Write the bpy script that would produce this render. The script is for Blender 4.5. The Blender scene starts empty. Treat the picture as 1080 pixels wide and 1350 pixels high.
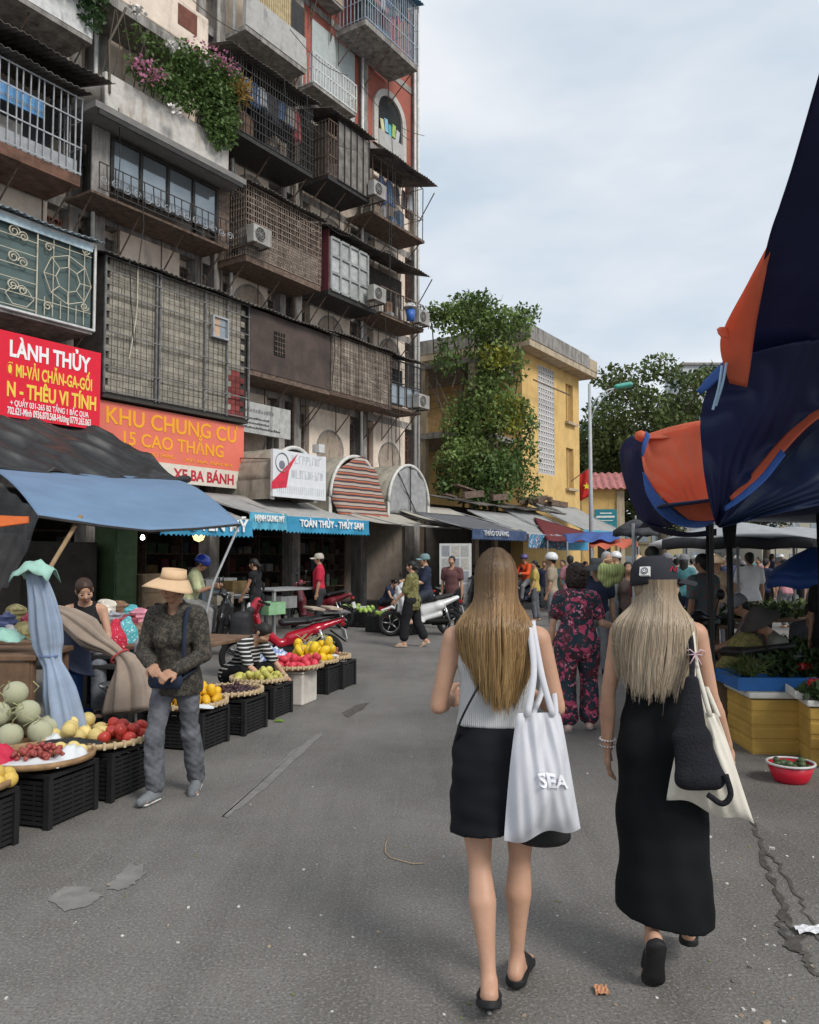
import bpy, math, random
import numpy as np
from mathutils import Vector, Matrix, Euler
random.seed(7); rng = np.random.default_rng(7)
S = bpy.context.scene
COL = S.collection
R = math.radians
# ------------------------------------------------------------ camera
EYE, PITCH, FPX = 1.65, R(3.07), 1080.0
cam_d = bpy.data.cameras.new('camera'); cam = bpy.data.objects.new('camera', cam_d); COL.objects.link(cam)
cam.location = (0, 0, EYE); cam.rotation_euler = (R(90) + PITCH, 0, 0)
cam_d.sensor_fit = 'HORIZONTAL'; cam_d.sensor_width = 36; cam_d.lens = 36; cam_d.clip_start = .05; cam_d.clip_end = 3000
S.camera = cam
# ------------------------------------------------------------ sky (overcast) and soft sun
SUN_EL, SUN_AZ = R(42), R(138)         # sun behind thin cloud, behind the camera to the right
W = bpy.data.worlds.new('World'); S.world = W; W.use_nodes = True
nt = W.node_tree; nt.nodes.clear()
wo = nt.nodes.new('ShaderNodeOutputWorld'); bg = nt.nodes.new('ShaderNodeBackground')
sky = nt.nodes.new('ShaderNodeTexSky'); sky.sky_type = 'NISHITA'; sky.sun_disc = False
sky.sun_elevation = SUN_EL; sky.sun_rotation = SUN_AZ
tc = nt.nodes.new('ShaderNodeTexCoord'); mp = nt.nodes.new('ShaderNodeMapping'); mp.inputs['Scale'].default_value = (1.1, 1.1, 3.2)
nz = nt.nodes.new('ShaderNodeTexNoise'); nz.inputs['Scale'].default_value = 1.7; nz.inputs['Detail'].default_value = 5; nz.inputs['Roughness'].default_value = .5
rp = nt.nodes.new('ShaderNodeValToRGB')
rp.color_ramp.elements[0].position = .38; rp.color_ramp.elements[0].color = (4.9, 5.8, 6.7, 1)
rp.color_ramp.elements[1].position = .62; rp.color_ramp.elements[1].color = (7.7, 7.9, 8.2, 1)
mx = nt.nodes.new('ShaderNodeMix'); mx.data_type = 'RGBA'; mx.inputs[0].default_value = .9
for a, b in ((tc.outputs['Generated'], mp.inputs[0]), (mp.outputs[0], nz.inputs['Vector']), (nz.outputs[0], rp.inputs[0]),
             (sky.outputs[0], mx.inputs[6]), (rp.outputs[0], mx.inputs[7]), (mx.outputs[2], bg.inputs[0]), (bg.outputs[0], wo.inputs[0])):
    nt.links.new(a, b)
bg.inputs[1].default_value = .1
sun_d = bpy.data.lights.new('sun', 'SUN'); sun_d.energy = 2.0; sun_d.angle = R(20); sun_d.color = (1, .96, .9)
sun = bpy.data.objects.new('sun', sun_d); COL.objects.link(sun)
sdir = Vector((math.sin(SUN_AZ) * math.cos(SUN_EL), math.cos(SUN_AZ) * math.cos(SUN_EL), math.sin(SUN_EL)))
sun.rotation_euler = sdir.to_track_quat('Z', 'Y').to_euler()
vs = S.view_settings; vs.view_transform = 'Standard'; vs.look = 'None'; vs.exposure = .3; vs.gamma = 1; vs.use_curve_mapping = False
S.cycles.max_bounces = 7; S.cycles.diffuse_bounces = 3; S.cycles.glossy_bounces = 3; S.cycles.transparent_max_bounces = 12
S.cycles.use_denoising = True

# ------------------------------------------------------------ geometry of the view
def ray(px, py):
    a, b = (px - 540) / FPX, -(py - 675) / FPX
    return Vector((a, math.cos(PITCH) - b * math.sin(PITCH), math.sin(PITCH) + b * math.cos(PITCH)))
def atY(px, py, Y):
    d = ray(px, py); return Vector((0, 0, EYE)) + d * (Y / d.y)
def gnd(px, py, z=0.0):
    d = ray(px, py); return Vector((0, 0, EYE)) + d * ((z - EYE) / d.z)
FA = R(33.3); FU = Vector((math.sin(FA), math.cos(FA), 0)); FN = Vector((math.cos(FA), -math.sin(FA), 0)); FP = Vector((-4.9, 22.6, 0))
FROT = R(90) - FA                       # facade frame: x along the wall, -y out to the street
def fac(px, py, out):                   # facade coordinates (t, z) of a point seen at a pixel, `out` metres off the wall
    d = ray(px, py); o = Vector((0, 0, EYE))
    k = (out - (o - FP).dot(FN)) / d.dot(FN); p = o + d * k
    return (p - FP).dot(FU), p.z
def facw(t, out, z=0): 
    p = FP + FU * t + FN * out; return Vector((p.x, p.y, z))

# ------------------------------------------------------------ materials
MATS = {}
def mat(name, col, rough=.75, var=.18, scale=6, bump=0.0, bscale=40, metal=0, rnd=0.0, grime=0, gcol=(.03, .027, .022), gscale=(2.2, 2.2, .5),
        transl=0, spec=.35, sheen=0, emit=0, alpha=1, coat=0, trans=0):
    if name in MATS: return MATS[name]
    m = bpy.data.materials.new(name); m.use_nodes = True; MATS[name] = m
    n = m.node_tree; L = n.links.new; b = n.nodes['Principled BSDF']; out = n.nodes['Material Output']
    b.inputs['Roughness'].default_value = rough; b.inputs['Metallic'].default_value = metal
    b.inputs['Specular IOR Level'].default_value = spec
    if sheen: b.inputs['Sheen Weight'].default_value = sheen
    if coat: b.inputs['Coat Weight'].default_value = coat; b.inputs['Coat Roughness'].default_value = .12
    if trans: b.inputs['Transmission Weight'].default_value = trans; b.inputs['IOR'].default_value = 1.3
    b.inputs['Alpha'].default_value = alpha
    if emit: b.inputs['Emission Color'].default_value = (*col, 1); b.inputs['Emission Strength'].default_value = emit
    t = n.nodes.new('ShaderNodeTexCoord'); no = n.nodes.new('ShaderNodeTexNoise')
    no.inputs['Scale'].default_value = scale; no.inputs['Detail'].default_value = 6; no.inputs['Roughness'].default_value = .62
    L(t.outputs['Object'], no.inputs['Vector'])
    r = n.nodes.new('ShaderNodeMapRange'); r.inputs[1].default_value = .25; r.inputs[2].default_value = .75
    r.inputs[3].default_value = 1 - var * 1.5; r.inputs[4].default_value = 1 + var * 1.2
    L(no.outputs[0], r.inputs[0])
    mul = n.nodes.new('ShaderNodeVectorMath'); mul.operation = 'SCALE'; mul.inputs[0].default_value = col[:3]
    fac_out = r.outputs[0]
    if rnd:
        oi = n.nodes.new('ShaderNodeObjectInfo'); rr = n.nodes.new('ShaderNodeMapRange')
        rr.inputs[3].default_value = 1 - rnd; rr.inputs[4].default_value = 1 + rnd; L(oi.outputs['Random'], rr.inputs[0])
        mm = n.nodes.new('ShaderNodeMath'); mm.operation = 'MULTIPLY'; L(fac_out, mm.inputs[0]); L(rr.outputs[0], mm.inputs[1]); fac_out = mm.outputs[0]
    L(fac_out, mul.inputs['Scale']); colout = mul.outputs[0]
    if grime:
        mpp = n.nodes.new('ShaderNodeMapping'); mpp.inputs['Scale'].default_value = gscale; L(t.outputs['Object'], mpp.inputs[0])
        g = n.nodes.new('ShaderNodeTexNoise'); g.inputs['Scale'].default_value = 1.6; g.inputs['Detail'].default_value = 8; g.inputs['Roughness'].default_value = .7
        L(mpp.outputs[0], g.inputs['Vector'])
        gr = n.nodes.new('ShaderNodeMapRange'); gr.inputs[1].default_value = .62 - .28 * grime; gr.inputs[2].default_value = .74 - .06 * grime
        gr.inputs[3].default_value = 0; gr.inputs[4].default_value = min(1, .55 + .4 * grime); L(g.outputs[0], gr.inputs[0])
        mxx = n.nodes.new('ShaderNodeMix'); mxx.data_type = 'RGBA'; L(gr.outputs[0], mxx.inputs[0]); L(colout, mxx.inputs[6])
        mxx.inputs[7].default_value = (*gcol, 1); colout = mxx.outputs[2]
    L(colout, b.inputs['Base Color'])
    if bump:
        bn = n.nodes.new('ShaderNodeTexNoise'); bn.inputs['Scale'].default_value = bscale; bn.inputs['Detail'].default_value = 4
        L(t.outputs['Object'], bn.inputs['Vector'])
        bb = n.nodes.new('ShaderNodeBump'); bb.inputs['Strength'].default_value = bump; bb.inputs['Distance'].default_value = .01
        L(bn.outputs[0], bb.inputs['Height']); L(bb.outputs[0], b.inputs['Normal'])
    if transl:
        tr = n.nodes.new('ShaderNodeBsdfTranslucent'); L(colout, tr.inputs[0]); ms = n.nodes.new('ShaderNodeMixShader'); ms.inputs[0].default_value = transl
        L(b.outputs[0], ms.inputs[1]); L(tr.outputs[0], ms.inputs[2]); L(ms.outputs[0], out.inputs[0])
    return m
def nodes_of(m): return m.node_tree, m.node_tree.nodes['Principled BSDF']
def pattern(name, base, spots, rough=.8, scale=14, bump=.1):     # printed cloth: voronoi/noise blobs of several colours on a base
    if name in MATS: return MATS[name]
    m = mat(name, base, rough=rough, var=.1, bump=bump); n, b = nodes_of(m); L = n.links.new
    t = n.nodes.new('ShaderNodeTexCoord'); prev = b.inputs['Base Color'].links[0].from_socket
    for i, (c, th, sc) in enumerate(spots):
        mp_ = n.nodes.new('ShaderNodeMapping'); mp_.inputs['Location'].default_value = (i * 3.1, i * 1.7, i * .9); L(t.outputs['Object'], mp_.inputs[0])
        no = n.nodes.new('ShaderNodeTexNoise'); no.inputs['Scale'].default_value = scale * sc; no.inputs['Detail'].default_value = 3; no.inputs['Distortion'].default_value = 1.2
        L(mp_.outputs[0], no.inputs['Vector'])
        r = n.nodes.new('ShaderNodeMapRange'); r.inputs[1].default_value = th; r.inputs[2].default_value = th + .035; L(no.outputs[0], r.inputs[0])
        x = n.nodes.new('ShaderNodeMix'); x.data_type = 'RGBA'; L(r.outputs[0], x.inputs[0]); L(prev, x.inputs[6]); x.inputs[7].default_value = (*c, 1); prev = x.outputs[2]
    L(prev, b.inputs['Base Color']); return m
def stripes(name, c1, c2, freq, axis='Z', rough=.85, c3=None, duty=.5):
    if name in MATS: return MATS[name]
    m = mat(name, c1, rough=rough, var=.12); n, b = nodes_of(m); L = n.links.new
    t = n.nodes.new('ShaderNodeTexCoord'); sp = n.nodes.new('ShaderNodeSeparateXYZ'); L(t.outputs['Object'], sp.inputs[0])
    prev = b.inputs['Base Color'].links[0].from_socket
    for j, (cc, fr, du, ph) in enumerate(((c2, freq, duty, 0), (c3, freq, .22, .35)) if c3 else ((c2, freq, duty, 0),)):
        mu = n.nodes.new('ShaderNodeMath'); mu.operation = 'MULTIPLY_ADD'; L(sp.outputs[axis], mu.inputs[0]); mu.inputs[1].default_value = fr; mu.inputs[2].default_value = ph
        fr_ = n.nodes.new('ShaderNodeMath'); fr_.operation = 'FRACT'; L(mu.outputs[0], fr_.inputs[0])
        lt = n.nodes.new('ShaderNodeMath'); lt.operation = 'LESS_THAN'; L(fr_.outputs[0], lt.inputs[0]); lt.inputs[1].default_value = du
        x = n.nodes.new('ShaderNodeMix'); x.data_type = 'RGBA'; L(lt.outputs[0], x.inputs[0]); L(prev, x.inputs[6]); x.inputs[7].default_value = (*cc, 1); prev = x.outputs[2]
    L(prev, b.inputs['Base Color']); return m

# ------------------------------------------------------------ mesh helpers
class MB:
    def __init__(s): s.v = []; s.f = []
    def add(s, v, f):
        o = len(s.v); s.v += [tuple(p) for p in v]; s.f += [tuple(i + o for i in q) for q in f]; return s
    def box(s, x0, x1, y0, y1, z0, z1):
        return s.add([(x0,y0,z0),(x1,y0,z0),(x1,y1,z0),(x0,y1,z0),(x0,y0,z1),(x1,y0,z1),(x1,y1,z1),(x0,y1,z1)],
                     [(3,2,1,0),(4,5,6,7),(0,1,5,4),(1,2,6,5),(2,3,7,6),(3,0,4,7)])
    def obox(s, c, size, rot=(0, 0, 0)):
        M = Matrix.Translation(c) @ Euler(rot).to_matrix().to_4x4(); a, b, c_ = [q / 2 for q in size]
        return s.add([M @ Vector(p) for p in [(-a,-b,-c_),(a,-b,-c_),(a,b,-c_),(-a,b,-c_),(-a,-b,c_),(a,-b,c_),(a,b,c_),(-a,b,c_)]],
                     [(3,2,1,0),(4,5,6,7),(0,1,5,4),(1,2,6,5),(2,3,7,6),(3,0,4,7)])
    def tube(s, pts, r, n=6, flat=None):
        pts = [Vector(p) for p in pts]; k = len(pts); rr = r if hasattr(r, '__len__') else [r] * k; vs_ = []; up = None
        for i, p in enumerate(pts):
            t = (pts[min(i + 1, k - 1)] - pts[max(i - 1, 0)]).normalized()
            if up is None: up = Vector((0, 0, 1)) if abs(t.z) < .9 else Vector((0, 1, 0))
            a = t.cross(up).normalized(); b = a.cross(t).normalized(); up = b
            for j in range(n):
                w = 2 * math.pi * (j + .5) / n; vs_.append(p + a * (rr[i] * math.cos(w)) + b * (rr[i] * (flat or 1) * math.sin(w)))
        fs = [(i * n + j, i * n + (j + 1) % n, (i + 1) * n + (j + 1) % n, (i + 1) * n + j) for i in range(k - 1) for j in range(n)]
        fs += [tuple(range(n - 1, -1, -1)), tuple((k - 1) * n + j for j in range(n))]
        return s.add(vs_, fs)
    def lathe(s, prof, n=16, M=None, closed=False):
        M = M or Matrix(); k = len(prof); vs_ = []
        for r, z in prof:
            for j in range(n):
                w = 2 * math.pi * j / n; vs_.append(M @ Vector((r * math.cos(w), r * math.sin(w), z)))
        fs = [(i * n + j, i * n + (j + 1) % n, (i + 1) * n + (j + 1) % n, (i + 1) * n + j) for i in range(k - 1) for j in range(n)]
        if closed: fs += [((k - 1) * n + j, (k - 1) * n + (j + 1) % n, (j + 1) % n, j) for j in range(n)]
        else:
            if prof[0][0] > 1e-5: fs.append(tuple(range(n - 1, -1, -1)))
            if prof[-1][0] > 1e-5: fs.append(tuple((k - 1) * n + j for j in range(n)))
        return s.add(vs_, fs)
    def torus(s, c, Rr, r, M=None, n=24, m=8):
        M = (M or Matrix()); vs_ = []
        for i in range(n):
            a = 2 * math.pi * i / n
            for j in range(m):
                b = 2 * math.pi * j / m; q = Rr + r * math.cos(b)
                vs_.append(M @ (Vector(c) + Vector((0, q * math.cos(a), q * math.sin(a))) + Vector((r * math.sin(b), 0, 0))))
        return s.add(vs_, [(i * m + j, ((i + 1) % n) * m + j, ((i + 1) % n) * m + (j + 1) % m, i * m + (j + 1) % m) for i in range(n) for j in range(m)])
    def sheet(s, P, th=.01, wrap=False):            # P (m,n,3) grid -> thin closed sheet
        P = np.asarray(P, float); m, n = P.shape[:2]
        du = np.gradient(P, axis=0); dv = np.gradient(P, axis=1); N = np.cross(du, dv); N /= np.linalg.norm(N, axis=2, keepdims=True) + 1e-9
        A = (P + N * th / 2).reshape(-1, 3); B = (P - N * th / 2).reshape(-1, 3); o = m * n
        fs = []
        for i in range(m - 1):
            for j in range(n - 1):
                a, b, c, d = i * n + j, (i + 1) * n + j, (i + 1) * n + j + 1, i * n + j + 1
                fs += [(a, b, c, d), (o + d, o + c, o + b, o + a)]
        edge = [(i, 0) for i in range(m)] + [(m - 1, j) for j in range(1, n)] + [(i, n - 1) for i in range(m - 2, -1, -1)] + [(0, j) for j in range(n - 2, 0, -1)]
        for q in range(len(edge)):
            a = edge[q][0] * n + edge[q][1]; e2 = edge[(q + 1) % len(edge)]; b = e2[0] * n + e2[1]; fs.append((b, a, o + a, o + b))
        return s.add(np.vstack([A, B]), fs)
    def build(s, name, m, parent=None, smooth=False, bev=0, loc=None, rot=None):
        return obj(name, mesh(s.v, s.f, name, smooth), m, parent, bev, loc, rot)
def spl(pts, k=6):                                # smooth path through points (Catmull-Rom)
    P = [np.array(p, float) for p in pts]; P = [2 * P[0] - P[1]] + P + [2 * P[-1] - P[-2]]; out = []
    for i in range(1, len(P) - 2):
        a, b, c, d = P[i - 1:i + 3]
        for q in range(k):
            t = q / k; out.append(tuple(.5 * (2 * b + (c - a) * t + (2 * a - 5 * b + 4 * c - d) * t * t + (3 * b - a - 3 * c + d) * t ** 3)))
    return out + [tuple(P[-2])]
def mesh(v, f, name='mesh', smooth=False):
    me = bpy.data.meshes.new(name); me.from_pydata([tuple(p) for p in v], [], [tuple(int(i) for i in q) for q in f])
    if smooth: me.polygons.foreach_set('use_smooth', np.ones(len(me.polygons), bool))
    me.validate(); return me
def nmesh(V, F, name='mesh', smooth=True):       # fast numpy path, F (n,4) or (n,3)
    me = bpy.data.meshes.new(name); V = np.asarray(V, np.float32); F = np.asarray(F, np.int32); k = F.shape[1]
    me.vertices.add(len(V)); me.vertices.foreach_set('co', V.ravel()); me.loops.add(F.size); me.loops.foreach_set('vertex_index', F.ravel())
    me.polygons.add(len(F)); me.polygons.foreach_set('loop_start', np.arange(0, F.size, k, dtype=np.int32)); me.polygons.foreach_set('loop_total', np.full(len(F), k, np.int32))
    if smooth: me.polygons.foreach_set('use_smooth', np.ones(len(F), bool))
    me.update(calc_edges=True); return me
def obj(name, me, m, parent=None, bev=0, loc=None, rot=None):
    o = bpy.data.objects.new(name, me); COL.objects.link(o)
    if m is not None and me is not None and not me.materials: me.materials.append(m)
    elif m is not None and me is not None and me.materials[0] != m:
        o.material_slots[0].link = 'OBJECT'; o.material_slots[0].material = m
    if parent: o.parent = parent
    if loc is not None: o.location = loc
    if rot is not None: o.rotation_euler = rot
    if bev:
        bm = o.modifiers.new('bevel', 'BEVEL'); bm.width = bev; bm.segments = 2; bm.limit_method = 'ANGLE'
    return o
def tag(o, label=None, cat=None, group=None, kind=None):
    for k, v in (('label', label), ('category', cat), ('group', group), ('kind', kind)):
        if v: o[k] = v
    return o
def thing(name, label, cat, loc=(0, 0, 0), rz=0, group=None):
    o = bpy.data.objects.new(name, None); COL.objects.link(o); o.location = loc; o.rotation_euler = (0, 0, rz); o.empty_display_size = .1
    return tag(o, label, cat, group)
def part(name, parent, loc=(0, 0, 0), rz=0):
    o = bpy.data.objects.new(name, None); COL.objects.link(o); o.parent = parent; o.location = loc; o.rotation_euler = (0, 0, rz); o.empty_display_size = .1; return o
def struct(o): o['kind'] = 'structure'; return o
def copy_tree(o, parent=None):
    c = o.copy(); COL.objects.link(c); c.parent = parent
    for ch in o.children: copy_tree(ch, c)
    return c
def text(body, size, m, parent, loc, rot=(R(90), 0, 0), bold=0., align='CENTER', width=None, ext=.004, name='lettering'):
    c = bpy.data.curves.new('t', 'FONT'); c.body = body; c.size = size; c.offset = bold * size; c.align_x = align; c.extrude = ext; c.resolution_u = 3
    t = bpy.data.objects.new('t', c); me = bpy.data.meshes.new_from_object(t)
    xs = [v.co.x for v in me.vertices]; w = max(xs) - min(xs)
    if width:
        k = width / w
        for v in me.vertices: v.co.x *= k
    bpy.data.objects.remove(t); me.materials.clear(); return obj(name, me, m, parent, 0, loc, rot)
# ---- signed distance bodies -> one continuous surface (surface nets)
def vec(p): return np.asarray(p, np.float32)
def cone(a, b, ra, rb=None): return (vec(a), vec(b), ra, ra if rb is None else rb, None, None, None)
def econe(a, b, wa, wb, da, db, side=(1, 0, 0)): return (vec(a), vec(b), wa, wb, da, db, vec(side))
def sdf(prims, h, k=.02, clips=(), pad=None, wr=None, cuts=()):
    pad = pad or k + 3 * h; los, his = [], []
    for a, b, ra, rb, da, db, sd in [q[:7] for q in prims]:
        m_ = max(ra, rb, da or 0, db or 0); los.append(np.minimum(a, b) - m_); his.append(np.maximum(a, b) + m_)
    lo = np.min(los, 0) - pad; hi = np.max(his, 0) + pad; shp = np.ceil((hi - lo) / h).astype(int) + 1
    D = np.ones(shp, np.float32); ax = [lo[i] + h * np.arange(shp[i], dtype=np.float32) for i in range(3)]
    def blk(l, u):
        i0 = np.clip(np.floor((l - lo) / h).astype(int), 0, shp - 1); i1 = np.clip(np.ceil((u - lo) / h).astype(int) + 1, 1, shp)
        return tuple(slice(i0[q], i1[q]) for q in range(3))
    def pd(prim, sl):
        a, b, ra, rb, da, db, sd = prim[:7]
        x, y, z = ax[0][sl[0]][:, None, None] - a[0], ax[1][sl[1]][None, :, None] - a[1], ax[2][sl[2]][None, None, :] - a[2]
        ab = b - a; l2 = float(ab @ ab) + 1e-9
        t = np.clip((x * ab[0] + y * ab[1] + z * ab[2]) / l2, 0, 1); vx, vy, vz = x - t * ab[0], y - t * ab[1], z - t * ab[2]
        if sd is None: return np.sqrt(vx * vx + vy * vy + vz * vz) - (ra + (rb - ra) * t)
        A = ab / math.sqrt(l2) if l2 > 1e-8 else vec((0, 0, 1)); sd_ = sd - A * float(sd @ A); sd_ = sd_ / np.linalg.norm(sd_); fw = np.cross(A, sd_)
        w = ra + (rb - ra) * t; dd = da + (db - da) * t; mm = np.minimum(w, dd)
        q = np.sqrt(((vx * sd_[0] + vy * sd_[1] + vz * sd_[2]) / w) ** 2 + ((vx * fw[0] + vy * fw[1] + vz * fw[2]) / dd) ** 2 + ((vx * A[0] + vy * A[1] + vz * A[2]) / mm) ** 2)
        return (q - 1) * mm
    for p, l, u in zip(prims, los, his):
        sl = blk(l - pad, u + pad); d = pd(p, sl); o = D[sl]; kk = p[7] if len(p) > 7 else k
        hh = np.clip(.5 + .5 * (d - o) / kk, 0, 1); D[sl] = d + (o - d) * hh - kk * hh * (1 - hh)
        D[sl] = np.where(hh <= 0, d, np.where(hh >= 1, o, D[sl]))
    X, Y, Z = ax[0][:, None, None], ax[1][None, :, None], ax[2][None, None, :]
    if wr is not None: D += wr(X, Y, Z).astype(np.float32)
    for p in cuts:
        m_ = max(p[2], p[3], p[4] or 0, p[5] or 0); sl = blk(np.minimum(p[0], p[1]) - m_ - pad, np.maximum(p[0], p[1]) + m_ + pad); D[sl] = np.maximum(D[sl], -pd(p, sl))
    for c, nrm in clips: D = np.maximum(D, (X - c[0]) * nrm[0] + (Y - c[1]) * nrm[1] + (Z - c[2]) * nrm[2])
    return surfnet(D, lo, h)
def surfnet(D, lo, h):
    s = D < 0; cs = [(i, j, k) for i in (0, 1) for j in (0, 1) for k in (0, 1)]; n = D.shape
    def sub(A, c): return A[c[0]:n[0] - 1 + c[0], c[1]:n[1] - 1 + c[1], c[2]:n[2] - 1 + c[2]]
    cnt = sum(sub(s, c).astype(np.int8) for c in cs); act = (cnt > 0) & (cnt < 8); I, J, K = np.nonzero(act)
    idx = np.full(act.shape, -1, np.int32); idx[act] = np.arange(len(I)); acc = np.zeros((len(I), 3)); num = np.zeros(len(I))
    for a in cs:
        for q in range(3):
            if a[q]: continue
            b = list(a); b[q] = 1; va = D[I + a[0], J + a[1], K + a[2]]; vb = D[I + b[0], J + b[1], K + b[2]]
            m = (va < 0) != (vb < 0); t = va[m] / (va[m] - vb[m]); pos = np.tile(np.array(a, float), (m.sum(), 1)); pos[:, q] += t; acc[m] += pos; num[m] += 1
    V = (np.stack([I, J, K], 1) + acc / num[:, None]) * h + lo; F = []
    for q in range(3):
        o1, o2 = (q + 1) % 3, (q + 2) % 3
        sl0 = [slice(1, -1)] * 3; sl1 = [slice(1, -1)] * 3; sl0[q] = slice(0, -1); sl1[q] = slice(1, None)
        a, b = s[tuple(sl0)], s[tuple(sl1)]; e = np.stack(np.nonzero(a != b), 1); 
        if not len(e): continue
        inside = a[tuple(e.T)]; e = e.copy(); e[:, o1] += 1; e[:, o2] += 1
        def cell(d1, d2):
            w = e.copy(); w[:, o1] -= d1; w[:, o2] -= d2; return idx[tuple(w.T)]
        Q = np.stack([cell(1, 1), cell(0, 1), cell(0, 0), cell(1, 0)], 1); Q[~inside] = Q[~inside][:, ::-1]; F.append(Q)
    return V, np.vstack(F)
def tight(p, k=.003): return (*p[:7], k)
def sobj(name, prims, m, parent, h=.01, k=.02, **kw):
    V, F = sdf(prims, h, k, **kw); return obj(name, nmesh(V, F, name), m, parent)
# ---- foliage made of separate little leaves
def leaves(centers, size, name, m, parent, up=.3, droop=0, aspect=.55, seed=1):
    g = np.random.default_rng(seed); n = len(centers); C = np.asarray(centers); sz = size * g.uniform(.6, 1.35, n)[:, None]
    d = g.normal(size=(n, 3)); d[:, 2] -= droop; d /= np.linalg.norm(d, axis=1)[:, None]
    nn = g.normal(size=(n, 3)); nn[:, 2] += up * 3; s_ = np.cross(d, nn); s_ /= np.linalg.norm(s_, axis=1)[:, None] + 1e-9
    up_ = np.cross(s_, d); V = np.stack([C, C + d * sz * .5 + s_ * sz * aspect * .5 + up_ * sz * .08, C + d * sz, C + d * sz * .5 - s_ * sz * aspect * .5 + up_ * sz * .08], 1).reshape(-1, 3)
    F = np.arange(n * 4).reshape(n, 4); return obj(name, nmesh(V, F, name, False), m, parent)
def noise3(X, Y, Z, f, seed=0):            # cheap smooth pseudo-noise from sines
    g = np.random.default_rng(seed); out = 0
    for i in range(5):
        a = g.normal(size=3) * f; out = out + np.sin(X * a[0] + Y * a[1] + Z * a[2] + g.uniform(0, 6.3))
    return out / 5
# ============================================================ ground
STREET = R(17)                           # the street runs 17 degrees right of the view
def asphalt():
    m = mat('asphalt', (.178, .167, .153), rough=.86, var=.1, scale=1.2, spec=.3); n, b = nodes_of(m); L = n.links.new
    t = n.nodes.new('ShaderNodeTexCoord'); prev = b.inputs['Base Color'].links[0].from_socket
    def ns(sc, det=4, rough=.6, src=t.outputs['Object']):
        q = n.nodes.new('ShaderNodeTexNoise'); q.inputs['Scale'].default_value = sc; q.inputs['Detail'].default_value = det; q.inputs['Roughness'].default_value = rough; L(src, q.inputs['Vector']); return q.outputs[0]
    def rng_(v, a, b_, c, d):
        q = n.nodes.new('ShaderNodeMapRange'); q.inputs[1].default_value = a; q.inputs[2].default_value = b_; q.inputs[3].default_value = c; q.inputs[4].default_value = d; L(v, q.inputs[0]); return q.outputs[0]
    def over(fc, col):
        global _p
        x = n.nodes.new('ShaderNodeMix'); x.data_type = 'RGBA'; L(fc, x.inputs[0]); L(_p, x.inputs[6]); x.inputs[7].default_value = (*col, 1); _p = x.outputs[2]
    global _p; _p = prev
    over(rng_(ns(.55, 6, .65), .46, .66, 0, .7), (.095, .086, .076))           # damp / dirty stains
    over(rng_(ns(1.7, 5), .6, .72, 0, .4), (.16, .125, .10))                 # dusty brown
    mpn = n.nodes.new('ShaderNodeMapping'); mpn.inputs['Rotation'].default_value = (0, 0, STREET); mpn.inputs['Scale'].default_value = (2.6, .22, 1); L(t.outputs['Object'], mpn.inputs[0])
    over(rng_(ns(1, 6, .65, mpn.outputs[0]), .5, .72, 0, .5), (.085, .078, .07)); over(rng_(ns(2.3, 5, .7, mpn.outputs[0]), .56, .72, 0, .4), (.24, .225, .205))   # wear along the street
    agg = ns(70, 3, .6); over(rng_(agg, .5, .68, 0, .75), (.3, .29, .27))  # aggregate
    over(rng_(ns(85, 3, .6), .52, .68, 0, .75), (.06, .057, .053)); over(rng_(ns(6, 5, .7), .55, .7, 0, .35), (.12, .105, .09))
    v = n.nodes.new('ShaderNodeTexVoronoi'); v.inputs['Scale'].default_value = 26; L(t.outputs['Object'], v.inputs['Vector'])
    sel = n.nodes.new('ShaderNodeMath'); sel.operation = 'GREATER_THAN'; L(v.outputs['Color'], sel.inputs[0]); sel.inputs[1].default_value = .72
    d = rng_(v.outputs['Distance'], .05, .11, 1, 0); mu = n.nodes.new('ShaderNodeMath'); mu.operation = 'MULTIPLY'; L(d, mu.inputs[0]); L(sel.outputs[0], mu.inputs[1])
    over(mu.outputs[0], (.42, .4, .37))                                      # pale chips
    L(_p, b.inputs['Base Color'])
    bb = n.nodes.new('ShaderNodeBump'); bb.inputs['Strength'].default_value = .7; bb.inputs['Distance'].default_value = .008; L(agg, bb.inputs['Height']); L(bb.outputs[0], b.inputs['Normal'])
    L(rng_(ns(.8, 5), .35, .7, .62, .92), b.inputs['Roughness'])
    return m
me = mesh([(-600, -60, 0), (600, -60, 0), (600, 1500, 0), (-600, 1500, 0)], [(0, 1, 2, 3)])
struct(obj('ground', me, asphalt()))
def blob_sheet(pts, z, seed, jag=.03, sub=5):        # an irregular flat patch outline
    g = np.random.default_rng(seed); P = []
    k = len(pts)
    for i in range(k):
        a, b = np.array(pts[i]), np.array(pts[(i + 1) % k])
        for j in range(sub): q = a + (b - a) * j / sub + g.normal(0, jag, 2); P.append((q[0], q[1], z))
    return P, [tuple(range(len(P)))]
cem = mat('cement_patch', (.21, .2, .185), rough=.9, var=.2, scale=9, bump=.3, bscale=60)
wetm = mat('gutter_grime', (.1, .092, .08), rough=.55, var=.4, scale=14, bump=.4)
def ground_patch(name, pix, m, z, seed, jag=.02, sub=5):
    pts = [gnd(*p)[:2] for p in pix]; v, f = blob_sheet(pts, z, seed, jag, sub); o = obj(name, mesh(v, f), m); struct(o)
ground_patch('cement_patch', [(62,1185),(85,1170),(118,1170),(134,1182),(118,1195),(85,1202)], cem, .004, 1, .008)
ground_patch('cement_patch', [(140,1168),(160,1150),(172,1138),(185,1140),(192,1153),(178,1166),(155,1175)], cem, .004, 2, .008)
ground_patch('cement_strip', [(292,1076),(320,1052),(345,1030),(385,990),(430,962),(425,970),(388,1003),(355,1035),(325,1062),(298,1078)], cem, .004, 3, .008, 4)
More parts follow.
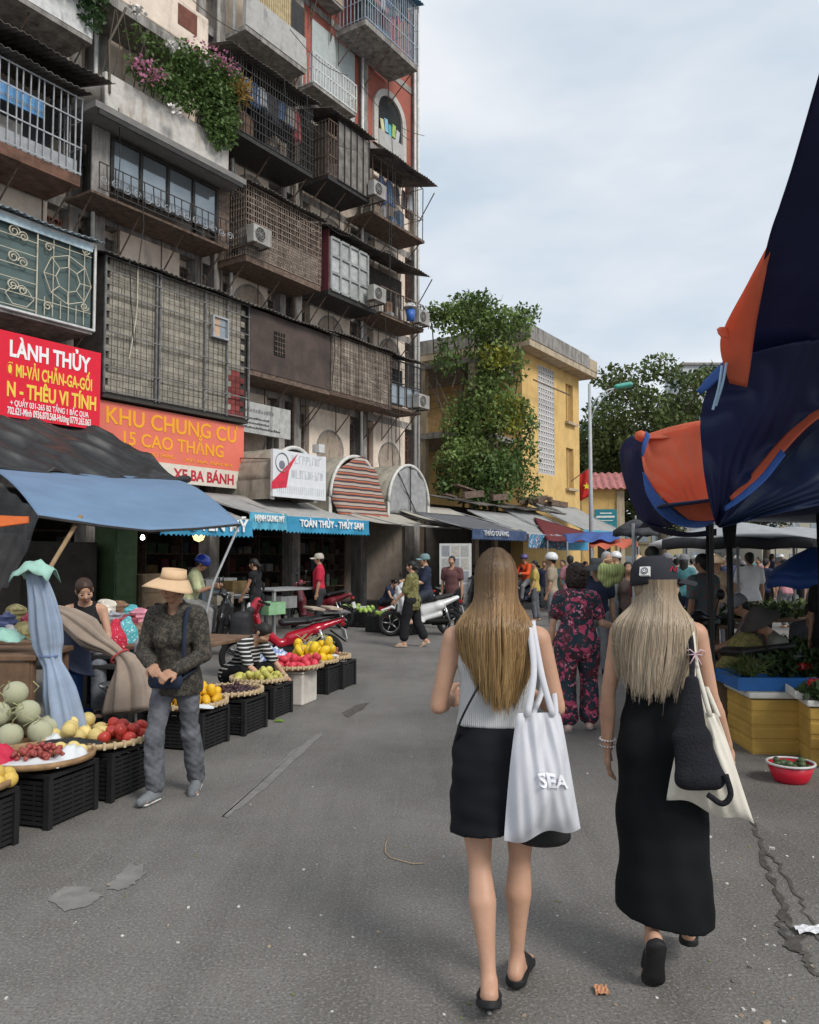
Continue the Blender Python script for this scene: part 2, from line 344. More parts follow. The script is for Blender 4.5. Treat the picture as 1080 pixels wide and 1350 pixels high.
def crack(name, pix, w, m, seed, z=.005):
    g = np.random.default_rng(seed); C = np.array([gnd(*p)[:2] for p in pix]); L_, R_ = [], []
    for i in range(len(C) - 1):
        d = C[i + 1] - C[i]; nrm = np.array((-d[1], d[0])) / np.linalg.norm(d)
        for q in range(7):
            c = C[i] + d * q / 7 + nrm * g.normal(0, .012); L_.append(c + nrm * w * abs(g.normal(.5, .3))); R_.append(c - nrm * w * abs(g.normal(.5, .3)))
    v = [(p[0], p[1], z) for p in L_ + R_]; k = len(L_); struct(obj(name, mesh(v, [(i, i + 1, k + i + 1, k + i) for i in range(k - 1)]), m))
crack('gutter_crack', [(962,1063),(985,1072),(998,1098),(1005,1130),(1022,1165),(1034,1200),(1048,1240),(1064,1268),(1080,1292)], .024, wetm, 4)
crack('gutter_crack', [(1010,1125),(1032,1146),(1050,1180),(1072,1222),(1090,1262)], .012, wetm, 6)
crack('gutter_crack', [(1034,1200),(1030,1222),(1046,1248),(1060,1262)], .035, wetm, 7, .006)
ground_patch('gutter_crack', [(452,940),(470,930),(488,926),(478,936),(460,946)], wetm, .005, 5, .01, 4)
# litter: pebbles, scraps, a string, a peel
litm = [mat('litter_white', (.6, .58, .54), var=.2), mat('litter_tan', (.4, .3, .2), var=.25), mat('litter_grey', (.18, .17, .16), var=.2), mat('litter_leaf', (.16, .2, .06), var=.3)]
g = np.random.default_rng(3); scr = [MB() for _ in range(4)]
for i in range(230):
    px, py = g.uniform(0, 1080), 880 + 470 * g.random() ** .8
    if g.random() < .4: px = 930 + 150 * g.random()
    p = gnd(px, py); s_ = g.uniform(.002, .007) * (2.0 if g.random() < .06 else 1)
    scr[int(g.choice(4, p=[.45, .2, .25, .1]))].obox((p.x, p.y, s_ * .35), (s_ * 2, s_ * g.uniform(1, 2.4), s_ * .7), (g.uniform(-.3, .3), g.uniform(-.3, .3), g.uniform(0, 6)))
for i, q in enumerate(scr): tag(q.build('litter', litm[i]), ['pale paper scraps and chips strewn over the road', 'tan crumbs and husks strewn over the road', 'grey pebbles strewn over the road', 'green leaf scraps strewn over the road'][i], 'litter', kind='stuff')
pts = [gnd(x, y, .006) for x, y in ((512,1103),(508,1115),(508,1124),(515,1131),(530,1135),(545,1139),(560,1138))]
tag(MB().tube(pts, .0035, 5).build('string', litm[1], smooth=True), 'thin tan string curled on the road beside the woman in the short skirt', 'string')
o = MB(); p = gnd(793, 1309)
P = np.array([[(p.x + .05 * (u - 3) / 6, p.y + .02 * (v - 1.5), .006 + .012 * abs(math.sin(u * 1.3 + v))) for v in range(4)] for u in range(7)])
tag(o.sheet(P, .003).build('peel', mat('peel', (.6, .3, .16), var=.2)), 'small orange peel lying behind the woman in the long dress', 'peel')
o = MB(); p = gnd(1066, 1232)
P = np.array([[(p.x - .05 + .14 * u / 6, p.y + .05 * (v - 1.5) / 3, .012 + .014 * abs(math.sin(u * 2.1 + v * 1.7))) for v in range(5)] for u in range(7)])
tag(o.sheet(P, .002).build('plastic_scrap', mat('scrap_white', (.7, .7, .72), rough=.3, var=.1)), 'crumpled clear white plastic scrap beside the cracked gutter', 'plastic')
# ============================================================ the apartment block
wall_m = mat('old_plaster', (.74, .62, .51), rough=.9, var=.16, scale=2.5, bump=.25, bscale=30, grime=.22, gcol=(.13, .112, .095))
conc_m = mat('weathered_concrete', (.33, .305, .28), rough=.92, var=.25, scale=3, bump=.35, bscale=25, grime=.75, gcol=(.055, .05, .046), gscale=(3, 3, .45))
dark_m = mat('dark_brown_wall', (.06, .052, .045), rough=.9, var=.3, scale=3)  # one dark brown tone for inner walls, panes, boards and cabinets
rust_m = mat('rusty_steel', (.15, .105, .08), rough=.8, var=.45, scale=9, spec=.25)
iron_m = mat('dark_iron', (.035, .032, .03), rough=.6, var=.4, scale=9)
roof_m = mat('old_corrugated_sheet', (.15, .135, .12), rough=.75, var=.5, scale=2, grime=.5, gcol=(.02, .018, .016), gscale=(1, 1, 1))
gal_m = mat('grey_painted_steel', (.33, .34, .35), rough=.5, var=.2)
white_m = mat('white_painted_steel', (.62, .62, .6), rough=.5, var=.18, grime=.25, gcol=(.2, .16, .12))
glass_m = mat('window_glass', (.3, .33, .35), rough=.07, var=.25, scale=.8, metal=.55)
shut_m = mat('red_shutter', (.16, .055, .035), rough=.7, var=.3, scale=10)
brick_m = None
def brickmat():
    m = mat('red_brick', (.36, .1, .07), rough=.9, var=.1); n, b = nodes_of(m); L = n.links.new
    t = n.nodes.new('ShaderNodeTexCoord'); mpn = n.nodes.new('ShaderNodeMapping'); mpn.inputs['Rotation'].default_value = (R(90), 0, 0); L(t.outputs['Object'], mpn.inputs[0])
    br = n.nodes.new('ShaderNodeTexBrick'); br.inputs['Scale'].default_value = 4.5; br.inputs['Color1'].default_value = (.42, .09, .06, 1); br.inputs['Color2'].default_value = (.30, .085, .06, 1); br.inputs['Mortar'].default_value = (.3, .24, .2, 1); br.inputs['Mortar Size'].default_value = .014
    L(mpn.outputs[0], br.inputs['Vector']); L(br.outputs['Color'], b.inputs['Base Color']); return m
brick_m = brickmat()
BLK = thing('apartment_block', 'tall old apartment block with rusty caged balconies above the shops', 'building', FP + Vector((0, 0, .24)), FROT); BLK.scale = (1, 1, .941)
def zz(z): return .941 * z + .24
COLS = [-11.5, -8.0, -4.5, -.75, 2.55, 5.95, 9.25]; FLR = [3.2 + 3.4 * i for i in range(7)]; TOP = FLR[-1] + .3
T0, T1 = -12.5, 9.4
def B(name, m, parent=BLK, **k): return k.pop('mb').build(name, m, parent, **k)
# core walls: recessed back wall, end wall, roof; shop level left open
mb = MB().box(T0, T1, .3, .5, 3.2, TOP); mb.box(T1 - .25, T1, .5, 9, -.3, TOP); mb.box(T0, T0 + .25, .5, 9, -.3, TOP); mb.box(T0 + .25, T1 - .25, 8.8, 9, -.3, TOP)
mb.build('wall', wall_m, BLK)
MB().box(T0 + .25, T1 - .25, .5, 8.8, TOP - .25, TOP - .01).build('roof', conc_m, BLK)
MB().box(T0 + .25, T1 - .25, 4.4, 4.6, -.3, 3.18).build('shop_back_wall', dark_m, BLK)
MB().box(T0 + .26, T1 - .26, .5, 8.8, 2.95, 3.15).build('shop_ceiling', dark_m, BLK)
for i, c in enumerate(COLS):
    MB().box(c - .17, c + .17, -.12, .3, -.3, TOP).build('column', conc_m, BLK)
    if i < 5: MB().box(c - .75, c - .5, -.06, .3, 3.2, TOP).build('column', conc_m, BLK)
for z in FLR: MB().box(T0, T1, -.03, .298, z - .16, z + .1).build('floor_band', conc_m, BLK)
def window(t0, t1, z0, z1, kind):
    w = part('window', BLK); MB().box(t0, t1, .22, .24, z0, z1).build('pane', shut_m if kind == 'shut' else (dark_m if kind == 'dark' else glass_m), w)
    f = MB(); e = .035
    f.box(t0, t0 + e, .14, .22, z0, z1); f.box(t1 - e, t1, .14, .22, z0, z1); f.box(t0 + e, t1 - e, .14, .22, z1 - e, z1); f.box(t0 + e, t1 - e, .14, .22, z0, z0 + e)
    f.build('frame', shut_m if kind == 'shut' else conc_m, w)
    b = MB(); n = max(2, int((t1 - t0) / .1))
    for j in range(1, n): x = t0 + (t1 - t0) * j / n; b.box(x - .007, x + .007, .1, .114, z0 + .02, z1 - .02)
    for q in range(4): z = z0 + (z1 - z0) * (q + .5) / 4; b.box(t0 + .01, t1 - .01, .095, .099, z - .008, z + .008)
    b.build('bars', rust_m, w)
g = np.random.default_rng(11)
for bi in range(len(COLS) - 1):
    a, b_ = COLS[bi] + .17, COLS[bi + 1] - (.75 if bi < 4 else .17)
    for k, z in enumerate(FLR[:-1]):
        zb, zt = z + .1, z + 3.24; pa, pb = a + .5, b_ - .5
        if k >= 4 and bi >= 3: continue                          # brick arch bays built below
        MB().box(pa, pb, -.02, .298, zb, zt).build('wall_panel', wall_m, BLK)
        if bi >= 3 and k < 4:        # round sunk discs of the original front
            cx, cz, r_ = (pa + pb) / 2, z + (2.45 if k else 1.9), .62
            ring = MB(); n = 28
            vv = []; 
            for j in range(n):
                w = 2 * math.pi * j / n
                for rr, yy in ((r_, -.03), (r_ + .07, -.045), (r_ + .07, -.021), (r_ - .0, -.021)): vv.append((cx + rr * math.cos(w), yy, cz + rr * math.sin(w)))
            ring.add(vv, [(j * 4 + q, j * 4 + (q + 1) % 4, ((j + 1) % n) * 4 + (q + 1) % 4, ((j + 1) % n) * 4 + q) for j in range(n) for q in range(4)])
            ring.build('disc_rim', conc_m, BLK)
            dv = [(cx, -.026, cz)] + [(cx + r_ * math.cos(2 * math.pi * j / n), -.026, cz + r_ * math.sin(2 * math.pi * j / n)) for j in range(n)]
            obj('disc', mesh(dv, [(0, j + 1, (j + 1) % n + 1) for j in range(n)][::-1]), mat('disc_plaster', (.36, .29, .23), rough=.9, var=.2, grime=.3), BLK)
        for (x0, x1) in ((a, pa), (pb, b_)):
            window(x0 + .02, x1 - .02, z + 1.5, z + 3.0, g.choice(['shut', 'dark', 'glass', 'dark'])); MB().box(x0, x1, .05, .297, zb, z + 1.48).build('wall_panel', wall_m, BLK)
        if bi < 4: window(b_ + .26, b_ + .56, z + 1.2, z + 3.0, g.choice(['shut', 'dark', 'dark']))
# vertical pipes
for t, y, m in ((-4.72, -.2, white_m), (-.95, -.22, conc_m), (5.7, -.2, white_m), (2.25, -.2, rust_m), (9.0, -.2, white_m), (9.3, -.16, white_m), (-.3, -.16, white_m)):
    MB().tube([(t, y, 3.3), (t, y, TOP - .4)], .05, 8).build('downpipe', m, BLK, smooth=True)
# ---- balconies
def corrug(t0, t1, y0, z0, y1, z1, amp=.022, per=.15):
    n = int((t1 - t0) / per * 5) + 2; x = np.linspace(t0, t1, n); P = np.zeros((n, 4, 3))
    for j in range(4):
        q = j / 3; P[:, j, 0] = x; P[:, j, 1] = y0 + (y1 - y0) * q; P[:, j, 2] = z0 + (z1 - z0) * q + amp * np.sin(x * 2 * math.pi / per) - .05 * q * np.abs(np.sin(x * 1.7))
    return MB().sheet(P, .012)
def balcony(t0, t1, z0, out, h, roof=True, slab=.12, slab_m=None, roof_out=.22, braces=True, roof_mat=None):
    p = part('balcony', BLK)
    if slab: MB().box(t0, t1, -out, -.125, z0 - slab, z0).build('slab', slab_m or conc_m, p)
    if roof: corrug(t0 - .12, t1 + .12, -.1, z0 + h + .42, -out - roof_out, z0 + h + .06).build('roof', roof_mat or roof_m, p)
    if braces:
        n = max(2, int((t1 - t0) / 1.2))
        for i in range(n + 1):
            x = t0 + .1 + (t1 - t0 - .2) * i / n; b = MB(); b.tube([(x, -out + .15, z0 - slab - .01), (x, -.16, z0 - slab - .95)], .02, 4); b.tube([(x, -.16, z0 - slab - 1.0), (x, -.16, z0 - slab - .01)], .018, 4); b.build('brace', rust_m, p)
    return p
def bars(p, t0, t1, z0, z1, out, sp=.12, w=.011, m=None, hz=(.02, .35, .7, .98), sides=True, name='bars'):
    b = MB(); n = int((t1 - t0) / sp)
    for i in range(n + 1):
        x = t0 + (t1 - t0) * i / n; j = random.gauss(0, .12) * sp; k = random.gauss(0, .12) * sp; y = random.gauss(0, .006); V8 = [(x + a * w + (j if c == z0 else k), -out + y + b_ * w, c) for c in (z0, z1) for a, b_ in ((-1, -1), (1, -1), (1, 1), (-1, 1))]
        if random.random() > .03: b.add(V8, [(3, 2, 1, 0), (4, 5, 6, 7), (0, 1, 5, 4), (1, 2, 6, 5), (2, 3, 7, 6), (3, 0, 4, 7)])
    for q in hz: z = z0 + (z1 - z0) * q; b.box(t0 - .01, t1 + .01, -out - w - .012, -out - w - .001, z - w * 1.4, z + w * 1.4)
    if sides:
        m_ = int((out - .2) / (sp * 1.3))
        for x in (t0, t1):
            for i in range(1, m_ + 1): y = -out + (out - .15) * i / (m_ + 1); b.box(x - w, x + w, y - w, y + w, z0, z1)
            for q in hz: z = z0 + (z1 - z0) * q; b.box(x - w - .012, x - w - .001, -out, -.13, z - w, z + w)
    return b.build(name, m or iron_m, p)
def frame(p, t0, t1, z0, z1, out, nx, nz, m, w=.03, name='frame'):
    b = MB()
    for i in range(nx + 1): x = t0 + (t1 - t0) * i / nx; b.box(x - w, x + w, -out - w, -out + w, z0, z1)
    for i in range(nz + 1):
        z = z0 + (z1 - z0) * i / nz
        for j in range(nx): b.box(t0 + (t1 - t0) * j / nx + w, t0 + (t1 - t0) * (j + 1) / nx - w, -out - w * .9, -out + w * .9, z - w, z + w)
    return b.build(name, m, p)
def junk(p, t0, t1, z0, z1, out, n, seed, name='stored_goods'):       # shelves, boxes, laundry seen through the bars
    g = np.random.default_rng(seed); cols = [(.3, .3, .32), (.2, .12, .08), (.1, .14, .2), (.45, .42, .38), (.06, .06, .06), (.25, .2, .15)]
    for j in range(n):
        x = g.uniform(t0 + .2, t1 - .5); w, d, hh = g.uniform(.2, .6), g.uniform(.2, .45), g.uniform(.2, .9); y = g.uniform(-out + .15, -.6)
        c = cols[int(g.integers(len(cols)))]; MB().obox((x, y, z0 + hh / 2 + .01), (w, d, hh), (0, 0, g.uniform(-.3, .3))).build(name, mat('goods_%d' % cols.index(c), c, var=.3), p)
def laundry(p, t0, t1, z, out, seed, n=7):
    g = np.random.default_rng(seed); cols = [(.5, .52, .55), (.1, .16, .3), (.06, .06, .07), (.35, .33, .3), (.2, .25, .32), (.45, .1, .1)]
    for j in range(n):
        x = t0 + (t1 - t0) * (j + .5) / n; w, l = g.uniform(.18, .3), g.uniform(.5, .95); U, Vv = np.meshgrid(np.linspace(-1, 1, 7), np.linspace(0, 1, 7), indexing='ij')
        P = np.stack([x + U * w * (.6 + .4 * Vv), -out + .18 + .04 * np.sin(U * 4 + j) * Vv, z - Vv * l - .05 * U * U], -1)
        c = cols[int(g.integers(len(cols)))]; MB().sheet(P, .01).build('garment', mat('laundry_%d' % cols.index(c), c, var=.2), p, smooth=True)
Z3, Z4, Z5, Z6, Z7 = 6.6, 10.0, 13.4, 16.8, 20.2
# bay A, third floor: green board behind a cream wrought iron grille
p = balcony(-9.6, -5.45, 6.65, 1.3, 1.95, roof_mat=mat('blue_edge_sheet', (.25, .3, .33), var=.4))
MB().box(-9.6, -5.45, -1.22, -1.18, 6.65, 8.6).build('green_board', mat('grey_green_board', (.085, .125, .12), rough=.6, var=.2, scale=2), p)
MB().box(-5.47, -5.44, -1.17, -.13, 6.65, 8.6).build('side_board', mat('grey_green_board', (0, 0, 0)), p)
cream = mat('cream_iron', (.55, .5, .38), rough=.55, var=.15, grime=.3, gcol=(.2, .1, .05))
orn = MB(); y = -1.3
def curl(cx, cz, r, turns, d=1, ph=0):
    orn.tube([(cx + (r * (1 - .75 * q / 18)) * math.cos(ph + d * q / 18 * turns * 6.28), y, cz + (r * (1 - .75 * q / 18)) * math.sin(ph + d * q / 18 * turns * 6.28)) for q in range(19)], .014, 5)
for z in (6.72, 7.0, 7.3, 7.6, 7.9, 8.2, 8.5): orn.tube([(-9.6, y, z), (-6.75, y, z)], .01, 4)
for x in (-8.6, -7.6, -6.75): orn.tube([(x, y, 6.66), (x, y, 8.6)], .016, 4)
for x in (-8.1, -7.25):
    for z in (7.15, 7.75, 8.3): curl(x, z, .13, 1.6, 1, 0); curl(x + .2, z - .06, .11, 1.5, -1, 3.14)
for x in (-7.9, -7.1): 
    for q in range(6): a = q * 1.047; orn.tube([(x + .3 * math.cos(a), y, 6.95 + .22 * math.sin(a)), (x + .3 * math.cos(a + 1.047), y, 6.95 + .22 * math.sin(a + 1.047))], .01, 4)
cx, cz = -6.05, 7.62
for rr, k in ((.28, 8), (.55, 8)):
    for q in range(k): a, b_ = q * 6.283 / k, (q + 1) * 6.283 / k; orn.tube([(cx + rr * math.cos(a), y, cz + rr * math.sin(a)), (cx + rr * math.cos(b_), y, cz + rr * math.sin(b_))], .011, 4)
for q in range(8): a = q * 6.283 / 8; orn.tube([(cx + .28 * math.cos(a), y, cz + .28 * math.sin(a)), (cx + .55 * math.cos(a), y, cz + .55 * math.sin(a))], .011, 4)
for q in range(7): orn.tube([(-6.75 + .18 * q, y, 6.7), (-6.75 + .18 * q, y, 7.1 if q % 2 else 8.55)], .009, 4)
for z in (7.0, 8.3): orn.tube([(-6.75, y, z), (-5.5, y, z)], .01, 4); curl(-6.5, z - .1, .1, 1.4); curl(-5.65, z + .12, .1, 1.4, -1)
orn.build('wrought_grille', cream, p)
b = MB(); 
for q in ((-9.6, -5.42, 8.6), (-9.6, -5.42, 6.62)): b.tube([(q[0], -1.33, q[2]), (q[1], -1.33, q[2])], .035, 6)
b.tube([(-5.43, -1.33, 6.62), (-5.43, -1.33, 8.6)], .03, 6); b.build('frame', white_m, p)
MB().box(-9.6, -5.5, -1.34, -1.30, 8.42, 8.58).build('blue_strip', mat('pale_blue_strip', (.5, .62, .68), var=.15), p)
# bay A, fourth floor: grey bars, blue blind
p = balcony(-9.6, -5.85, 10.05, 1.35, 1.85, slab=.25, slab_m=mat('rusty_boards', (.14, .07, .045), var=.5, scale=4))
bars(p, -9.6, -5.85, 10.05, 11.85, 1.35, .16, .012, gal_m)
MB().box(-8.9, -6.6, -1.2, -1.17, 11.05, 11.45).build('blue_blind', mat('blue_blind', (.12, .3, .55), rough=.6, var=.15), p)
MB().box(-8.9, -6.6, -1.2, -1.165, 11.15, 11.2).build('blind_stripe', mat('pale_stripe', (.55, .65, .75)), p)
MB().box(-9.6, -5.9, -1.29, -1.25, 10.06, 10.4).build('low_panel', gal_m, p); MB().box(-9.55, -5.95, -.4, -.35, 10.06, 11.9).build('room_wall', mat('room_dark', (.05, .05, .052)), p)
junk(p, -9, -6.2, 10.06, 11, 1.3, 5, 4)
# bay A, fifth floor: white parapet with plants
p = balcony(-9.6, -5.6, Z5, 1.3, 1.2, roof=False); MB().box(-9.6, -5.6, -1.31, -1.21, Z5, Z5 + 1.0).build('parapet', white_m, p)
corrug(-9.8, -5.35, -.1, 12.75, -1.8, 12.3).build('roof', roof_m, p)
# bay B, third floor: brick infill in a mesh frame
p = balcony(-5.05, -.6, 5.32, 1.15, 3.2, roof_out=.25, braces=False, slab=.12, slab_m=mat('black_edge', (.05, .045, .04)))
MB().box(-5.05, -.6, -1.06, -1.0, 5.33, 8.55).build('backing', mat('mortar_dark', (.05, .047, .043), var=.3), p)
MB().box(-5.06, -5.02, -1.13, -.13, 5.33, 8.55).build('side_board', dark_m, p)
brm = mat('grey_brick', (.3, .27, .22), rough=.9, var=.25, scale=5, rnd=.2, grime=.35, gcol=(.08, .075, .065)); brr = mat('dull_red_brick', (.22, .05, .045), rough=.9, var=.25, rnd=.25)
W_, H_ = .3, .15; bme = MB().box(-W_ / 2, W_ / 2, -.03, .03, -H_ / 2, H_ / 2); bme = mesh(bme.v, bme.f, 'brick')
for r_ in range(20):
    for c in range(15):
        x = -4.9 + c * (W_ + .01) - (W_ / 2 if r_ % 2 else 0); z = 5.42 + r_ * (H_ + .01)
        if x > -.76 or x < -4.92: continue
        o = obj('brick', bme, None, p, 0, (x, -1.085 + random.uniform(-.008, .008), z))
        if not bme.materials: bme.materials.append(brm)
        if x > -1.25 and r_ < 8: o.material_slots[0].link = 'OBJECT'; o.material_slots[0].material = brr
b = MB()
for t in (-5.05, -3.65, -3.55, -2.15, -1.4, -.62): b.box(t - .022, t + .022, -1.2, -1.155, 5.3, 8.55)
for z in (5.35, 5.9, 6.75, 7.7, 8.2, 8.52): b.box(-5.05, -.6, -1.21, -1.195, z - .014, z + .014)
b.build('frame', mat('worn_frame', (.16, .155, .15), var=.4), p)
b = MB()
for i in range(28): x = -5.0 + i * .158; b.box(x - .004, x + .004, -1.152, -1.146, 5.33, 8.52)
for i in range(10): z = 5.4 + i * .32; b.box(-5.05, -.6, -1.146, -1.142, z - .003, z + .003)
b.build('wire_mesh', iron_m, p)
w = MB(); w.box(-1.95, -1.9, -1.25, -1.14, 7.35, 7.95); w.box(-1.45, -1.4, -1.25, -1.14, 7.35, 7.95); w.box(-1.9, -1.45, -1.25, -1.14, 7.9, 7.95); w.box(-1.9, -1.45, -1.25, -1.14, 7.35, 7.4)
w.build('window_frame', gal_m, p); MB().box(-1.9, -1.68, -1.2, -1.14, 7.4, 7.9).build('board', mat('tan_board', (.5, .34, .22)), p); MB().box(-1.68, -1.45, -1.2, -1.14, 7.4, 7.9).build('pane', glass_m, p)
MB().tube([(-4.25, -1.24, 8.5), (-4.26, -1.26, 7.6), (-4.3, -1.25, 7.1), (-4.45, -1.25, 6.2)], .012, 5).build('hanging_cord', cream, p)
# bay B, fourth floor: glazed balcony under a thick canopy
p = balcony(-5.4, -1.3, 10.0, 1.1, 2.0, roof=False, slab=.06, slab_m=rust_m)
MB().box(-5.8, -1.35, -1.75, -.13, 11.58, 11.73).build('canopy', mat('canopy_concrete', (.2, .19, .18), rough=.9, var=.15), p)
frame(p, -4.9, -1.75, 10.25, 11.45, 1.1, 4, 1, iron_m, .04)
for j in range(4):
    x0 = -4.9 + j * .7875; MB().box(x0 + .05, x0 + .74, -1.1, -1.08, 10.3, 11.4).build('pane', glass_m, p)
    MB().box(x0 + .25, x0 + .27, -1.07, -1.05, 10.3, 11.4).build('mullion', white_m, p)
bars(p, -5.35, -1.35, 10.0, 10.62, 1.28, .2, .009, iron_m, hz=(0, 1), sides=False, name='railing')
o2 = orn = MB(); y = -1.27
for j in range(14): curl(-5.2 + j * .29, 10.25, .11, 1.5, 1 if j % 2 else -1)
orn.build('railing_scrolls', gal_m, p)
MB().box(-5.4, -4.95, -1.1, -1.06, 10, 11.55).build('corrugated_side', conc_m, p); MB().box(-1.7, -1.3, -1.1, -1.06, 10, 11.55).build('boarded_side', rust_m, p)
MB().box(-5.7, -1.45, -1.74, -1.7, 11.46, 11.575).build('drip_edge', iron_m, p)
# bay B, fifth floor: whitewashed planter balcony
ZB = 11.85; p = balcony(-5.3, -1.6, ZB, 1.35, 1.2, roof=False, slab=.1, braces=False)
MB().box(-5.3, -1.6, -1.37, -1.22, ZB, ZB + .95).build('parapet', mat('whitewash', (.55, .52, .48), rough=.9, var=.15, grime=.4, gcol=(.22, .16, .1)), p, bev=.03)
MB().box(-5.28, -5.15, -1.2, -.14, ZB, ZB + .93).build('parapet_end', mat('whitewash', (0, 0, 0)), p)
# bay B, sixth floor: rounded concrete balcony front
Z6B = 14.85; p = balcony(-5.2, -2.2, Z6B, 1.2, 1.2, roof=False, slab=.25, braces=False)
MB().box(-5.2, -2.2, -1.22, -1.08, Z6B, Z6B + 1.1).build('parapet', wall_m, p, bev=.04); MB().box(-3.2, -2.6, -1.235, -1.222, Z6B + .4, Z6B + .95).build('red_panel', shut_m, p)
# bay C
p = balcony(-.6, 2.75, 6.75, 1.2, 1.75, slab=.15, slab_m=rust_m)
MB().box(-.6, 2.75, -1.22, -1.19, 6.75, 8.5).build('sheet_panel', mat('brown_sheet_metal', (.075, .05, .04), rough=.55, var=.35, scale=1.5, grime=.3), p)
MB().box(-.6, -.57, -1.185, -.13, 6.75, 8.5).build('side_sheet', dark_m, p)
MB().box(.3, .75, -1.235, -1.222, 7.35, 8.05).build('vent_hole', mat('hole', (.006, .006, .006)), p); b = MB()
for j in range(4): b.box(.3, .75, -1.25, -1.238, 7.45 + j * .15, 7.47 + j * .15); b.box(.4 + j * .1, .415 + j * .1, -1.262, -1.252, 7.35, 8.05)
b.build('vent_grille', rust_m, p)
p = balcony(-.78, 2.3, 10.0, 1.2, 2.0, slab=.2, slab_m=rust_m); lat = mat('rusty_lattice', (.26, .2, .16), rough=.85, var=.5, scale=8)
bars(p, -.78, 2.3, 10.0, 12.0, 1.2, .075, .009, lat, hz=[i / 12 for i in range(13)])
MB().box(-.73, 2.25, -1.13, -1.1, 10.0, 10.85).build('low_board', mat('rusty_board', (.32, .27, .23), rough=.85, var=.5, scale=4, grime=.5), p)
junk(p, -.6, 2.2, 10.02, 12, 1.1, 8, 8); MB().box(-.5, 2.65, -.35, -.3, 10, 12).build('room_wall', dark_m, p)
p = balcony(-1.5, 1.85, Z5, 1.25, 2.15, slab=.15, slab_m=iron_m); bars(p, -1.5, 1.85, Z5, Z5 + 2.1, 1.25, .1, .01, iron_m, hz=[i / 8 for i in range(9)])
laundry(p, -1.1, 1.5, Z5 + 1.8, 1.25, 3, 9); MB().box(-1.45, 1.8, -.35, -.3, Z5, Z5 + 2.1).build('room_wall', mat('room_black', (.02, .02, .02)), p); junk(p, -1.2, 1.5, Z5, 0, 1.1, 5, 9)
p = balcony(-.6, 1.9, Z6 + .1, .9, 2, roof=False, slab=.15); MB().box(-.6, 1.9, -.92, -.8, Z6 + .1, Z6 + 1.1).build('parapet', mat('grey_parapet', (.42, .41, .39), rough=.85, var=.12, grime=.25), p)
b = MB()
for j in range(22): b.box(-.6 + j * .09, -.6 + j * .09 + .07, -.85, -.83, Z6 + 1.1, Z6 + 3)
b.build('bamboo_blind', mat('bamboo_blind', (.46, .36, .2), var=.25), p); MB().box(1.3, 1.9, -.86, -.82, Z6 + 1.1, Z6 + 2.1).build('dark_window', iron_m, p)
# bay D
p = balcony(2.78, 5.95, 6.75, 1.2, 1.85, slab=.12, slab_m=rust_m); mm = mat('rusty_mesh_sheet', (.33, .28, .23), rough=.9, var=.5, scale=3, grime=.7, gcol=(.05, .035, .028), gscale=(4, 4, .4))
n = 7
for j in range(n): x0 = 2.8 + j * 3.13 / n; MB().box(x0 + .012, x0 + 3.13 / n - .012, -1.21 - .012 * (j % 2), -1.17, 6.76, 8.55).build('panel', mm, p)
bars(p, 2.78, 5.95, 6.75, 8.58, 1.26, .15, .006, rust_m, hz=[i / 9 for i in range(10)], sides=False)
p = balcony(2.72, 5.2, 10.0, 1.15, 2.0, slab=.14, slab_m=iron_m)
MB().box(2.72, 2.76, -1.15, -.13, 10.0, 12.0).build('maroon_side', mat('maroon_board', (.12, .03, .035), var=.2), p)
frame(p, 2.8, 4.68, 10.05, 11.75, 1.17, 4, 3, mat('pale_sash', (.3, .31, .3), rough=.6, var=.2, grime=.4), .04)
for i in range(4):
    for j in range(3): MB().box(2.84 + i * .47, 3.23 + i * .47, -1.16, -1.145, 10.1 + j * .5667, 10.57 + j * .5667).build('pane', mat('dusty_pane', (.42, .43, .41), rough=.25, var=.25, rnd=.25, spec=.6), p)
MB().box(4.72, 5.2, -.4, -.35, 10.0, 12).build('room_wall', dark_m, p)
p = balcony(2.5, 4.6, Z5 + .25, 1.3, 2.05, slab=.14, slab_m=iron_m)
MB().box(2.52, 2.57, -1.2, -.4, Z5 + .25, Z5 + 2).build('dark_side', dark_m, p); bars(p, 2.52, 2.92, Z5 + .25, Z5 + 2.1, 1.3, .1, .01, rust_m, sides=True)
b = MB(); lou = mat('grey_louvre', (.24, .22, .2), rough=.8, var=.4, scale=4)
for j in range(26): b.obox((3.75, -1.3, Z5 + .3 + j * .075), (1.6, .008, .072), (R(14), 0, 0))
b.build('louvre_slats', lou, p); frame(p, 2.95, 4.55, Z5 + .25, Z5 + 2.25, 1.33, 5, 1, iron_m, .014)
p = part('brick_bay', BLK)
for k, z in ((4, Z6), (5, Z7)):
    MB().box(2.75, 5.75, .0, .297, z + .1, z + 3.24).build('brick_wall', brick_m, p); MB().box(6.15, 9.05, .0, .297, z + .1, z + 3.24).build('brick_wall', brick_m, p)
p = balcony(2.45, 4.6, Z6 + .05, .75, 1.1, roof=False, slab=.12)
MB().box(3.2, 5.45, -.05, -.02, Z6 + .3, Z6 + 2.9).build('grey_panel', mat('grey_green_panel', (.42, .46, .45), rough=.6, var=.1), p)
bars(p, 2.45, 4.6, Z6 + .05, Z6 + 1.05, .75, .14, .014, white_m, hz=(.02, .5, .98))
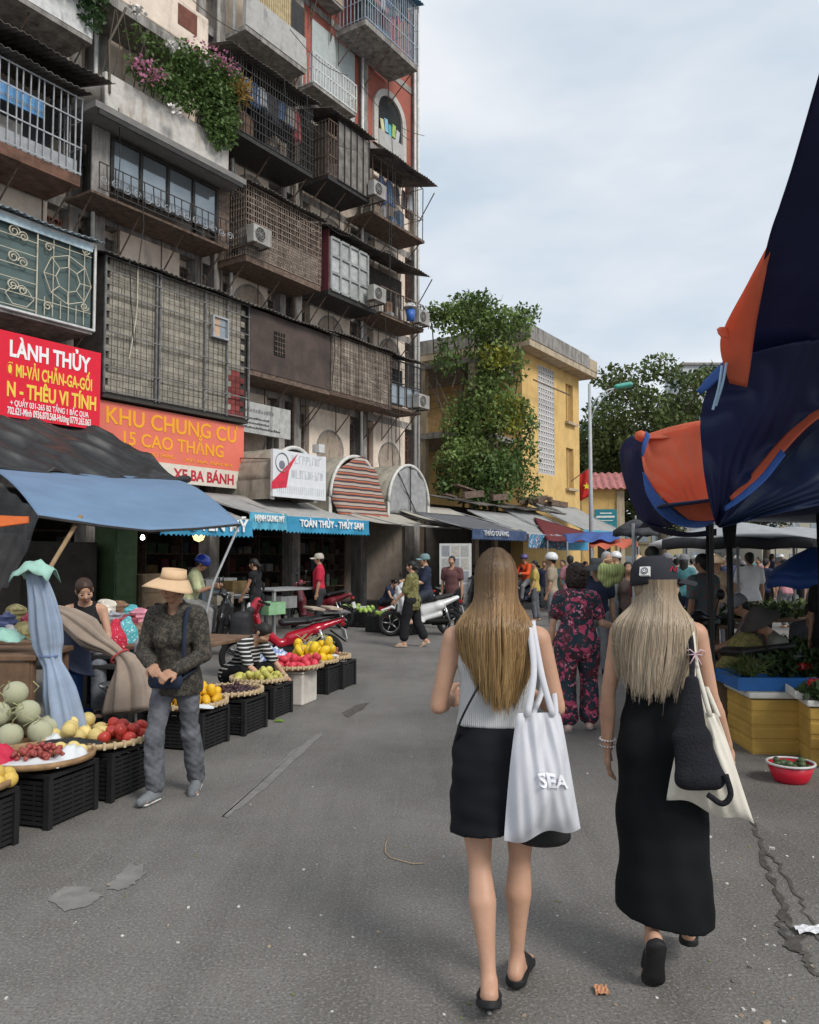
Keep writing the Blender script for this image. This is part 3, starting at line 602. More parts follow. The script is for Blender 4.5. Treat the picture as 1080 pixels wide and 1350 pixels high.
# bay E
p = balcony(5.97, 7.9, 6.85, 1.15, 1.75, slab=.1, slab_m=rust_m); frame(p, 6.05, 7.9, 6.9, 8.5, 1.15, 4, 2, iron_m, .02); bars(p, 6.05, 7.9, 7.6, 8.5, 1.16, .1, .006, iron_m, sides=False)
for j in range(4): MB().box(6.1 + j * .46, 6.5 + j * .46, -1.12, -1.1, 6.95, 7.65).build('pane', glass_m, p)
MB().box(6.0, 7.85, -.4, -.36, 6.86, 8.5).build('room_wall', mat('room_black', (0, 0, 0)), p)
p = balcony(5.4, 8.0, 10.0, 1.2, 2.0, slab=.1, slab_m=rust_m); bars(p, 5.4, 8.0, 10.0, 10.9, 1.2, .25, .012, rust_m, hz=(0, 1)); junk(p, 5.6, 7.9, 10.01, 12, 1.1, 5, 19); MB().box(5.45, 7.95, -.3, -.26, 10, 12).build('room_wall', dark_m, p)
p = balcony(4.9, 8.0, Z5, 1.25, 2.0, slab=.1, slab_m=rust_m, roof_out=.5); junk(p, 5.1, 7.8, Z5 + .01, 12, 1.1, 7, 29); bars(p, 4.95, 7.95, Z5, Z5 + 2, 1.2, .4, .012, rust_m, hz=(0, .4, 1)); laundry(p, 5.6, 7.8, Z5 + 1.7, 1.1, 8, 5)
# brick arch window
p = part('arch_window', BLK); cx, r0, r1, zs = 7.55, .78, 1.02, Z6 + 1.55; vv = []; n = 17
pts = [(-1, -1.4)] + [(math.cos(math.pi - math.pi * j / (n - 1)), math.sin(math.pi * j / (n - 1))) for j in range(n)] + [(1, -1.4)]
for (a, b_) in pts:
    for rr in (r0, r1):
        for yy in (-.1, .0): vv.append((cx + a * rr, yy, zs + (b_ * rr if b_ >= 0 else b_)))
k = len(pts); fs = []
for j in range(k - 1):
    o = j * 4; q = o + 4; fs += [(o, q, q + 2, o + 2), (o, o + 1, q + 1, q), (o + 2, q + 2, q + 3, o + 3)]
MB().add(vv, fs).build('arch_surround', mat('arch_plaster', (.5, .47, .43), rough=.9, var=.12, grime=.2), p)
vv = [(cx, -.02, zs)] + [(cx + a * r0, -.02, zs + (b_ * r0 if b_ >= 0 else b_)) for a, b_ in pts]
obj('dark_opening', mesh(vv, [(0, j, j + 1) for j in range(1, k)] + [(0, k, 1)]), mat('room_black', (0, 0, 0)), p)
MB().box(cx - .78, cx + .78, -.14, -.03, Z6 + .15, Z6 + .75).build('sill_wall', mat('grey_parapet', (0, 0, 0)), p)
for j, c in enumerate(((.6, .55, .3), (.25, .45, .55), (.1, .4, .5), (.35, .5, .15), (.5, .5, .5))):
    MB().obox((cx - .5 + j * .24, -.07, Z6 + 1.0 + .12 * (j % 2)), (.2, .03, .5), (0, .1 * (j - 2), 0)).build('hung_cloth', mat('hung_%d' % j, c), p)
# seventh floor cage at the corner
p = balcony(4.3, 7.4, Z7 - .35, 1.35, 2.3, roof=True, slab=.2, slab_m=conc_m, roof_mat=mat('blue_sheet', (.12, .3, .42), var=.2)); bars(p, 4.3, 7.4, Z7 - .35, Z7 + 1.95, 1.35, .12, .012, mat('pale_blue_steel', (.3, .36, .42), rough=.5), hz=(.02, .3, .6, .98))
laundry(p, 4.6, 7.2, Z7 + 1.9, 1.2, 5, 8); junk(p, 4.5, 7.1, Z7, 12, 1.1, 5, 39)
p = balcony(1.9, 4.1, Z7 + .2, .6, 1, roof=False, slab=.1); MB().box(1.95, 4.05, -.62, -.55, Z7 + .2, Z7 + 1.3).build('board_front', mat('tan_slats', (.4, .32, .24), var=.3, scale=3), p)
# hanging cables and stray wires on the facade
g = np.random.default_rng(5)
for j in range(26):
    t = g.uniform(-5, 9); z = g.uniform(6, 18); ln = g.uniform(1, 4); yy = -g.uniform(1.3, 1.9)
    cab = MB()
    t = min(t, 5.5)
    if j % 2: cab.tube([(t, yy, z), (t + .05, yy - .02, z - ln * .5), (t + g.uniform(-.1, .2), yy, z - ln)], .011, 4)
    else: cab.tube([(t + ln * q / 6, yy, z - .35 * math.sin(q / 6 * 3.14) * ln * .3) for q in range(7)], .01, 4)
    cab.build('cable', iron_m, BLK)
b = MB(); 

for q in (((9.3, -.2, 11.6), (8.1, -1.5, 11.9)), ((9.3, -.2, 14.9), (8.1, -1.6, 15.2))): MB().tube(list(q), .02, 4).build('stay_rod', iron_m, BLK)
# ---- air conditioners (things hung on the block)
acm = mat('ac_casing', (.36, .35, .325), rough=.6, var=.2, grime=.5, gcol=(.15, .12, .1))
def aircon(t, z, out, label):
    o = thing('air_conditioner', label, 'air conditioner', facw(t, out, zz(z)), FROT, 'air conditioners on the block')
    o.scale = (.85,) * 3; MB().box(-.4, .4, -.15, .15, 0, .56).build('casing', acm, o, bev=.015)
    MB().lathe([(.0, 0), (.21, 0), (.21, .012), (.0, .012)], 20, Matrix.Translation((-.12, -.155, .28)) @ Matrix.Rotation(R(90), 4, 'X')).build('fan_opening', iron_m, o)
    gq = MB(); M_ = Matrix.Translation((-.12, -.175, .28)) @ Matrix.Rotation(R(90), 4, 'Z')
    for r_ in (.07, .14, .21): gq.torus((0, 0, 0), r_, .007, M_, 18, 4)
    for j in range(4): a = j * math.pi / 4; gq.tube([(-.12 + .21 * math.cos(a), -.175, .28 + .21 * math.sin(a)), (-.12 - .21 * math.cos(a), -.175, .28 - .21 * math.sin(a))], .005, 4)
    gq.build('fan_grille', acm, o); b = MB()
    for x in (-.3, .3): b.box(x - .02, x + .02, -.2, .9, -.05, -.002)
    b.build('bracket', rust_m, o)
aircon(-.55, 10.25, 1.45, 'grimy air conditioner on the rusty lattice balcony above the brown sheet panel')
aircon(4.75, 10.1, 1.5, 'air conditioner beside the pale sash window panel')
aircon(4.75, 13.7, 1.5, 'air conditioner beside the grey louvred balcony box')
aircon(7.7, 6.95, 1.3, 'lowest air conditioner at the corner of the block')
aircon(7.55, 10.05, 1.4, 'air conditioner beside the blue bucket at the corner of the block')
bk = thing('bucket', 'blue plastic bucket on a ledge at the corner of the block', 'bucket', facw(6.85, 1.4, zz(10.02)), 0)
MB().lathe([(.0, 0), (.13, 0), (.17, .36), (.155, .36), (.12, .03), (0, .03)], 14).build('pail', mat('blue_plastic', (.05, .15, .5), rough=.4), bk, smooth=True)
MB().lathe([(.0, .62), (.1, .6), (.24, .46), (.26, .44), (.0, .44)], 14).build('lid', white_m, bk, smooth=True)
# ---- flowering plants on the whitewashed balcony
leaf_m = mat('leaf_green', (.11, .18, .05), rough=.55, var=.45, scale=3, transl=.25); leaf2_m = mat('leaf_dark', (.035, .075, .022), rough=.55, var=.45, scale=2, transl=.2)
pink_m = mat('bougainvillea', (.58, .24, .36), rough=.7, var=.3, transl=.3); wfl = mat('white_flower', (.75, .72, .68), rough=.8, var=.1); yel_m = mat('yellowing_leaf', (.4, .25, .07), var=.4, transl=.2)
def cloud(c, r, n, seed):
    g = np.random.default_rng(seed); d = g.normal(size=(n, 3)); d /= np.linalg.norm(d, axis=1)[:, None]; return np.array(c) + d * np.array(r) * (g.random((n, 1)) ** .45)
pl = thing('balcony_plants', 'flowering creepers spilling over the whitewashed balcony', 'plants', FP + Vector((0, 0, .24)), FROT); pl.scale = (1, 1, .941); pl.location = FP + FU * -.5 + Vector((0, 0, .24))
C = [cloud((-2.0, -1.6, 14.0), (.9, .35, .75), 2600, 1), cloud((-1.6, -1.55, 13.2), (.65, .3, .9), 2200, 2), cloud((-1.35, -1.55, 14.2), (.5, .35, .55), 1200, 3), cloud((-3.2, -1.55, 13.2), (1.3, .2, .45), 1500, 4), cloud((-3.0, -1.4, 14.1), (1.6, .3, .35), 500, 5), cloud((-2.6, -1.5, 14.0), (.6, .2, .8), 500, 6)]
leaves(np.vstack(C), .12, 'foliage', leaf_m, pl, seed=2, droop=.5)
leaves(np.vstack([cloud((-3.9, -1.7, 13.15), (.55, .15, .3), 130, 7), cloud((-2.0, -1.8, 14.5), (.9, .15, .4), 80, 8), cloud((-1.4, -1.75, 14.4), (.5, .15, .4), 90, 9)]), .1, 'pink_flowers', pink_m, pl, aspect=.8)['kind'] = 'stuff'
leaves(cloud((-1.15, -1.75, 14.1), (.35, .2, .35), 300, 10), .22, 'yellow_leaves', yel_m, pl, aspect=.2)
for j, (x, z) in enumerate(((-4.3, 14.4), (-3.3, 14.1), (-2.3, 14.2), (-3.2, 12.5))): leaves(cloud((x, -1.75, z), (.16, .1, .13), 90, 20 + j), .09, 'white_flowers', wfl, pl, aspect=.8)['kind'] = 'stuff'
st = MB()
for j in range(14): x = -4.8 + j * .27; st.tube([(x, -1.2, 12.6), (x + .1, -1.35, 13.6), (x + random.uniform(-.4, .5), -1.5, 14.3)], .014, 4)
st.tube([(-4.7, -1.4, 12.3), (-4.75, -1.4, 13.5), (-4.4, -1.5, 14.5)], .03, 5); st.build('stems', mat('twig', (.1, .08, .06)), pl)
pl = thing('parapet_plants', 'leafy plants on the white parapet at the top left', 'plants', FP + Vector((0, 0, .24)), FROT); pl.scale = (1, 1, .941)
leaves(np.vstack([cloud((-6.6, -1.5, 14.6), (.9, .3, .6), 1200, 31), cloud((-5.7, -1.4, 14.3), (.4, .3, .8), 700, 32)]), .13, 'foliage', leaf2_m, pl, droop=.3); st = MB()
for j in range(8): x = -7.2 + j * .22; st.tube([(x, -1.2, 14.3), (x + .1, -1.4, 15.0)], .012, 4)
st.build('stems', mat('twig', (0, 0, 0)), pl)
# ============================================================ yellow building with vines, trees, lamp, far houses
yel = mat('ochre_wall', (.66, .44, .17), rough=.9, var=.13, scale=1.5, bump=.15, grime=.28, gcol=(.3, .18, .07), gscale=(1.5, 1.5, .35))
tan_ = mat('tan_wall', (.46, .37, .26), rough=.9, var=.2, scale=1.5, grime=.45, gcol=(.14, .11, .08))
YB = thing('yellow_building', 'ochre yellow building with a pierced white lattice strip, half hidden by vines', 'building', (5.0, 36.0, 0), FROT)
h = 10.75; w = MB(); w.box(0, 6.7, .2, 9, 0, h)
w.build('wall', yel, YB)
def panel(x0, x1, z0, z1, m=yel): MB().box(x0, x1, 0, .199, z0, z1).build('wall_face', m, YB)
panel(0, 1.68, 0, h); panel(3.5, 4.95, 0, h); panel(5.9, 6.7, 0, h); panel(1.68, 3.5, 0, 5.45); panel(1.68, 3.5, 10.5, h); panel(4.95, 5.9, 0, 5.0); panel(4.95, 5.9, 7.0, 8.3); panel(4.95, 5.9, 10.2, h)
MB().box(-.8, 7.3, -.75, 9.3, h, h + .3).build('eave_slab', tan_, YB)
MB().box(-.8, 6.2, -.78, -.6, h + .3, h + .95).build('parapet', conc_m, YB); MB().box(-.82, -.6, -.6, 9.3, h + .3, h + .95).build('parapet', conc_m, YB)
MB().box(6.2, 7.3, -.78, -.6, h + .3, h + .85).build('parapet', tan_, YB); MB().box(7.1, 7.3, -.6, 9.3, h + .3, h + .85).build('parapet', tan_, YB)
MB().add([(-.6, -.5, h + .95), (-.6, .5, h + .95), (-.6, 0, h + 1.6), (-.2, -.5, h + .95), (-.2, .5, h + .95), (-.2, 0, h + 1.6)], [(0, 2, 1), (3, 4, 5), (0, 3, 5, 2), (1, 2, 5, 4), (0, 1, 4, 3)]).build('ridge_cap', conc_m, YB)
lt = part('lattice_panel', YB); MB().box(1.68, 3.5, .17, .19, 5.45, 10.5).build('dark_backing', mat('lattice_dark', (.05, .045, .05)), lt)
b = MB(); nx, nz_ = 7, 20; dx, dz = 1.82 / nx, 5.05 / nz_
for i in range(nx + 1): x = 1.68 + i * dx; b.box(x - .03, x + .03, .0, .14, 5.45, 10.5)
for j in range(nz_ + 1): z = 5.45 + j * dz; b.box(1.68, 3.5, .005, .135, z - .03, z + .03)
for i in range(nx):
    for j in range(nz_):
        x, z = 1.68 + (i + .5) * dx, 5.45 + (j + .5) * dz; b.obox((x, .07, z), (dx * 1.2, .1, .05), (0, R(44), 0))
o = b.build('lattice_blocks', mat('white_blocks', (.62, .6, .58), rough=.85, var=.12), lt); o['kind'] = 'stuff'
for z0, z1 in ((5.0, 7.0), (8.3, 10.2)):
    wn = part('window', YB); MB().box(4.95, 5.9, .15, .19, z0, z1).build('shutter', mat('ochre_shutter', (.36, .23, .09), var=.2), wn); MB().box(4.8, 6.05, -.2, .0, z0 - .14, z0 - .02).build('sill', tan_, wn)
    MB().box(5.4, 5.45, .1, .15, z0, z1).build('mullion', yel, wn)
MB().box(-.3, 3.9, -.7, -.66, 9.3, 9.36).build('rod', rust_m, YB)
# concrete porch in front of the gable
for z in (6.6, 9.6): MB().box(-3.6, -.002, .4, 6.5, z, z + .25).build('porch_slab', conc_m, YB)
for x, y in ((-3.4, .6), (-3.4, 3.0), (-3.4, 6.2), (-1.7, .6)): MB().box(x - .15, x + .15, y - .15, y + .15, 0, 9.6).build('porch_column', tan_, YB)
MB().box(-3.3, -3.2, 3.1, 6.1, 2.8, 6.6).build('porch_wall', tan_, YB); MB().box(-3.3, -3.2, .8, 6.1, 6.85, 7.8).build('porch_parapet', mat('ochre_light', (.5, .33, .15), var=.25), YB)
b = MB()
for j in range(20): b.box(-3.46, -3.44, .8 + j * .26, .82 + j * .26, 7.8, 9.6)
for j in range(6): b.box(-3.45, -3.43, .7, 6.1, 7.9 + j * .3, 7.92 + j * .3)
b.build('porch_bars', rust_m, YB)
V = thing('climbing_vine', 'thick green climbing vine covering the gable of the yellow building', 'vine', (0, 0, 0)); C = []
for i, (px, py, Y, rx, rz, n) in enumerate(((620, 420, 33, 1.6, .7, 2600), (660, 430, 33.5, 1.3, .8, 1800), (590, 412, 33, 1.0, .35, 700), (650, 480, 33.5, 1.3, 1.2, 2600), (640, 540, 33, 1.1, 1.3, 2600), (672, 545, 33.5, .9, .8, 1300), (610, 560, 33, .9, 1.2, 1400),
        (615, 610, 32.5, 1.2, 1.0, 2800), (650, 625, 32.5, 1.1, .9, 2200), (680, 600, 33.5, .9, .9, 1100), (688, 415, 34, .8, .4, 500), (625, 395, 33.2, .9, .35, 600), (590, 470, 33, .6, .8, 500), (700, 560, 34, .35, .4, 250), (640, 655, 32.4, 1.0, .4, 900), (590, 640, 32.6, .5, .5, 500), (695, 640, 33.2, .6, .6, 400))):
    C.append(cloud(atY(px, py, Y), (rx * 1.12, .8, rz * 1.12), int(n * .62), 100 + i))
leaves(np.vstack(C[:8]), .2, 'foliage', mat('vine_leaf', (.17, .24, .07), rough=.55, var=.5, scale=.9, transl=.25), V, seed=5, droop=.4); leaves(np.vstack(C[8:]), .2, 'foliage', leaf_m, V, seed=6, droop=.5)
leaves(np.vstack([cloud(atY(668, 545, 32.9), (.9, .2, .9), 380, 140), cloud(atY(655, 470, 32.9), (.9, .2, .6), 260, 141)]), .22, 'yellow_leaves', mat('yellow_green_leaf', (.3, .3, .05), var=.3, transl=.25), V)
st = MB(); g = np.random.default_rng(8)
for j in range(22):
    x, y = g.uniform(575, 690), g.uniform(480, 640); a = atY(x, y, 33.6); st.tube([a, a + Vector((g.uniform(-.6, .6), .2, 1.2)), a + Vector((g.uniform(-1, 1), .1, 2.6))], .035, 4)
for j in range(6): a = atY(610 + 9 * j, 690, 33.6); st.tube([a, a + Vector((.1, 0, 2.2)), a + Vector((-.2, 0, 4.5)), a + Vector((.2, 0, 7))], .06, 5)
for j in range(10):
    a = atY(g.uniform(590, 700), g.uniform(395, 425), 33.3); st.tube([a, a + Vector((g.uniform(-.3, .4), 0, g.uniform(.2, .45)))], .008, 3)
st.build('stems', mat('twig', (0, 0, 0)), V)
# ---- trees
bark = mat('bark', (.09, .075, .06), rough=.95, var=.3, bump=.5)
def tree(name, label, base, H, rx, seed, lm, n=9000, ls=.32, trunk=.3, low=.32):
    T = thing(name, label, 'tree', base, 0, 'trees at the end of the street'); g = np.random.default_rng(seed); tr = MB(); lim = MB()
    tr.tube([(0, 0, -.1), (.1, 0, H * .2), (-.1, .1, H * low), (.1, 0, H * .62)], [trunk * 1.2, trunk * .9, trunk * .75, trunk * .3], 9); tips = []
    for j in range(11):
        a = g.uniform(0, 6.28); r_ = rx * g.uniform(.45, .95); z0 = H * g.uniform(low * .8, .55); z1 = min(H * .95, z0 + H * g.uniform(.12, .42)); e = np.array((r_ * math.cos(a), r_ * math.sin(a), z1))
        lim.tube([(0, 0, z0), (e[0] * .45, e[1] * .45, z0 + (z1 - z0) * .6), tuple(e)], [trunk * .35, trunk * .22, trunk * .08], 6); tips.append(e)
        for q in range(2): e2 = e * .7 + np.array((g.normal(0, rx * .25), g.normal(0, rx * .25), g.uniform(.2, 1.4))); lim.tube([tuple(e * .6 + np.array((0, 0, z0 * .3))), tuple(e2)], [trunk * .15, .02], 5); tips.append(e2)
    tips.append(np.array((0, 0, H * .93))); C = []
    for e in tips: C.append(cloud(e, (rx * .34, rx * .34, rx * .2), int(n / len(tips)), int(g.integers(1e6))))
    tr.build('trunk', bark, T, smooth=True); lim.build('limbs', bark, T, smooth=True); leaves(np.vstack(C), ls, 'crown', lm, T, up=.4, seed=seed)
tl1 = mat('tree_leaf', (.11, .145, .045), rough=.6, var=.45, scale=.35, transl=.2); tl2 = mat('tree_leaf_dark', (.05, .085, .04), rough=.6, var=.4, scale=.35, transl=.15)
def tb(px, Y): p = atY(px, 733, Y); return (p.x, p.y, 0)
tree('street_tree', 'broad olive green tree behind the orange tarp', tb(872, 52), 14.6, 4.6, 3, tl1, 15000, .34)
tree('street_tree', 'dark green tree beside the street lamp and yellow building', tb(800, 62), 14.0, 4.2, 5, tl2, 11000, .38)
tree('street_tree', 'green tree whose crown shows right of the broad olive tree', tb(935, 58), 15.6, 4.0, 9, tl2, 8000, .38)
tree('street_tree', 'low bushy tree behind the small house with the teal sign', tb(838, 56), 9, 3.4, 12, tl1, 7000, .34)
tree('street_tree', 'far tree rising behind the grey market umbrellas', tb(1010, 66), 12, 4.5, 15, tl2, 7000, .4)
# ---- street lamp
p = atY(780, 733, 30); SL = thing('street_lamp', 'tall grey street lamp with a curved arm and teal lamp head', 'street lamp', (p.x, p.y, 0)); lm = mat('lamp_pole_steel', (.4, .42, .43), rough=.45, var=.1)
MB().tube([(0, 0, 0), (0, 0, 4), (0, 0, 8.0)], [.09, .075, .055], 10).build('pole', lm, SL, smooth=True)
MB().tube([(0, 0, 7.0), (.25, 0, 7.45), (.7, 0, 7.78), (1.1, 0, 7.88)], .03, 6).tube([(0, 0, 6.6), (.15, 0, 7.0), (.5, 0, 7.5), (.95, 0, 7.84)], .02, 6).build('arm', lm, SL, smooth=True)
sobj('lamp_head', [econe((1.0, 0, 7.9), (1.5, 0, 7.98), .13, .17, .09, .1, (0, 1, 0)), cone((.95, 0, 7.88), (1.1, 0, 7.9), .05)], mat('teal_lamp', (.1, .42, .33), rough=.35), SL, .03, .04)
# ---- flag
F_ = thing('flag', 'red flag with a yellow star hanging beside the lamp post', 'flag', atY(771, 625, 33)); U, Vv = np.meshgrid(np.linspace(0, 1, 9), np.linspace(0, 1, 9), indexing='ij')
P = np.stack([U * .45 - .2, .08 * np.sin(U * 7 + Vv * 3), -Vv * 1.1 + U * .25], -1); MB().sheet(P, .012).build('cloth', mat('flag_red', (.6, .03, .025), var=.15, transl=.2), F_, smooth=True)
vv = [(.05, -.12, -.5)] + [(.05 + (.15 if j % 2 == 0 else .065) * math.sin(j * .628), -.12 - .01, -.5 + (.15 if j % 2 == 0 else .065) * math.cos(j * .628)) for j in range(10)]
obj('star', mesh(vv, [(0, j + 1, (j + 1) % 10 + 1) for j in range(10)]), mat('flag_yellow', (.8, .6, .03)), F_); MB().tube([(-.55, .1, -.3), (.3, 0, .35)], .02, 5).build('staff', rust_m, F_)
# ---- gatehouse with teal sign
p = atY(797, 733, 46); GH = thing('gate_house', 'small ochre gate house with a teal sign and pink tiled roof', 'building', (p.x, p.y, 0), R(-8)); 
MB().box(-1.2, 1.1, 0, 4, 0, 5.5).build('wall', yel, GH); MB().box(-.35, .35, -.02, .0, 0, 2.6).build('doorway', mat('room_black', (0, 0, 0)), GH)
MB().box(-.1, .5, -.05, -.022, 2.6, 3.2).build('window', glass_m, GH); MB().box(.7, 1.12, -.12, -.001, 0, 5.3).build('pilaster', tan_, GH)
rm = mat('pink_tile', (.42, .17, .16), var=.35, scale=5); b = MB(); 
P = np.array([[(x, -.5 + 2.5 * q, 5.4 + 1.1 * q + .05 * math.sin(x * 16)) for q in (0, .5, 1)] for x in np.linspace(-1.0, 2.0, 60)]); b.sheet(P, .04); b.build('roof', rm, GH)
SG = thing('gate_sign', 'teal sign board with white lines above the gate house door', 'sign', (p.x, p.y - .35, 3.0), R(-8)); MB().box(-.6, .62, -.04, .04, 0, 1.25).build('board', mat('teal_board', (.02, .2, .26), rough=.5, var=.15), SG)
b = MB()
for z0, z1, x0, x1 in ((1.0, 1.06, -.3, .35), (.78, .88, -.5, .5), (.6, .64, -.4, .4)): b.box(x0, x1, -.05, -.042, z0, z1)
for x in (-.3, -.12, .0, .12, .28): b.obox((x, -.046, .24), (.05, .008, .3), (0, .6 * x, 0))
b.build('lettering', mat('sign_white', (.75, .75, .72)), SG)
# ---- far houses closing the street
def house(px0, px1, Y, H, m, label, rows, cols, roof=None):
    a, b_ = atY(px0, 733, Y), atY(px1, 733, Y); w = b_.x - a.x; o = thing('far_house', label, 'building', (a.x, Y, 0)); MB().box(0, w, 0, 8, 0, H).build('wall', m, o)
    for r_ in range(rows):
        for c in range(cols):
            x = w * (c + .5) / cols; z = H * (r_ + .45) / rows; wn = part('window', o); MB().box(x - .5, x + .5, -.04, -.001, z - .6, z + .6).build('pane', glass_m, wn); MB().box(x - .65, x + .65, -.15, -.042, z - .75, z - .62).build('sill', tan_, wn)
    MB().box(-.3, w + .3, -.4, 8.3, H, H + .3).build('roof', roof or conc_m, o)
house(815, 900, 64, 4.6, mat('pale_ochre', (.5, .42, .25), var=.15), 'pale ochre far house behind the orange tarp edge', 2, 4)
house(905, 1010, 80, 6.2, mat('far_grey', (.3, .3, .29), var=.15), 'grey far house behind the crowd', 2, 4)
house(1005, 1120, 74, 5.5, mat('far_cream', (.4, .37, .3), var=.15), 'cream far house at the right end of the street', 2, 4)
house(905, 985, 110, 27.5, mat('far_pale', (.5, .52, .53), var=.1), 'tall pale grey house whose top shows above the trees', 7, 4)
house(640, 800, 95, 6, mat('far_brown', (.25, .22, .18), var=.2), 'low brown house far down the street', 2, 5)
# ============================================================ signs, awnings, vaults and shop fronts along the block
def fsign(name, label, t0, t1, z0, z1, out, m, fr=None):
    o = thing(name, label, 'sign', facw((t0 + t1) / 2, out, (z0 + z1) / 2), FROT); w, h_ = (t1 - t0) / 2, (z1 - z0) / 2
    MB().box(-w, w, -.03, .05, -h_, h_).build('board', m, o)
    b = MB(); 
    for x in (-w * .8, 0, w * .8): b.tube([(x, .05, h_ * .6), (x, out - .14, h_ * .9)], .02, 4)
    b.build('stand_off', rust_m, o); return o, w, h_
white_t = mat('print_white', (.85, .84, .82), rough=.5, var=.03); yel_t = mat('print_yellow', (.85, .6, .08), rough=.5, var=.05); org_t = mat('print_orange', (.85, .38, .02), rough=.5, var=.05)
red_t = mat('print_red', (.5, .03, .05), rough=.5); dk_t = mat('print_black', (.04, .04, .04), rough=.6)
o, w, h_ = fsign('shop_sign', 'bright red sign with white and yellow lettering under the wrought grille', -9.4, -5.35, 4.32, 5.98, 1.45, mat('sign_red', (.72, .012, .035), rough=.45, var=.06))
rx = w - .18
def rt(body, size, m, z, width, right, bold=.02):
    return text(body, size, m, o, (right - width / 2, -.036, z), bold=bold, width=width)
rt('LÀNH THỦY', .44, white_t, .36, 1.78, w - .27, .03); rt('Ơ MI-VẢI CHĂN-GA-GỐI', .34, yel_t, -.02, 1.87, w - .21, .025); rt('N - THÊU VI TÍNH', .4, yel_t, -.42, 1.97, w - .1, .03)
rt('+ QUẦY 031-265 B2 TẦNG 1 BẮC QUA', .16, white_t, -.6, 1.72, w - .28, .012); rt('702.621-Minh 0936.870.568-Hương 0779.265.063', .2, white_t, -.77, 1.83, w - .22, .015)
o, w, h_ = fsign('housing_sign', 'faded orange sign with yellow lettering beside the red sign', -5.25, -.62, 3.86, 5.08, 1.0, mat('sign_orange', (.72, .17, .115), rough=.55, var=.1, scale=.8))
text('KHU CHUNG CƯ', .52, org_t, o, (.05, -.036, .13), bold=.015, width=4.0); text('15 CAO THẮNG', .43, org_t, o, (.03, -.036, -.3), bold=.015, width=3.05)
text('BẾP THỊ 15 CAO THẮNG', .13, org_t, o, (-.75, -.036, -.5), width=1.5); text('XE BA BÁNH', .11, org_t, o, (1.1, -.036, -.52), width=1.6)
o, w, h_ = fsign('strip_sign', 'long cream strip sign with dark red lettering below the orange sign', -5.25, -.62, 3.4, 3.855, 1.02, mat('sign_cream', (.68, .62, .53), rough=.6, var=.08))
text('XE BA BÁNH', .36, red_t, o, (.965, -.036, -.13), bold=.025, width=1.98)
o, w, h_ = fsign('grey_sign', 'grey weathered sign with worn black lettering above the white sign', -.95, 1.55, 5.0, 5.85, .7, mat('sign_grey', (.42, .42, .4), rough=.7, var=.2, grime=.3))
g = np.random.default_rng(2)
for z, n, s_ in ((.2, 14, .1), (-.02, 22, .055), (-.15, 24, .05), (-.27, 26, .06)):
    b = MB(); x = -w + .35
    for j in range(n):
        ww = g.uniform(.4, 1) * s_; b.box(x, x + ww, -.038, -.031, z - s_ * .5, z + s_ * g.uniform(.1, .6)); x += ww + s_ * .35
    b.build('lettering', dk_t if z < .1 else mat('print_grey', (.2, .2, .2)), o)['kind'] = 'stuff'
o, w, h_ = fsign('white_sign', 'white sign board with a red pennant and round emblem in front of the arched vault', -.95, 1.15, 3.15, 4.35, 2.35, mat('sign_white_board', (.68, .69, .71), rough=.5, var=.06))
vv = [(-w - .05, -.04, -.25), (-w + .95, -.04, .58), (-w + .6, -.04, .1), (-w + .5, -.04, -.35), (-w - .05, -.04, -.42)]
MB().add(vv, [(0, 4, 3, 2, 1)]).build('red_pennant', mat('pennant_red', (.6, .03, .06), rough=.5), o)
M_ = Matrix.Translation((-w + .33, -.045, .28)) @ Matrix.Rotation(R(90), 4, 'Z'); MB().torus((0, 0, 0), .24, .012, M_, 24, 4).build('emblem_ring', mat('print_grey', (0, 0, 0)), o)
MB().lathe([(0, 0), (.11, 0), (.11, .006), (0, .006)], 16, Matrix.Translation((-w + .33, -.032, .22)) @ Matrix.Rotation(R(90), 4, 'X')).build('emblem', mat('emblem_grey', (.2, .2, .24)), o)
pale_t = mat('print_pale', (.5, .52, .54))
for z, n in ((.3, 9), (-.08, 10)):
    b = MB(); x = -.35
    for j in range(n): ww = g.uniform(.06, .13); b.box(x, x + .02, -.038, -.031, z, z + .22); b.box(x + .02, x + ww, -.038, -.031, z + g.choice([0, .1, .2]), z + .02 + g.choice([0, .1, .2])) ; x += ww + .04
    b.build('lettering', pale_t, o)['kind'] = 'stuff'
b = MB()
for j in range(24): b.box(-w + .15 + j * .08, -w + .17 + j * .08, -.036, -.031, -.5, -.3)
b.build('fine_lines', pale_t, o)
MB().box(.62, .86, -.14, .1, .68, .9).build('lamp_box', white_m, o)
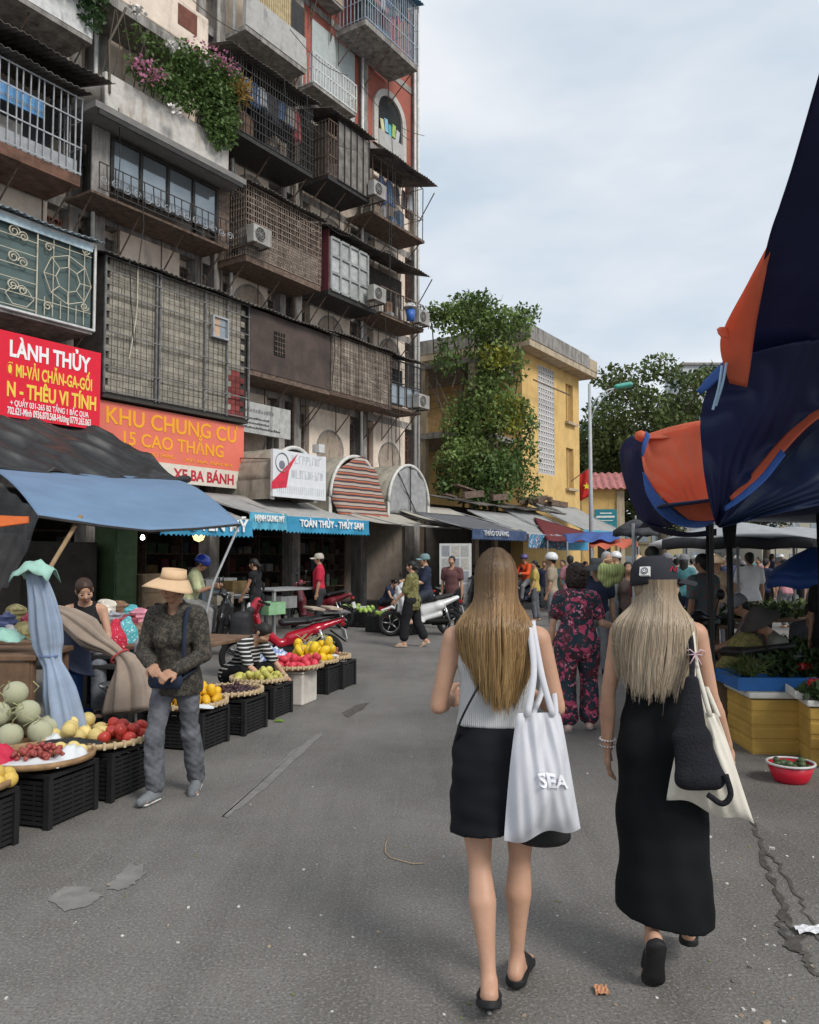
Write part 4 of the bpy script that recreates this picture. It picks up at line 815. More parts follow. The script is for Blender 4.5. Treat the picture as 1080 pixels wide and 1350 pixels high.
# ---- barrel vaults
vm = mat('vault_sheet', (.34, .31, .25), rough=.85, var=.2, scale=3, grime=.5, gcol=(.09, .08, .06)); rimm = mat('vault_rim', (.6, .58, .54), rough=.6, var=.15)
def vault(cx, r_, z0, out, label, front):
    o = thing('barrel_vault', label, 'vault roof', facw(cx, 0, 0), FROT); n = 19; A = [math.pi * j / (n - 1) for j in range(n)]
    P = np.array([[(r_ * math.cos(a), y, z0 + r_ * 1.05 * math.sin(a) + .012 * (j % 2)) for y in np.linspace(-.14, -out, 5)] for j, a in enumerate(A)]); MB().sheet(P, .025).build('shell', vm, o, smooth=True)
    MB().tube([(r_ * 1.0 * math.cos(a), -out - .02, z0 + r_ * 1.05 * math.sin(a)) for a in A], .055, 6).build('rim', rimm, o, smooth=True)
    b = MB()
    for s_ in (-1, 1): b.box(s_ * r_ - .05, s_ * r_ + .05, -out, -.14, z0 - .5, z0 - .001)
    b.build('side_wall', vm, o)
    for s_ in (-1, 1): MB().box(s_ * r_ - .06, s_ * r_ + .06, -out - .03, -out + .001, z0 - .52, z0).build('post', rimm, o)
    if front == 'canvas':
        U, Vv = np.meshgrid(np.linspace(-1, 1, 17), np.linspace(0, 1, 9), indexing='ij'); T_ = np.sqrt(1 - U ** 2) * 1.03
        P = np.stack([U * r_ * .97, -out - .0 + .03 * np.sin(U * 14), z0 - .35 + (T_ * r_ + .35) * Vv], -1); MB().sheet(P, .015).build('canvas', mat('grey_canvas', (.3, .3, .3), rough=.85, var=.25, scale=5), o, smooth=True)
        b = MB(); b.tube([(0, -out - .06, z0 - .35), (0, -out - .06, z0 + r_ * 1.03)], .018, 4); b.tube([(.3 * r_, -out - .06, z0 - .3), (-.6 * r_, -out - .06, z0 + .8 * r_)], .018, 4); b.build('glazing_bar', iron_m, o)
    elif front == 'stripe':
        U, Vv = np.meshgrid(np.linspace(-1, 1, 21), np.linspace(0, 1, 13), indexing='ij'); T_ = np.sqrt(np.maximum(0, 1 - U ** 2)) * 1.03
        P = np.stack([U * r_ * (1.02 - .1 * (1 - Vv)) + .25 * (1 - Vv), -out - .05 - .25 * (1 - Vv) + .04 * np.sin(U * 11 + Vv * 3), z0 - .75 + .15 * U + (T_ * r_ + .75) * Vv + .06 * np.sin(U * 5)], -1)
        MB().sheet(P, .02).build('striped_cloth', stripes('striped_fabric', (.06, .045, .05), (.4, .33, .28), 5.2, 'Z', c3=(.42, .13, .07), duty=.36), o, smooth=True)
    else:
        MB().box(-r_ + .06, r_ - .06, -out + .3, -out + .33, z0 - .4, z0 + .3).build('inner_board', dark_m, o)
vault(.0, .84, 3.6, 2.25, 'barrel vault roof behind the white sign with a pale arch rim', 'open'); vault(2.72, 1.17, 3.3, 2.2, 'barrel vault roof fronted by brown striped cloth', 'stripe'); vault(5.54, 1.15, 3.32, 2.2, 'barrel vault roof fronted by grey canvas', 'canvas')
# ---- awnings
grey_aw = mat('grey_awning', (.36, .36, .35), rough=.8, var=.15, scale=1.5, transl=.12, grime=.15, gcol=(.15, .14, .13), gscale=(1, 1, 1)); dgrey_aw = mat('dark_grey_awning', (.13, .13, .14), rough=.8, var=.15, transl=.08)
blue_v = mat('blue_valance', (.045, .28, .46), rough=.6, var=.12, scale=2)
def awning(label, t0, t1, z1, o1, z0, o0, m, val=None, vh=.34, words=None, wsize=.2, sag=.06, seed=0, wm=None, lift=0):
    o = thing('awning', label, 'awning', FP, FROT); n = 25; g = np.random.default_rng(seed)
    U, Vv = np.meshgrid(np.linspace(0, 1, n), np.linspace(0, 1, 9), indexing='ij')
    P = np.stack([t0 + (t1 - t0) * U, -(o1 + (o0 - o1) * Vv), z1 + (z0 - z1) * Vv - sag * np.sin(Vv * math.pi) - .03 * np.sin(U * 9.4 * max(1, (t1 - t0) / 2)) ** 2 * Vv + lift * U * Vv], -1)
    MB().sheet(P, .015).build('canopy', m, o, smooth=True)
    if val:
        k = 8 * max(2, int((t1 - t0) / .12)); x = np.linspace(0, 1, k)
        Q = np.stack([np.stack([t0 + (t1 - t0) * x, np.full(k, -o0 - .01) + .025 * np.sin(x * 21 + q * 2) * q, z0 + lift * x - q * (vh - .045 * np.abs(np.sin(x * math.pi * k / 8))) - .005], -1) for q in (0, .5, 1)], 1)
        MB().sheet(Q, .008).build('valance', val, o)
        if words:
            for (s_, xx, ww, sz, dz) in words: text(s_, sz, wm or white_t, o, (t0 + (t1 - t0) * xx, -o0 - .045, z0 - vh * .72 + dz + lift * xx), bold=.02, width=ww, ext=.012)
    b = MB(); b.tube([(t0, -o0 + .03, z0 - .03), (t1, -o0 + .03, z0 - .03 + lift)], .018, 5)
    for x in (t0 + .05, t1 - .05): b.tube([(x, -o0 + .03, z0 - .03), (x, -o1, z1 - .04)], .016, 5)
    b.build('frame', gal_m, o); return o
awning('grey awning with a blue scalloped edge half hidden by the blue tarp', -5.2, -2.62, 3.15, 1.25, 2.46, 3.3, grey_aw, blue_v, .4, [('UYÊN MỸ', .6, 1.7, .36, .02)], seed=1)
awning('grey awning with a pale blue scalloped edge next to the blue tarp corner', -2.6, -1.35, 3.2, 1.3, 2.66, 3.2, grey_aw, mat('pale_blue_valance', (.09, .36, .5), rough=.6, var=.15), .42, [('HẠNH DUNG MỸ', .5, 1.0, .2, .1)], seed=2)
awning('grey awning with bright blue lettered edge above the red motorbike rider', -1.33, 2.0, 3.2, 1.3, 2.62, 3.2, mat('grey_awning_pale', (.42, .41, .39), rough=.8, var=.15, transl=.12), blue_v, .42, [('TOÀN THỦY - THỦY SAM', .52, 2.6, .25, .05)], seed=3)
awning('pale grey awning sloping out beside the striped vault', 2.05, 5.2, 3.05, 1.9, 2.5, 4.3, mat('beige_awning', (.45, .42, .36), rough=.8, var=.12, transl=.12), seed=4, sag=.15)
awning('dark grey awning with a faded blue printed edge beside the white scooter', 3.9, 7.4, 2.95, 3.4, 2.42, 5.4, dgrey_aw, mat('navy_valance', (.05, .08, .16), rough=.6, var=.3), .32, [('THẢO DƯƠNG', .4, 1.6, .2, .05)], seed=5, wm=pale_t)
awning('long beige awning under the grey canvas vault', 5.0, 9.3, 3.35, 1.5, 2.55, 4.4, mat('beige_awning', (0, 0, 0)), seed=6, sag=.12)
awning('grey awning with red white and blue bunting on its edge', 9.3, 12.6, 3.3, 2.2, 2.4, 4.6, grey_aw, pattern('bunting', (.05, .2, .34), [((.7, .7, .7), .56, .6), ((.55, .05, .08), .6, .5)]), .5, seed=7, sag=.1)
awning('pale grey awning with a bright blue printed edge beyond the bunting awning', 12.6, 15.8, 3.7, 1.6, 2.45, 4.2, grey_aw, blue_v, .6, [('MINH ANH', .35, 1.2, .22, .12)], seed=8, sag=.1, wm=pale_t)
awning('far grey awning against the yellow wall with a red border', 15.9, 21.5, 4.0, 1.4, 2.75, 4.0, grey_aw, mat('pale_blue_valance', (0, 0, 0)), .22, seed=9, sag=.08)
# flat rusty roof with clutter above the far awnings
o = thing('shed_roof', 'cluttered rusty shed roof below the climbing vine', 'roof', FP, FROT); corrug(9.6, 18, -.2, 3.95, -2.4, 3.55).build('sheet', roof_m, o); b = MB(); g = np.random.default_rng(4)
for j in range(26): t = g.uniform(9.8, 17.8); b.obox((t, -g.uniform(.5, 2.3), 3.9 + g.uniform(0, .25)), (g.uniform(.3, 1.6), g.uniform(.05, .3), g.uniform(.05, .25)), (0, g.uniform(-.2, .2), g.uniform(-.4, .4)))
x = b.build('scrap', rust_m, o); x['kind'] = 'stuff'
MB().box(9.6, 18, -.3, -.2, 0, 3.6).build('back_wall', dark_m, o)
# ---- shop interiors: counters, shelves of goods, lit bulbs
gm = [mat('goods_%s' % n_, tuple(q * .5 for q in c), var=.3, rnd=.3) for n_, c in (('dull_red', (.22, .05, .05)), ('ochre', (.3, .2, .08)), ('grey_blue', (.12, .16, .2)), ('cream', (.45, .4, .32)), ('green', (.06, .12, .06)), ('brown', (.14, .09, .06)), ('white', (.5, .5, .5)))]  # goods colours darkened to stand in for the shade inside the shops
for i in range(len(COLS) - 1):
    a, b_ = COLS[i] + .3, COLS[i + 1] - .3
    sh = thing('shop_shelf', ['', 'dim shop shelf of goods behind the cloth stall', 'dim shop shelf of goods under the orange sign', 'dim shop shelf of goods behind the woman in the black vest', 'dim shop shelf of goods behind the seated vegetable seller', 'dim shop shelf of goods at the corner of the block'][i] or 'dim shop shelf of goods at the far left under the red sign', 'shelf', FP - FN * 1.7, FROT)
    b = MB()
    for z in (.5, 1.1, 1.7, 2.3): b.box(a, b_, 1.3, 1.8, z, z + .03)
    for x in (a, (a + b_) / 2, b_): b.box(x - .02, x + .02, 1.32, 1.78, 0, 2.6)
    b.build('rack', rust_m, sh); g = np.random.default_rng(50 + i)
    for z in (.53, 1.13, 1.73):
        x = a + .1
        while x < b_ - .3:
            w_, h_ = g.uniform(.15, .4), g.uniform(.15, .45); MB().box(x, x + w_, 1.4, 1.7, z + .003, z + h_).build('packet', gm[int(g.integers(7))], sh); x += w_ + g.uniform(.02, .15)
def bulb(t, out, z, r_, col, e, label):
    o = thing('light_bulb', label, 'lamp', facw(t, out, z), 0); MB().lathe([(0, -r_), (r_ * .7, -r_ * .7), (r_, 0), (r_ * .7, r_ * .7), (.02, r_ * 1.3), (0, r_ * 1.3)], 12).build('glass', mat(label[:12], col, emit=e), o, smooth=True)
    MB().lathe([(.025, r_ * 1.25), (.025, r_ * 1.25 + .06), (0, r_ * 1.25 + .06)], 8).tube([(0, 0, r_ * 1.3), (0, 0, r_ * 1.3 + .5)], .006, 4).build('cord', iron_m, o)
t, z = fac(188, 709, 2.2); bulb(t, 2.2, z, .05, (1, .97, .9), 7, 'small white lit bulb hanging in the shop under the blue tarp')
t, z = fac(262, 706, 2.0); bulb(t, 2.0, z, .15, (1, .75, .3), 1.6, 'round yellow lit lamp hanging in the shop behind the blue helmet')
# ============================================================ people: rig, body, clothes
SKIN = {}
def skin(name, c):
    if name not in MATS:
        m = mat(name, c, rough=.5, var=.12, scale=5, spec=.35, bump=.12, bscale=140); n, b = nodes_of(m); b.inputs['Subsurface Weight'].default_value = .12; b.inputs['Subsurface Radius'].default_value = (.01, .004, .002); b.inputs['Subsurface Scale'].default_value = .6
    return MATS[name]
sk_pale = lambda: skin('skin_fair', (.52, .30, .20)); sk_tan = lambda: skin('skin_tan', (.40, .22, .14)); sk_br = lambda: skin('skin_brown', (.31, .165, .105))
def nv(v): v = np.asarray(v, float); return v / (np.linalg.norm(v) + 1e-9)
def infl(p, d): return (p[0], p[1], p[2] + d, p[3] + d, None if p[4] is None else p[4] + d, None if p[5] is None else p[5] + d, *p[6:])
def cut(p, f0, f1):      # part of a cone between two fractions of its length
    a, b = p[0], p[1]; L = lambda x, y, t: None if x is None else x + (y - x) * t
    return (a + (b - a) * f0, a + (b - a) * f1, L(p[2], p[3], f0), L(p[2], p[3], f1), L(p[4], p[5], f0), L(p[4], p[5], f1), p[6])
class Rig: pass
def rig(H=1.62, lean=0, tilt=0, twist=0, hp=0, hy=0, hr=0, aL=None, aR=None, lL=None, lR=None, fL=None, fR=None, seat=None, bw=1, sw=1, hand=False, curl=.5, palmL=None, palmR=None, male=False, hL=None, hR=None):
    r = Rig(); s = H / 1.65; r.s = s; r.R = {}; S_ = r.R; r.H = H
    aL = aL or ((-.16, -.02, -1), (-.05, .15, -1)); aR = aR or ((.16, -.02, -1), (.05, .15, -1))
    lL = lL or ((-.03, .02, -1), (0, -.03, -1)); lR = lR or ((.03, .02, -1), (0, -.03, -1)); fL = fL or (-.15, 1, 0); fR = fR or (.15, 1, 0)
    hips = {'L': np.array((-.088 * s * bw, 0, 0)), 'R': np.array((.088 * s * bw, 0, 0))}; J = {}
    for k, l in (('L', lL), ('R', lR)):
        J['hip' + k] = hips[k]; J['knee' + k] = hips[k] + nv(l[0]) * .405 * s; J['ank' + k] = J['knee' + k] + nv(l[1]) * .385 * s
    low = []
    for k, f in (('L', fL), ('R', fR)):
        fd = nv(f); J['fd' + k] = fd; J['toe' + k] = J['ank' + k] + fd * .15 * s + np.array((0, 0, -.045 * s)); low += [J['ank' + k][2] - .068 * s, J['toe' + k][2] - .02 * s]
    zp = seat if seat is not None else -min(low)
    off = np.array((0, 0, zp))
    for k in list(J):
        if not k.startswith('fd'): J[k] = J[k] + off
    P = off; la, ti, tw = R(lean), R(tilt), R(twist)
    sv = nv((math.sin(ti), math.sin(la), math.cos(la) * math.cos(ti))); rx0 = np.array((math.cos(tw), math.sin(tw), 0)); rx = nv(rx0 - sv * (rx0 @ sv)); fv = np.cross(sv, rx)
    at = lambda x, f, u: P + (rx * x + fv * f + sv * u) * s
    r.at, r.sv, r.rx, r.fv, r.P = at, sv, rx, fv, P
    q = 1.12 if male else 1.0; sx = .158 * sw * q; E = lambda a, b, wa, wb, da, db: econe(a, b, wa * s * bw, wb * s * bw, da * s * bw, db * s * bw, rx)
    hw = .152 if not male else .142
    S_['torso'] = [E(at(0, -.01, -.03), at(0, 0, .08), hw, hw - .01, .105, .095), E(at(0, 0, .08), at(0, .005, .2), hw - .01, .115 * q, .092, .085), E(at(0, .005, .2), at(0, 0, .36), .115 * q, .138 * q, .085, .098),
        E(at(0, 0, .36), at(0, -.01, .44), .138 * q, .125 * q, .096, .075)]
    S_['glute'] = [cone(at(-.07, -.045, -.04), at(-.06, -.04, .01), .085 * s * bw), cone(at(.07, -.045, -.04), at(.06, -.04, .01), .085 * s * bw)]
    if not male: S_['bust'] = [cone(at(-.06, .075, .31), at(-.055, .07, .34), .05 * s * bw), cone(at(.06, .075, .31), at(.055, .07, .34), .05 * s * bw)]
    else: S_['bust'] = []
    S_['shoulder'] = [cone(at(-sx + .01, -.01, .462), at(sx - .01, -.01, .462), .05 * s), cone(at(0, -.02, .52), at(-sx * .8, -.015, .475), .042 * s, .04 * s), cone(at(0, -.02, .52), at(sx * .8, -.015, .475), .042 * s, .04 * s)]
    hcu, a_, b_ = sv, R(hp), R(hy)
    hu = nv(sv * math.cos(a_ * .9) + fv * math.sin(a_ * .9)) if hp else sv
    hu = nv(hu * .5 + nv(np.array((math.sin(R(hr)), math.sin(a_), math.cos(a_)))) * .5) if (hp or lean or hr) else hu
    hf0 = nv(np.cross(hu, rx)); hf = nv(hf0 * math.cos(b_) + np.cross(hu, hf0) * math.sin(b_)); hx = np.cross(hf, hu)
    nb = at(0, -.012, .51); hc = nb + (hu * .155 + sv * .02 + hf0 * .022) * s; r.hc, r.hu, r.hf, r.hx = hc, hu, hf, hx
    hat_ = lambda x, f, u: hc + (hx * x + hf * f + hu * u) * s; r.hat = hat_
    S_['neck'] = [cone(at(0, -.015, .46), hat_(0, -.015, -.06), (.056 if not male else .062) * s, .05 * s)]
    HE = lambda a, b, wa, wb, da, db: econe(a, b, wa * s, wb * s, da * s, db * s, hx)
    S_['head'] = [HE(hat_(0, -.012, -.015), hat_(0, -.008, .03), .07, .072, .09, .088), cone(hat_(0, .03, -.035), hat_(0, .04, -.078), .054 * s, .036 * s), cone(hat_(0, .085, .0), hat_(0, .1, -.03), .008 * s, .013 * s),
        cone(hat_(-.03, .055, -.03), hat_(.03, .055, -.03), .035 * s), HE(hat_(0, .078, -.062), hat_(0, .078, -.066), .02, .02, .012, .012)]
    for e in (-1, 1): S_['head'].append(econe(hat_(e * .07, -.008, -.035), hat_(e * .076, -.014, .002), .009 * s, .009 * s, .014 * s, .018 * s, hx))
    for k, a, e, hd in (('L', aL, -1, hL), ('R', aR, 1, hR)):
        sh = at(e * sx, -.01, .458); el = sh + nv(a[0]) * .275 * s; wr_ = el + nv(a[1]) * .235 * s; J['sh' + k], J['el' + k], J['wr' + k] = sh, el, wr_
        u = .046 * s * (1.12 if male else 1) * (.75 + .25 * bw)
        S_['ua' + k] = [cone(sh, el, u, u * .72)]; S_['fa' + k] = [tight(cone(el, el + (wr_ - el) * .35, u * .72, u * .76)), tight(cone(el + (wr_ - el) * .35, wr_, u * .76, u * .52))]
        d = nv(hd if hd is not None else a[1]); pn = palmL if k == 'L' else palmR; pn = nv(pn if pn is not None else (-e, 0, .1)); pn = nv(pn - d * (pn @ d)); sd = np.cross(d, pn)   # pn: direction the palm faces
        if sd @ np.array((0, 1, 0)) < 0 and abs(sd[1]) > .2: pass
        hd_ = [econe(wr_, wr_ + d * .075 * s, .026 * s, .038 * s, .017 * s, .013 * s, sd)]
        if hand:
            for q_, (o_, ln) in enumerate(((-.029, .058), (-.0095, .07), (.0105, .074), (.03, .066))):
                f0 = wr_ + (d * .08 + sd * o_) * s; c1 = nv(d * math.cos(curl * .6) + pn * math.sin(curl * .6)); f1 = f0 + c1 * ln * .55 * s; c2 = nv(d * math.cos(curl * 1.7) + pn * math.sin(curl * 1.7)); f2 = f1 + c2 * ln * .5 * s
                hd_ += [cone(f0 - d * .02 * s, f1, .0088 * s, .0082 * s), cone(f1, f2, .0082 * s, .0068 * s)]
            ts = 1 if (sd @ np.array((0, 1, 0.3))) > 0 else -1
            t0 = wr_ + (d * .02 + sd * ts * .025) * s; t1 = t0 + (d * .035 + sd * ts * .025 + pn * .015) * s; t2 = t1 + (d * .03 + sd * ts * .006 + pn * .012) * s; hd_ += [cone(t0, t1, .0125 * s, .0105 * s), cone(t1, t2, .01 * s, .008 * s)]
        else:
            for o_ in (-.02, .0, .02): hd_.append(cone(wr_ + (d * .07 + sd * o_) * s, wr_ + (d * .14 + sd * o_ + pn * .03 * curl) * s, .0125 * s, .009 * s))
            hd_.append(cone(wr_ + (d * .02 + sd * .028) * s, wr_ + (d * .075 + sd * .045 + pn * .02) * s, .013 * s, .01 * s))
        S_['hand' + k] = hd_
        hp_, kn, an = J['hip' + k], J['knee' + k], J['ank' + k]; fd = J['fd' + k]; t_ = .082 * s * bw
        bk = nv(np.cross(nv(an - kn), np.cross(nv(an - kn), fd))) if abs(nv(an - kn) @ fd) < .98 else np.array((0, -1, 0.)); bk = bk if bk @ fd < 0 else -bk
        S_['th' + k] = [cone(hp_, hp_ + (kn - hp_) * .5, t_ * 1.0, t_ * .82), tight(cone(hp_ + (kn - hp_) * .5, kn, t_ * .82, t_ * .53), .006)]
        cf = kn + (an - kn) * .32 + bk * .014 * s; c2 = kn + (an - kn) * .68 + bk * .004 * s
        S_['sh' + k] = [tight(cone(kn, cf, t_ * .53, .053 * s * (.5 + .5 * bw))), tight(cone(cf, c2, .053 * s * (.5 + .5 * bw), .035 * s)), tight(cone(c2, an, .035 * s, .027 * s))]
        up_ = nv(np.array((0, 0, 1.)) - fd * fd[2]); sdv = np.cross(fd, up_); heel = an - up_ * .04 * s - fd * .035 * s; ball = an - up_ * .046 * s + fd * .105 * s; toe = an - up_ * .05 * s + fd * .155 * s
        S_['ft' + k] = [cone(an, heel, .032 * s, .029 * s), econe(heel + fd * .02 * s, ball, .03 * s, .04 * s, .028 * s, .02 * s, sdv), cone(an + fd * .01 * s, ball, .03 * s, .018 * s)]
        for q_ in range(5): S_['ft' + k].append(cone(ball + sdv * (-.03 + .015 * q_) * s, toe + sdv * (-.032 + .016 * q_) * s - fd * abs(q_ - (1 if e < 0 else 3)) * .008 * s, .012 * s, .0095 * s))
        J['up' + k], J['sdv' + k], J['heel' + k], J['ball' + k], J['tip' + k] = up_, sdv, heel, ball, toe + fd * .012 * s
    r.J = J; return r
ALLB = ['torso', 'glute', 'bust', 'shoulder', 'neck', 'head', 'uaL', 'uaR', 'faL', 'faR', 'handL', 'handR', 'thL', 'thR', 'shL', 'shR', 'ftL', 'ftR']
def prims(r, keys): return [p for k in keys for p in r.R[k]]
def new_person(label, loc, yaw, group=None): return thing('person', label, 'person', loc, yaw, group)
def body(root, r, sk, h, k=None, drop=()):
    V, F = sdf(prims(r, [q for q in ALLB if q not in drop]), h, k or .013 * r.s)
    keep = np.zeros(len(V), bool)                     # soften limbs and trunk, leave hands, feet and face crisp
    for c, d in ((r.J['wrL'], .2), (r.J['wrR'], .2), (r.hc, .16), (r.J['ankL'], .02), (r.J['ankR'], .02)): keep |= np.linalg.norm(V - c, axis=1) < d * r.s
    for e in 'LR': keep |= V @ r.J['up' + e] < (r.J['ank' + e] @ r.J['up' + e]) - .01
    for it in range(int(.07 / h)):
        A = np.zeros_like(V); n = np.zeros(len(V))
        for j in range(4): np.add.at(A, F[:, j], V[F[:, (j + 1) % 4]] + V[F[:, (j + 3) % 4]]); np.add.at(n, F[:, j], 2)
        V = np.where(keep[:, None], V, V * .4 + .6 * A / n[:, None])
    return obj('body', nmesh(V, F, 'body'), sk, root)
def sole_mesh(a, b, up, sd, wh, wb, th):
    n = 20; L = []; 
    for i in range(n + 1):
        q = i / n; w = (wh * (1 - q) + wb * q) * (1 - .16 * math.sin(q * 3.14) ** 2); e = min(q, 1 - q) / .16; w *= math.sqrt(max(.02, 1 - (1 - min(1, e)) ** 2)); L.append((a + (b - a) * q, w))
    m = MB(); rings = []
    for off, k in ((-th, .93), (-th * .6, 1), (th * .6, 1), (th, .94)): rings.append([c + sd * w * k + up * off for c, w in L] + [c - sd * w * k + up * off for c, w in L[::-1]])
    k = len(rings[0]); m.add([p for rg in rings for p in rg], [(i * k + j, i * k + (j + 1) % k, (i + 1) * k + (j + 1) % k, (i + 1) * k + j) for i in range(3) for j in range(k)] + [tuple(range(k - 1, -1, -1)), tuple(3 * k + j for j in range(k))]); return m
def top(root, r, m, h, sleeve=.5, hem=-.08, neck=.49, loose=.014, name='shirt', wrk=.004, extra=(), strap=None, vneck=0):
    P = [infl(p, loose) for p in prims(r, ['torso', 'bust'])]
    if hem < -.02: P += [infl(p, loose) for p in r.R['glute']]; P.append(infl(econe(r.at(0, -.01, hem - .05), r.at(0, 0, .05), .155 * r.s, .15 * r.s, .108 * r.s, .1 * r.s, r.rx), loose))
    if sleeve > 0 or strap is None: P += [infl(p, loose * .8) for p in r.R['shoulder']]
    for e in 'LR':
        if sleeve > 0: P.append(infl(cut(r.R['ua' + e][0], 0, min(1, sleeve)), loose + .004))
        if sleeve > 1: P += [infl(p, loose * .9 - .002) for p in (r.R['fa' + e] if sleeve > 1.4 else r.R['fa' + e][:1])]
    P += list(extra); sv = r.sv
    wf = (lambda X, Y, Z: wrk * noise3(X, Y, Z * .6, 26, 3) + wrk * .7 * noise3(X, Y, Z, 60, 4)) if wrk else None
    clips = [(r.at(0, 0, hem), -sv)] if lean_ok(r) else []
    cuts = [infl(p, .004 if neck < .5 else -.006) for p in r.R['neck']] if neck else []
    if neck: cuts.append(cone(r.at(0, .05, .53 - vneck), r.at(0, .12, .53 - vneck), .055 * r.s))
    return sobj(name, P, m, root, h, .02, clips=clips, wr=wf, cuts=cuts)
def lean_ok(r): return r.sv[2] > .5
def pants(root, r, m, h, length=1.9, waist=.1, loose=.016, name='trousers', wrk=.005, flare=0):
    P = [infl(p, loose * .7) for p in r.R['torso'][:2] + r.R['glute']]
    for e in 'LR':
        P += [infl(p, loose) for p in r.R['th' + e][:2 if length >= 1 else 1]]
        if length < 1: P.append(infl(cut(r.R['th' + e][1], 0, max(.05, (length - .5) * 2)), loose))
        if length > 1:
            kn, an = r.J['knee' + e], r.J['ank' + e]; f = length - 1; a = kn + (an - kn) * f; P.append(cone(kn, a, .058 * r.s + loose, (.05 + flare) * r.s + loose * .7)); P.append(infl(r.R['sh' + e][0], loose * .8))
    wf = (lambda X, Y, Z: wrk * noise3(X, Y, Z * 1.6, 22, 5) + wrk * .6 * noise3(X, Y, Z, 60, 6)) if wrk else None
    return sobj(name, P, m, root, h, .018, clips=[(r.at(0, 0, waist), r.sv)] if waist else (), wr=wf)
def shoes(root, r, m, sole_m, h=.007, kind='shoe'):
    for e in 'LR':
        J = r.J; s = r.s; up, sd, heel, ball, tip = J['up' + e], J['sdv' + e], J['heel' + e], J['ball' + e], J['tip' + e]; fd = J['fd' + e]
        a, b = heel - up * .028 * s - fd * .02 * s, tip - up * .022 * s
        if kind == 'shoe':
            P = [infl(p, .008) for p in r.R['ft' + e][1:3]] + [cone(ball, tip - fd * .008 * s, .04 * s, .031 * s), cone(heel, J['ank' + e] + up * .01 * s, .034 * s, .038 * s)]
            o = sobj('shoe', P, m, root, h, .015); sobj('sole', [econe(a + fd * .02 * s, b - fd * .03 * s, .036 * s, .044 * s, .013 * s, .013 * s, sd)], sole_m, o, h, .01)
        else:
            o = sole_mesh(a - fd * .005 * s, b + fd * .012 * s, up, sd, .04 * s, .052 * s, .013 * s).build('sandal', sole_m, root, smooth=True)
            c = ball - fd * .035 * s; sobj('strap', [infl(cut(r.R['ft' + e][1], .55, 1.0), .008), infl(cut(r.R['ft' + e][2], .6, 1.0), .01)], m, o, h, .012, clips=[(c + fd * .045 * s, fd), (c - fd * .03 * s, -fd)])
def HM(r): # head matrix: x right, y forward, z up
    M = Matrix.Identity(4)
    for i, v in enumerate((r.hx, r.hf, r.hu)):
        for j in range(3): M[j][i] = v[j]
    for j in range(3): M[j][3] = r.hc[j]
    return M @ Matrix.Scale(r.s, 4)
hair_b = lambda: mat('black_hair', (.012, .01, .009), rough=.5, var=.3, scale=30, bump=.6, bscale=90, spec=.4)
def hair(root, r, kind, m=None, h=.01):
    m = m or hair_b(); T = r.hat; s = r.s
    base = [econe(T(0, -.016, -.005), T(0, -.012, .034), .077 * s, .079 * s, .094 * s, .094 * s, r.hx)]; clips = []
    cuts = [econe(T(0, .1, -.06), T(0, .085, .018), .062 * s, .05 * s, .06 * s, .045 * s, r.hx)]
    if kind == 'short': base += [cone(T(0, -.06, -.04), T(0, -.05, -.07), .05 * s, .042 * s)]
    if kind == 'bob': base += [cone(T(-.05, -.03, -.03), T(-.055, -.03, -.1), .045 * s, .035 * s), cone(T(.05, -.03, -.03), T(.055, -.03, -.1), .045 * s, .035 * s), cone(T(0, -.06, -.03), T(0, -.06, -.12), .06 * s, .05 * s)]
    if kind == 'tied': base += [cone(T(0, -.05, -.05), T(0, -.04, -.06), .045 * s), cone(T(0, -.11, -.02), T(0, -.125, -.04), .03 * s)]
    if kind == 'pony': base += [cone(T(0, -.09, .0), T(0, -.13, -.06), .03 * s, .03 * s), cone(T(0, -.13, -.06), T(0, -.12, -.2), .03 * s, .012 * s)]
    if kind == 'long': base += [cone(T(-.04, -.05, -.03), T(-.05, -.06, -.2), .05 * s, .035 * s), cone(T(.04, -.05, -.03), T(.05, -.06, -.2), .05 * s, .035 * s), cone(T(0, -.07, -.03), T(0, -.08, -.24), .055 * s, .04 * s)]
    if kind == 'curly':
        base = [econe(T(0, -.015, -.05), T(0, -.01, .035), .11 * s, .1 * s, .115 * s, .11 * s, r.hx)]
        return sobj('hair', base, m, root, h, .02, cuts=cuts, wr=lambda X, Y, Z: .012 * noise3(X, Y, Z, 90, 9) + .008 * noise3(X, Y, Z, 170, 2))
    return sobj('hair', base, m, root, h, .02, cuts=cuts, wr=lambda X, Y, Z: .002 * noise3(X * 3, Y * 3, Z * .4, 60, 9))
def face(root, r, lipc=(.3, .08, .07)):
    M = HM(r); em = mat('eye_dark', (.02, .015, .012), rough=.2); 
    for e in (-1, 1):
        MB().lathe([(0, -.0045), (.011, -.002), (.013, 0), (.011, .003), (0, .005)], 10, M @ Matrix.Translation((e * .03, .084, -.002)) @ Matrix.Rotation(R(90), 4, 'X') @ Matrix.Scale(.55, 4, (0, 1, 0))).build('eye', em, root, smooth=True)
        MB().tube([M @ Vector((e * .014, .09, .016)), M @ Vector((e * .032, .088, .021)), M @ Vector((e * .047, .078, .016))], .004, 5, .6).build('eyebrow', hair_b(), root, smooth=True)
    MB().tube([M @ Vector((-.022, .083, -.063)), M @ Vector((0, .0935, -.064)), M @ Vector((.022, .083, -.063))], [.003, .0055, .003], 6, .8).build('mouth', mat('lips', lipc, rough=.4), root, smooth=True)
def lathe_hat(root, r, prof, m, name='hat', off=(0, -.012, .03), pitch=0, sq=1.15, n=24):
    M = HM(r) @ Matrix.Translation(off) @ Matrix.Rotation(R(pitch), 4, 'X') @ Matrix.Scale(sq, 4, (0, 1, 0)); return MB().lathe(prof, n, M, closed=True).build(name, m, root, smooth=True)
